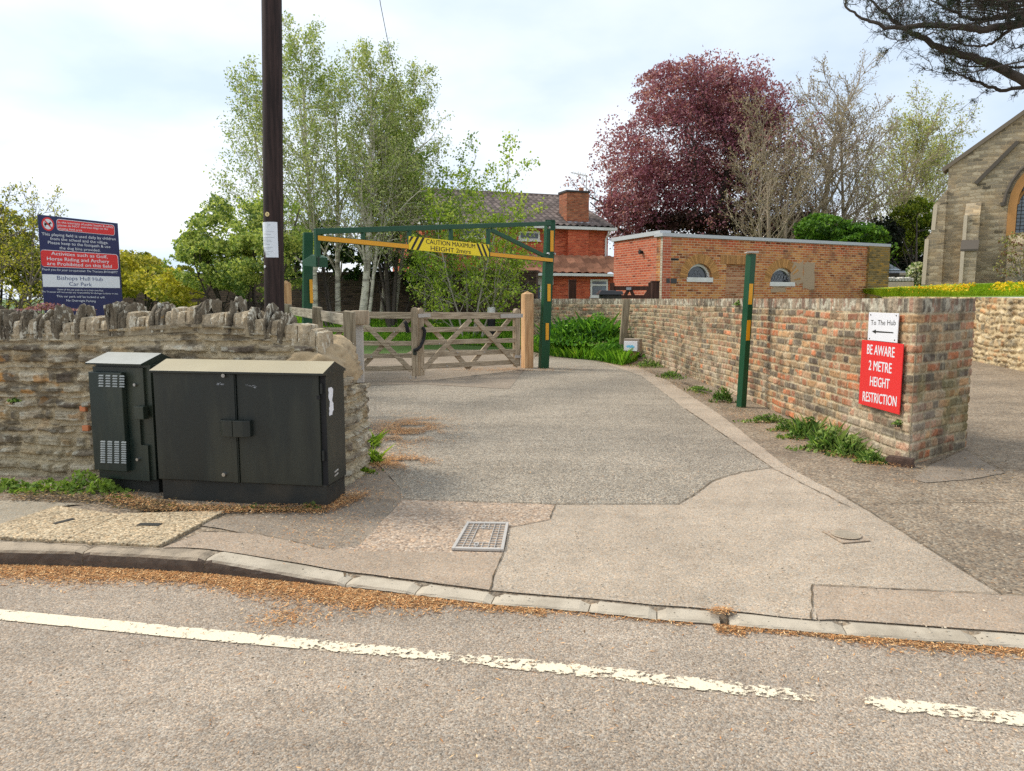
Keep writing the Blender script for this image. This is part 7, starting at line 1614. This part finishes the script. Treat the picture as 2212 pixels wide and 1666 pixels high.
# --- multi-stemmed fresh green saplings in front of the dark wall
sap = [dict(seg=8, wob=.07, trop=.05, sides=5, n=13, t0=.2, ang=R(42), ratio=.38, shape=lambda t: 1.1 - .75 * t, taper=.2, rr=.5, rmin=.007),
       dict(seg=4, wob=.15, trop=.05, sides=4, n=(4, 6), t0=.2, ang=R(45), ratio=.5, taper=.3, rr=.6, rmin=.004, leaf=5, spread=.05),
       dict(seg=3, wob=.2, trop=.0, sides=3, taper=.4, leaf=15, spread=.085)]
GS = [S(138, 164, 50), S(164, 188, 66), S(190, 206, 86), S(120, 148, 52), S(200, 208, 100)]
st_ = [stem_px(1020 + dx, 690, 20.3 + .3 * (i % 2), 1040 + tx, ty, .034) for i, (dx, tx, ty) in enumerate(((-18, -95, 440), (-8, -50, 380), (0, 10, 330), (8, 35, 400), (14, 80, 430), (4, -20, 480), (20, 105, 500), (-24, -115, 540), (10, 60, 540)))]
tree('sapling_clump', 'many-stemmed fresh green sapling clump behind the right gate leaf', 'tree', st_, sap, 46, 'bark_pale', GS, .082, droop=.2, aspect=.75)
st_ = [stem_px(930 + dx, 680, 21.8, 950 + tx, ty, .04) for dx, tx, ty in ((-10, -30, 330), (8, 30, 320), (0, 0, 420), (20, 70, 470), (-20, -60, 450))]
tree('sapling_clump', 'loose green saplings between the forked birch and the red house', 'tree', st_, sap, 47, 'bark_pale', G1, .082, droop=.2, aspect=.7)
# --- round bush left of and behind the pole
GBu = [S(116, 138, 66), S(144, 164, 80), S(174, 186, 94), S(194, 200, 110), S(100, 122, 60)]
bush('round_bush', 'broad spring-green bush behind the wall, left of the telegraph pole', 'bush', (PX(535, 660, 12.5)[0], 12.5, .15), [(PX(500, 505, 12.8), (rr_(85, 12.8), .9, rr_(78, 12.8)), 2), (PX(460, 570, 12.3), (rr_(80, 12), .8, rr_(60, 12)), 1.6), (PX(545, 560, 12.2), (rr_(70, 12), .8, rr_(80, 12)), 1.6), (PX(425, 540, 12.6), (rr_(38, 12), .5, rr_(42, 12)), .6), (PX(590, 500, 13.5), (rr_(70, 13), .8, rr_(80, 13)), 1.2), (PX(640, 560, 14), (rr_(45, 14), .6, rr_(60, 14)), .6)], 30000, .058, GBu, 62, 16)
# --- far hedge and yellow-green shrubs in the gap, and the tree at the left edge
YG = [S(168, 160, 50), S(196, 186, 66), S(150, 150, 52), S(210, 196, 88), S(120, 128, 44)]
bush('field_shrub', 'yellow-green shrubs beyond the field, right of the notice board', 'bush', (PX(300, 640, 20)[0], 20, .1), [(PX(285, 590, 20), (rr_(55, 20), 1.2, rr_(45, 20)), 1.2), (PX(345, 612, 19), (rr_(60, 19), 1, rr_(34, 19)), 1), (PX(230, 610, 20), (rr_(50, 20), 1, rr_(40, 20)), 1), (PX(385, 625, 18), (rr_(45, 18), 1, rr_(40, 18)), .8)], 14000, .09, YG, 63, 9)
bush('field_shrub', 'olive rounded tree far beyond the field above the yellow-green shrubs', 'tree', (PX(300, 640, 42)[0], 42, .1), [(PX(300, 568, 42), (rr_(34, 42), 1.6, rr_(22, 42)), 1), (PX(345, 590, 44), (rr_(55, 44), 2, rr_(20, 44)), 1)], 6000, .22, [S(120, 124, 52), S(140, 140, 60), S(100, 108, 48)], 64, 5)
lt_spec = [dict(seg=8, wob=.08, trop=.03, sides=7, n=12, t0=.15, ang=R(50), ratio=.5, shape=lambda t: 1.1 - .6 * t, taper=.2, rr=.5),
           dict(seg=5, wob=.13, trop=.05, sides=4, n=(5, 8), t0=.2, ang=R(45), ratio=.5, taper=.25, rr=.55, rmin=.006),
           dict(seg=4, wob=.18, trop=.05, sides=3, n=(3, 4), t0=.2, ang=R(45), ratio=.5, taper=.3, rr=.6, rmin=.004, leaf=4, spread=.04),
           dict(seg=3, wob=.2, trop=.02, sides=3, taper=.4, leaf=4, spread=.04)]
tree('budding_tree', 'thin-twigged tree in yellow bud at the frame edge behind the notice board', 'tree', [stem_px(-60, 660, 13, 20, 470, .09), stem_px(30, 665, 13.4, 110, 440, .04), stem_px(-10, 665, 12.8, 60, 500, .04)], lt_spec, 48, 'bark', YG, .05, droop=0)
bush('edge_tree', 'dense green-yellow tree at the left frame edge behind the budding twigs', 'tree', (PX(-20, 650, 17)[0], 17, .1), [(PX(-5, 500, 17), (rr_(65, 17), 1, rr_(66, 17)), 1.6), (PX(40, 570, 16.5), (rr_(70, 17), 1, rr_(52, 17)), 1), (PX(95, 600, 17), (rr_(60, 17), 1, rr_(50, 17)), 1)], 15000, .075, [S(96, 108, 40), S(128, 132, 48), S(160, 154, 60), S(78, 92, 38), S(180, 168, 74)], 65, 10)
# --- copper beech
beech = [dict(seg=9, wob=.05, trop=.03, sides=8, n=22, t0=.12, ang=R(62), ratio=.62, shape=lambda t: 1.08 - .78 * t ** 1.6, taper=.12, rr=.42, tp=.8),
         dict(seg=7, wob=.08, trop=.05, sides=5, n=(9, 12), t0=.2, ang=R(42), ratio=.36, shape=lambda t: 1.1 - .5 * t, taper=.2, rr=.5, rmin=.03),
         dict(seg=4, wob=.14, trop=.02, sides=3, n=(5, 7), t0=.15, ang=R(44), ratio=.5, taper=.3, rr=.55, rmin=.012, leaf=7, spread=.18),
         dict(seg=3, wob=.18, trop=-.02, sides=3, taper=.4, leaf=7, spread=.17)]
PU = [S(144, 88, 104), S(164, 104, 118), S(182, 126, 132), S(128, 76, 92), S(152, 94, 106), S(192, 144, 144)]
bx_rg = np.random.default_rng(3); bex = np.concatenate([blobleaves(bx_rg, PX(px, py, Y), (rr_(rx, Y), 3.0, rr_(ry, Y)), n_, seed=s_, noise=.55) for px, py, rx, ry, Y, n_, s_ in ((1450, 205, 78, 62, 46, 5500, 41), (1585, 205, 82, 66, 46, 6000, 43), (1370, 370, 70, 85, 46, 6500, 33), (1350, 470, 60, 55, 46, 3500, 35), (1505, 205, 105, 82, 46, 7500, 3), (1430, 310, 100, 95, 46, 7200, 5), (1560, 320, 100, 110, 46, 6500, 8), (1385, 430, 85, 80, 46, 6000, 11), (1500, 430, 110, 75, 46, 6000, 13), (1620, 260, 66, 66, 47, 5000, 15), (1660, 300, 42, 50, 47, 2200, 25), (1620, 440, 90, 70, 48, 4500, 17))])
tree('copper_beech', 'large purple copper beech behind the flat-roofed outbuilding', 'tree', [stem_px(1512, 640, 46, 1515, 215, .52), stem_px(1540, 640, 47, 1600, 250, .3)], beech, 49, 'bark_dark', PU, .15, leafmat='leaf', droop=.1, aspect=.7, extra=bex)
# --- bare and budding trees to its right
bare = [dict(seg=9, wob=.06, trop=.03, sides=7, n=17, t0=.18, ang=R(42), ratio=.55, shape=lambda t: 1.08 - .7 * t, taper=.12, rr=.5),
        dict(seg=6, wob=.10, trop=.09, sides=5, n=(8, 10), t0=.18, ang=R(40), ratio=.45, shape=lambda t: 1.1 - .5 * t, taper=.2, rr=.5, rmin=.025),
        dict(seg=5, wob=.13, trop=.07, sides=3, n=(6, 8), t0=.15, ang=R(38), ratio=.5, taper=.3, rr=.55, rmin=.014, leaf=1, spread=.1),
        dict(seg=3, wob=.16, trop=.04, sides=3, taper=.5, leaf=2, spread=.1)]
BU = [S(176, 160, 130), S(154, 142, 108), S(186, 172, 136), S(150, 128, 108)]
def budding(leafn, sp=.14):
    s = [dict(b) for b in bare]; s[2]['leaf'] = leafn; s[3]['leaf'] = leafn + 1; s[2]['spread'] = s[3]['spread'] = sp; return s
tree('bare_tree', 'tall leafless tree with steep twiggy limbs, right of the copper beech', 'tree', [stem_px(1745, 640, 42, 1790, 195, .26), stem_px(1735, 560, 42, 1720, 230, .14)], bare, 51, 'bark_bare', BU, .11, 'bare trees behind the outbuilding')
tree('bare_tree', 'brownish leafless tree standing before the right flank of the copper beech', 'tree', [stem_px(1665, 640, 40, 1670, 275, .18), stem_px(1690, 640, 40, 1720, 330, .15)], bare, 52, 'bark_bare', BU, .11, 'bare trees behind the outbuilding')
tree('bare_tree', 'lower leafless tree between the tall bare one and the pale budding tree', 'tree', [stem_px(1830, 640, 44, 1840, 275, .2)], budding(1), 53, 'bark_bare', BU, .12, 'bare trees behind the outbuilding')
PG = [S(176, 180, 110), S(196, 196, 126), S(154, 162, 92), S(186, 178, 120)]
tree('budding_tree', 'pale green budding tree with a clean round top, left of the church gable', 'tree', [stem_px(1930, 640, 46, 1975, 270, .2), stem_px(1905, 640, 46, 1905, 300, .15)], budding(4, .2), 54, 'bark_bare', PG, .14, droop=0)
tree('budding_tree', 'thin budding tree almost touching the church parapet', 'tree', [stem_px(1990, 640, 52, 2010, 340, .16)], budding(4), 55, 'bark_bare', PG, .14, droop=0)
# --- green masses behind the outbuilding
GM = [S(70, 108, 34), S(92, 132, 42), S(116, 154, 52), S(58, 90, 34)]
bush('green_bush', 'bright green bush showing above the outbuilding roof', 'bush', (PX(1810, 640, 36)[0], 36, .5), [(PX(1780, 495, 36), (rr_(55, 36), 1.5, rr_(30, 36)), 1), (PX(1850, 515, 35), (rr_(60, 36), 1.5, rr_(28, 36)), 1), (PX(1815, 560, 36), (rr_(110, 36), 1.5, rr_(60, 36)), 1)], 14000, .17, GM, 66, 6)
bush('green_bush', 'yellowish green tall bush beside the left edge of the church', 'bush', (PX(1975, 640, 37)[0], 37, .5), [(PX(1975, 490, 43), (rr_(58, 37), 1.5, rr_(60, 37)), 1.4), (PX(1945, 540, 42), (rr_(62, 37), 1.2, rr_(45, 37)), 1)], 14000, .16, [S(104, 124, 34), S(132, 146, 44), S(156, 164, 60), S(84, 104, 34)], 67, 6)
bush('dark_hedge', 'near-black hedge behind the dark blue car', 'hedge', (PX(1985, 600, 39)[0], 39, 1.6), [(PX(1975, 578, 41), (rr_(55, 39), .8, rr_(26, 39)), 1), (PX(1900, 520, 41), (rr_(50, 41), .8, rr_(46, 41)), 1)], 9000, .16, [S(30, 40, 26), S(44, 52, 32), S(24, 32, 22)], 68, 4, mat='leaf_dense')
bush('dark_hedge', 'dark purple undergrowth below the copper beech', 'hedge', (PX(1640, 560, 45)[0], 45, .5), [(PX(1600, 500, 45), (rr_(150, 45), 1.5, rr_(35, 45)), 1), (PX(1720, 500, 45), (rr_(120, 45), 1.5, rr_(40, 45)), 1), (PX(1480, 480, 45), (rr_(120, 45), 1.5, rr_(30, 45)), 1)], 9000, .22, [S(70, 44, 40), S(84, 60, 48), S(60, 44, 38)], 69, 5, mat='leaf_dense')
bush('flowering_shrub', 'white-flowering round shrub at the foot of the church corner buttress', 'bush', (PX(1978, 613, 31)[0], 31, 1.85), [(PX(1980, 592, 31), (rr_(20, 31), .4, rr_(26, 31)), 1)], 2600, .13, [S(120, 146, 84), S(206, 206, 170), S(236, 234, 214), S(96, 124, 60)], 70, 4)
bush('wall_shrub', 'thin climbing rose with brown buds against the church wall by the window', 'bush', (PX(2196, 618, 28)[0], 27.6, 1.9), [(PX(2195, 535, 27.2), (rr_(32, 28), .3, rr_(34, 28)), 1), (PX(2185, 575, 27.2), (rr_(34, 28), .3, rr_(28, 28)), .5)], 620, .09, [S(150, 150, 90), S(130, 84, 60), S(168, 160, 104)], 71, 9, bark='bark_pale')
# ivy hanging on the dark wall and shrubs at its foot
bush('ivy', 'ivy and low branches hanging over the dark wall between the birches', 'ivy', (PX(700, 660, 20)[0], 21, .2), [(PX(690, 520, 23), (rr_(60, 20), .5, rr_(60, 20)), 1), (PX(620, 540, 22.5), (rr_(50, 20), .5, rr_(70, 20)), 1)], 9000, .09, [S(70, 94, 44), S(92, 116, 54), S(58, 80, 40)], 72, 5)
# --- cedar limbs reaching in from the right
def cd(x, y, Y=9.0): return at_y((3300 + x / 2.836) / 1.8445, (y / 2.836) / 1.8445, Y)
cedar = thing('cedar_tree', 'needled cedar whose dark limbs reach in at the top right corner', 'tree', (9.6, 9.6, .2))
rng = random.Random(77); out = []; leafp = []; 
limbs = [([(2600, 1130), (2212, 930), (1900, 752), (1650, 655), (1400, 590), (1180, 500), (1000, 395), (850, 320), (700, 220), (540, 60), (430, -40)], .060, 9.0),
         ([(2700, 60), (2212, 225), (2000, 300), (1720, 340), (1500, 310), (1200, 290), (950, 292), (840, 318), (640, 310), (480, 240), (360, 195), (200, 95), (180, -20)], .050, 8.7),
         ([(2600, 900), (2212, 985), (1950, 1022), (1800, 980), (1640, 900), (1480, 850), (1330, 770), (1300, 640)], .028, 9.3),
         ([(2212, 760), (1850, 765), (1500, 740), (1350, 660)], .016, 9.1), ([(1850, 770), (1650, 815), (1480, 830), (1330, 835), (1180, 800), (1120, 650)], .010, 8.9),
         ([(2060, 320), (1960, 410), (1850, 490), (1720, 535), (1560, 525), (1400, 440), (1270, 370)], .022, 8.8), ([(1350, 320), (1260, 360), (1100, 405), (1000, 440), (900, 460), (780, 465), (680, 430), (600, 350)], .010, 8.8),
         ([(2700, 40), (2212, 140), (2000, 195), (1780, 212), (1640, 225), (1500, 170), (1340, 100), (1170, 10), (1100, -60)], .034, 8.9),
         ([(2600, 700), (2400, 640), (2212, 500), (2080, 560), (1990, 620), (1970, 560)], .009, 9.2), ([(800, 0), (700, 60), (640, 160)], .010, 8.7)]
for k in range(6): limbs.append(([(2500, -120 + 40 * k), (2250, -40 + 45 * k), (2000, 20 + 34 * k), (1750, 10 + 26 * k), (1500 - 60 * k, -20 + 30 * k)], .018, 8.6 + .25 * k))
def sub(p, d, L_, r, lv):
    n = 5 if lv == 0 else 4; pts = [p]
    for i in range(n):
        d = norm3(d[0] + rng.gauss(0, .18), d[1] + rng.gauss(0, .15), d[2] + rng.gauss(0, .2) + (.08 if lv == 0 else .05)); p = tuple(p[j] + d[j] * L_ / n for j in range(3)); pts.append(p)
    out.append((pts, [max(r * (1 - .7 * i / n), .0016) for i in range(n + 1)], 3))
    if lv < 2:
        for _ in range(6 if lv == 0 else 3):
            i = rng.randint(1, n); q_ = norm3(d[0] + rng.gauss(0, .7), d[1] + rng.gauss(0, .6), d[2] + rng.gauss(.15, .6)); sub(pts[i], q_, L_ * rng.uniform(.35, .6), r * .6, lv + 1)
    if rng.random() < .13:
        for i in range(1, n + 1):
            if rng.random() < .5:
                for _ in range(rng.randint(4, 12)): leafp.append(tuple(pts[i][j] + rng.gauss(0, .018) for j in range(3)))
for pts_, r, Y in limbs:
    P = [cd(x, y, Y + (i * .06)) for i, (x, y) in enumerate(pts_)]; P2 = []
    for a, b in zip(P[:-1], P[1:]):
        for k in range(4): P2.append(a.lerp(b, k / 4) + Vector((rng.gauss(0, .006), rng.gauss(0, .01), rng.gauss(0, .006))))
    P2.append(P[-1]); n = len(P2); out.append(([tuple(p) for p in P2], [max(r * (1 - .85 * i / n), .0035) for i in range(n)], 7))
    Lt = sum((P2[i + 1] - P2[i]).length for i in range(n - 1)); cnt = int(Lt * (13 if r < .02 else 15))
    for _ in range(cnt):
        i = rng.randint(1, n - 2); d = (P2[i + 1] - P2[i]).normalized(); sd_ = rng.choice([-1, 1]); up = rng.uniform(-.5, 1.0)
        q_ = norm3(d.x * .6 + rng.gauss(0, .3), rng.gauss(0, .6), d.z * .5 + up * .9); sub(tuple(P2[i]), q_, rng.uniform(.12, .42) * (1.1 if r > .02 else .7), .005, 0)
        if r > .055 and rng.random() < .6:
            for _ in range(12): leafp.append((P2[i].x + rng.gauss(0, .06), P2[i].y + rng.gauss(0, .05), P2[i].z + abs(rng.gauss(.02, .05))))
out.append(([(9.8, 9.7, 0), (9.75, 9.65, 3), (9.6, 9.6, 5.2), (9.5, 9.5, 8), (9.4, 9.4, 13)], [.5, .42, .36, .28, .1], 12))
for pts_, r, Y in limbs[:9]:
    a = cd(*pts_[0], Y); out.append(([(9.6, 9.6, min(8.5, a.z + .8)), tuple((Vector((9.6, 9.6, min(8.5, a.z + .8))) + a) / 2 + Vector((0, 0, .1))), tuple(a)], [r * 1.6, r * 1.25, r], 7))
tubes_mesh('trunk', [b for b in out if b[2] > 4], M['bark_dark'], cedar); tubes_mesh('branches', [b for b in out if b[2] <= 4], M['bark_dark'], cedar)
rg = np.random.default_rng(7); leaves_mesh('needles', np.array(leafp), .045, [S(44, 54, 40), S(60, 72, 46), S(36, 44, 36), S(74, 84, 54)], rg, M['leaf_dense'], cedar, 0, .16)
# ------------------------------------------------------------------ grass, weeds and flowers
def blades(name, x, y, z, hgt, pal, seed, wd=.006, kind='stuff', parent=None, lean=.35, label=None):
    rg = np.random.default_rng(seed); n = len(x); a = rg.uniform(0, 6.28, n); l = hgt * rg.uniform(.5, 1.2, n); lx, ly = rg.normal(0, lean, n) * l, rg.normal(0, lean, n) * l; w_ = wd * rg.uniform(.6, 1.5, n)
    bx_, by_ = np.cos(a) * w_, np.sin(a) * w_
    V = np.stack([np.stack([x - bx_, y - by_, z], 1), np.stack([x + bx_, y + by_, z], 1), np.stack([x + lx * .4 + bx_ * .8, y + ly * .4 + by_ * .8, z + l * .6], 1), np.stack([x + lx, y + ly, z + l], 1)], 1).reshape(-1, 3)
    pal = np.array(pal); cl = fbm(x * 1.1, y * 1.1, seed, 2); idx = np.clip(((cl - .5) * 1.5 + .5 + rg.normal(0, .25, n)) * len(pal), 0, len(pal) - 1).astype(int)
    o = obj(name, V, np.arange(4 * n).reshape(-1, 4), M['leaf'], parent, col=np.repeat(np.clip(pal[idx] * rg.uniform(.75, 1.25, (n, 1)), 0, 1), 4, 0), uv=False)
    if kind and parent is None: tag(o, kind=kind)
    return o
GR_ = [S(84, 130, 30), S(108, 156, 36), S(134, 178, 46), S(152, 190, 60), S(92, 140, 40)]
# soil of the verge behind the gate and along the wall bend
vr = [at_z(*p, .2) for p in ((1160, 762), (1195, 770), (1290, 780), (1345, 790), (1375, 780))]
poly = [(-13, 20.6), (-5, 20.3), (-2, 20.1), (0.2, 19.4)] + [(p.x, p.y) for p in vr] + [(WF.x - .02, WF.y + .2), (farpt.x + 1.9, farpt.y - .25), (farpt.x + .2, farpt.y + .4), (x_at(1130, 23), 22.8), (x_at(900, 23), 23.3), (-13, 24.6)]
sheet_poly('verge', poly, h, .012, M['grassbase'], .5)
def inpoly(x, y, P):
    ins = np.zeros(len(x), bool); n = len(P)
    for i in range(n):
        x0, y0 = P[i]; x1, y1 = P[(i + 1) % n]; c = ((y0 > y) != (y1 > y)) & (x < (x1 - x0) * (y - y0) / (y1 - y0 + 1e-12) + x0); ins ^= c
    return ins
rg = np.random.default_rng(15); n = 110000; x = rg.uniform(-9, 3, n); y = rg.uniform(14.5, 24.4, n); k = inpoly(x, y, poly); x, y = x[k], y[k]
hg = .10 + .16 * fbm(x * .9, y * .9, 3, 3) + np.where(x > .9, .10, 0)
blades('grass', x, y, h_np(x, y), hg, GR_, 16, .011)
# lawn blades and daffodils on the churchyard
cl = LAWNCOLS; rg = np.random.default_rng(18); n = 30000; t = rg.uniform(0, len(cl) - 1.001, n); i = t.astype(int); f = t - i
px_ = np.array([c[0].x for c in cl]); py_ = np.array([c[0].y for c in cl]); d = rg.uniform(0, 1, n) ** 1.6 * 6; nx_, ny_ = .2425, .970
x = px_[i] * (1 - f) + px_[i + 1] * f + nx_ * d; y = py_[i] * (1 - f) + py_[i + 1] * f + ny_ * d; z = 1.58 + .32 * (1 - np.exp(-d / 5)) - .01
blades('lawn_grass', x, y, z, np.full(n, .05), [S(128, 158, 24), S(150, 176, 32), S(168, 190, 44)], 19, .012)
n = 900; t = rg.uniform(9, len(cl) - 1.001, n); i = t.astype(int); f = t - i; d = rg.uniform(.4, 4.5, n); x = px_[i] * (1 - f) + px_[i + 1] * f + nx_ * d; y = py_[i] * (1 - f) + py_[i + 1] * f + ny_ * d; z = 1.58 + .32 * (1 - np.exp(-d / 5)) + .09
k = (vn(x * 1.2, y * 1.2, 4) > .3); x, y, z = x[k], y[k], z[k]; C = np.repeat(np.stack([x, y, z - rg.uniform(0, .06, len(x))], 1), 3, 0) + rg.normal(0, .014, (len(x) * 3, 3))
o = leaves_mesh('daffodils', C, .04, [S(236, 200, 36), S(246, 218, 70), S(226, 180, 24)], rg, M['leaf'], None, 0, .8); tag(o, kind='stuff')
# leafy weeds: each clump a plant
def weed(label, spots, n, size, pal, seed, name='weed_clump', blade=None, group='weeds at the wall feet'):
    rg = np.random.default_rng(seed); c = Vector(spots[0][0]); t = thing(name, label, 'weeds', tuple(c), group); Cs = []
    for (p, rx_, ry_, hz) in spots:
        q = rg.normal(0, 1, (n, 3)) * (rx_ * .5, ry_ * .5, 0); r = np.hypot(q[:, 0] / rx_, q[:, 1] / ry_); zz = np.clip(hz * (1 - r ** 1.5) * rg.uniform(.2, 1, n), .01, None); Cs.append(np.stack([p[0] + q[:, 0], p[1] + q[:, 1], p[2] + zz], 1))
    C = np.concatenate(Cs)
    if blade:
        m_ = int(len(C) * blade[0]); j = rg.integers(0, len(C), m_); x, y = C[j, 0], C[j, 1]; blades('blades', x, y, np.full(m_, c.z), C[j, 2] - c.z + blade[1], pal, seed + 1, blade[2], None, t, .55)
    leaves_mesh('foliage', C, size, pal, rg, M['leaf'], t, -.3, .6)
    st = [([(C[j, 0] * .7 + c.x * .3, C[j, 1] * .7 + c.y * .3, c.z - .02), tuple(C[j])], [.003, .0015], 3) for j in rg.integers(0, len(C), 40)]; tubes_mesh('stems', st, M['bark'], t); return t
gp = lambda px, py: tuple(g(px, py))
WG = [S(82, 116, 50), S(108, 140, 62), S(134, 160, 76), S(70, 100, 46), S(152, 172, 96)]
weed('large fern-like green weed clump at the foot of the brick wall below the red sign', [(gp(1795, 972), .26, .12, .26), (gp(1840, 984), .16, .10, .2), (gp(1745, 945), .22, .10, .22), (gp(1880, 998), .10, .06, .10)], 330, .05, WG, 81, blade=(.8, .04, .005))
weed('small low weed tuft by the foot of the narrow green post', [(gp(1660, 912), .30, .06, .10), (gp(1700, 930), .18, .06, .12)], 260, .035, WG, 82, blade=(.4, .02, .004))
weed('tiny sprig growing from the brick face beside the green post top strip', [(rpl.P(*rpl.hit(1595, 650 + 10, .02), .03), .05, .05, .08)], 60, .04, WG, 83)
weed('round-leaved weed patch at the foot of the rubble wall, left of the cabinets', [(gp(20, 1058), .22, .08, .09), (gp(110, 1062), .26, .08, .11), (gp(180, 1058), .2, .08, .17), (gp(225, 1064), .16, .07, .12), (gp(-60, 1052), .3, .1, .10)], 190, .045, [S(58, 86, 42), S(78, 110, 52), S(106, 136, 64), S(130, 154, 66)], 84)
weed('green weed tuft at the end of the rubble wall beside the driveway', [(gp(806, 1000), .10, .10, .12), (gp(800, 965), .07, .2, .16), (gp(775, 1022), .12, .07, .06)], 260, .032, [S(120, 150, 40), S(150, 176, 56), S(96, 128, 40)], 85, blade=(.8, .02, .003))
weed('dry low weeds along the cabinet plinth', [(gp(270, 1082), .18, .05, .05), (gp(400, 1100), .3, .03, .04), (gp(560, 1104), .3, .03, .05), (gp(670, 1104), .1, .03, .07)], 90, .022, [S(150, 124, 66), S(120, 104, 56), S(96, 110, 50)], 86)
weed('low weeds along the wall foot between the meter box and the green post', [(gp(1400, 792), .3, .25, .16), (gp(1450, 815), .2, .3, .12), (gp(1510, 845), .14, .3, .08), (gp(1560, 868), .16, .1, .22)], 220, .045, WG, 87, blade=(.5, .03, .006))
weed('tall leafy weeds on the verge right of the green barrier post', [(PX(1235, 735, 17), .8, .7, .55), (PX(1290, 742, 16.8), .7, .6, .75), (PX(1330, 770, 15.8), .35, .35, .4), (PX(1200, 735, 17.5), .5, .5, .4)], 1300, .09, [S(70, 116, 34), S(96, 146, 42), S(124, 170, 54), S(58, 98, 34)], 88, blade=(.5, .1, .012))
weed('sprig growing low in the end of the brick wall near the loose brick', [(rpl.P(*rpl.hit(1943, 918, .02), .03), .05, .03, .04)], 50, .035, WG, 89)
weed('pink-flowered stonecrop spilling over the coping under the notice board', [(tuple(at_y(75, 690, 6.0)), .28, .1, .05), (tuple(at_y(105, 672, 6.0)), .22, .1, .07), (tuple(at_y(85, 700, 5.84)), .14, .04, .03)], 500, .026, [S(150, 104, 112), S(178, 128, 140), S(124, 84, 84), S(156, 130, 96)], 90, name='stonecrop')
weed('small ivy sprig on the rubble face at the far left', [(lwpl.P(*lwpl.hit(33, 868, .02), .03), .05, .02, .03)], 60, .03, WG, 91)
# dandelions: stem and yellow head
dn = None; rng = random.Random(8)
for i, (px, py) in enumerate(((1206, 760), (1228, 752), (1262, 742), (1271, 744), (1285, 746), (1300, 757), (1312, 743), (1316, 751), (1330, 760), (1290, 732), (1242, 765), (1320, 772))):
    p = at_z(px, py, .3); base = (p.x, p.y, h(p.x, p.y) + .01)
    if dn is None:
        dn = thing('dandelion', None, None, base); m = MB(); m.tube([base, (base[0] + .01, base[1], base[2] + .11)], .004, 5); m.build('stem', M['leaf'], dn, col=False)
        m = MB(); m.tube([(base[0] + .01, base[1], base[2] + .11), (base[0] + .01, base[1], base[2] + .125), (base[0] + .01, base[1], base[2] + .14)], [.012, .032, .018], 10); m.build('flower_head', m_plain('dandelion_yellow', S(240, 214, 30), .8), dn); r_ = dn
    else:
        r_ = dn.copy(); COL.objects.link(r_)
        for ch in dn.children: c = ch.copy(); COL.objects.link(c); c.parent = r_
        r_.location = base
    tag(r_, 'yellow dandelion in the long grass between the green barrier post and the meter box', 'flower', 'dandelions on the verge')
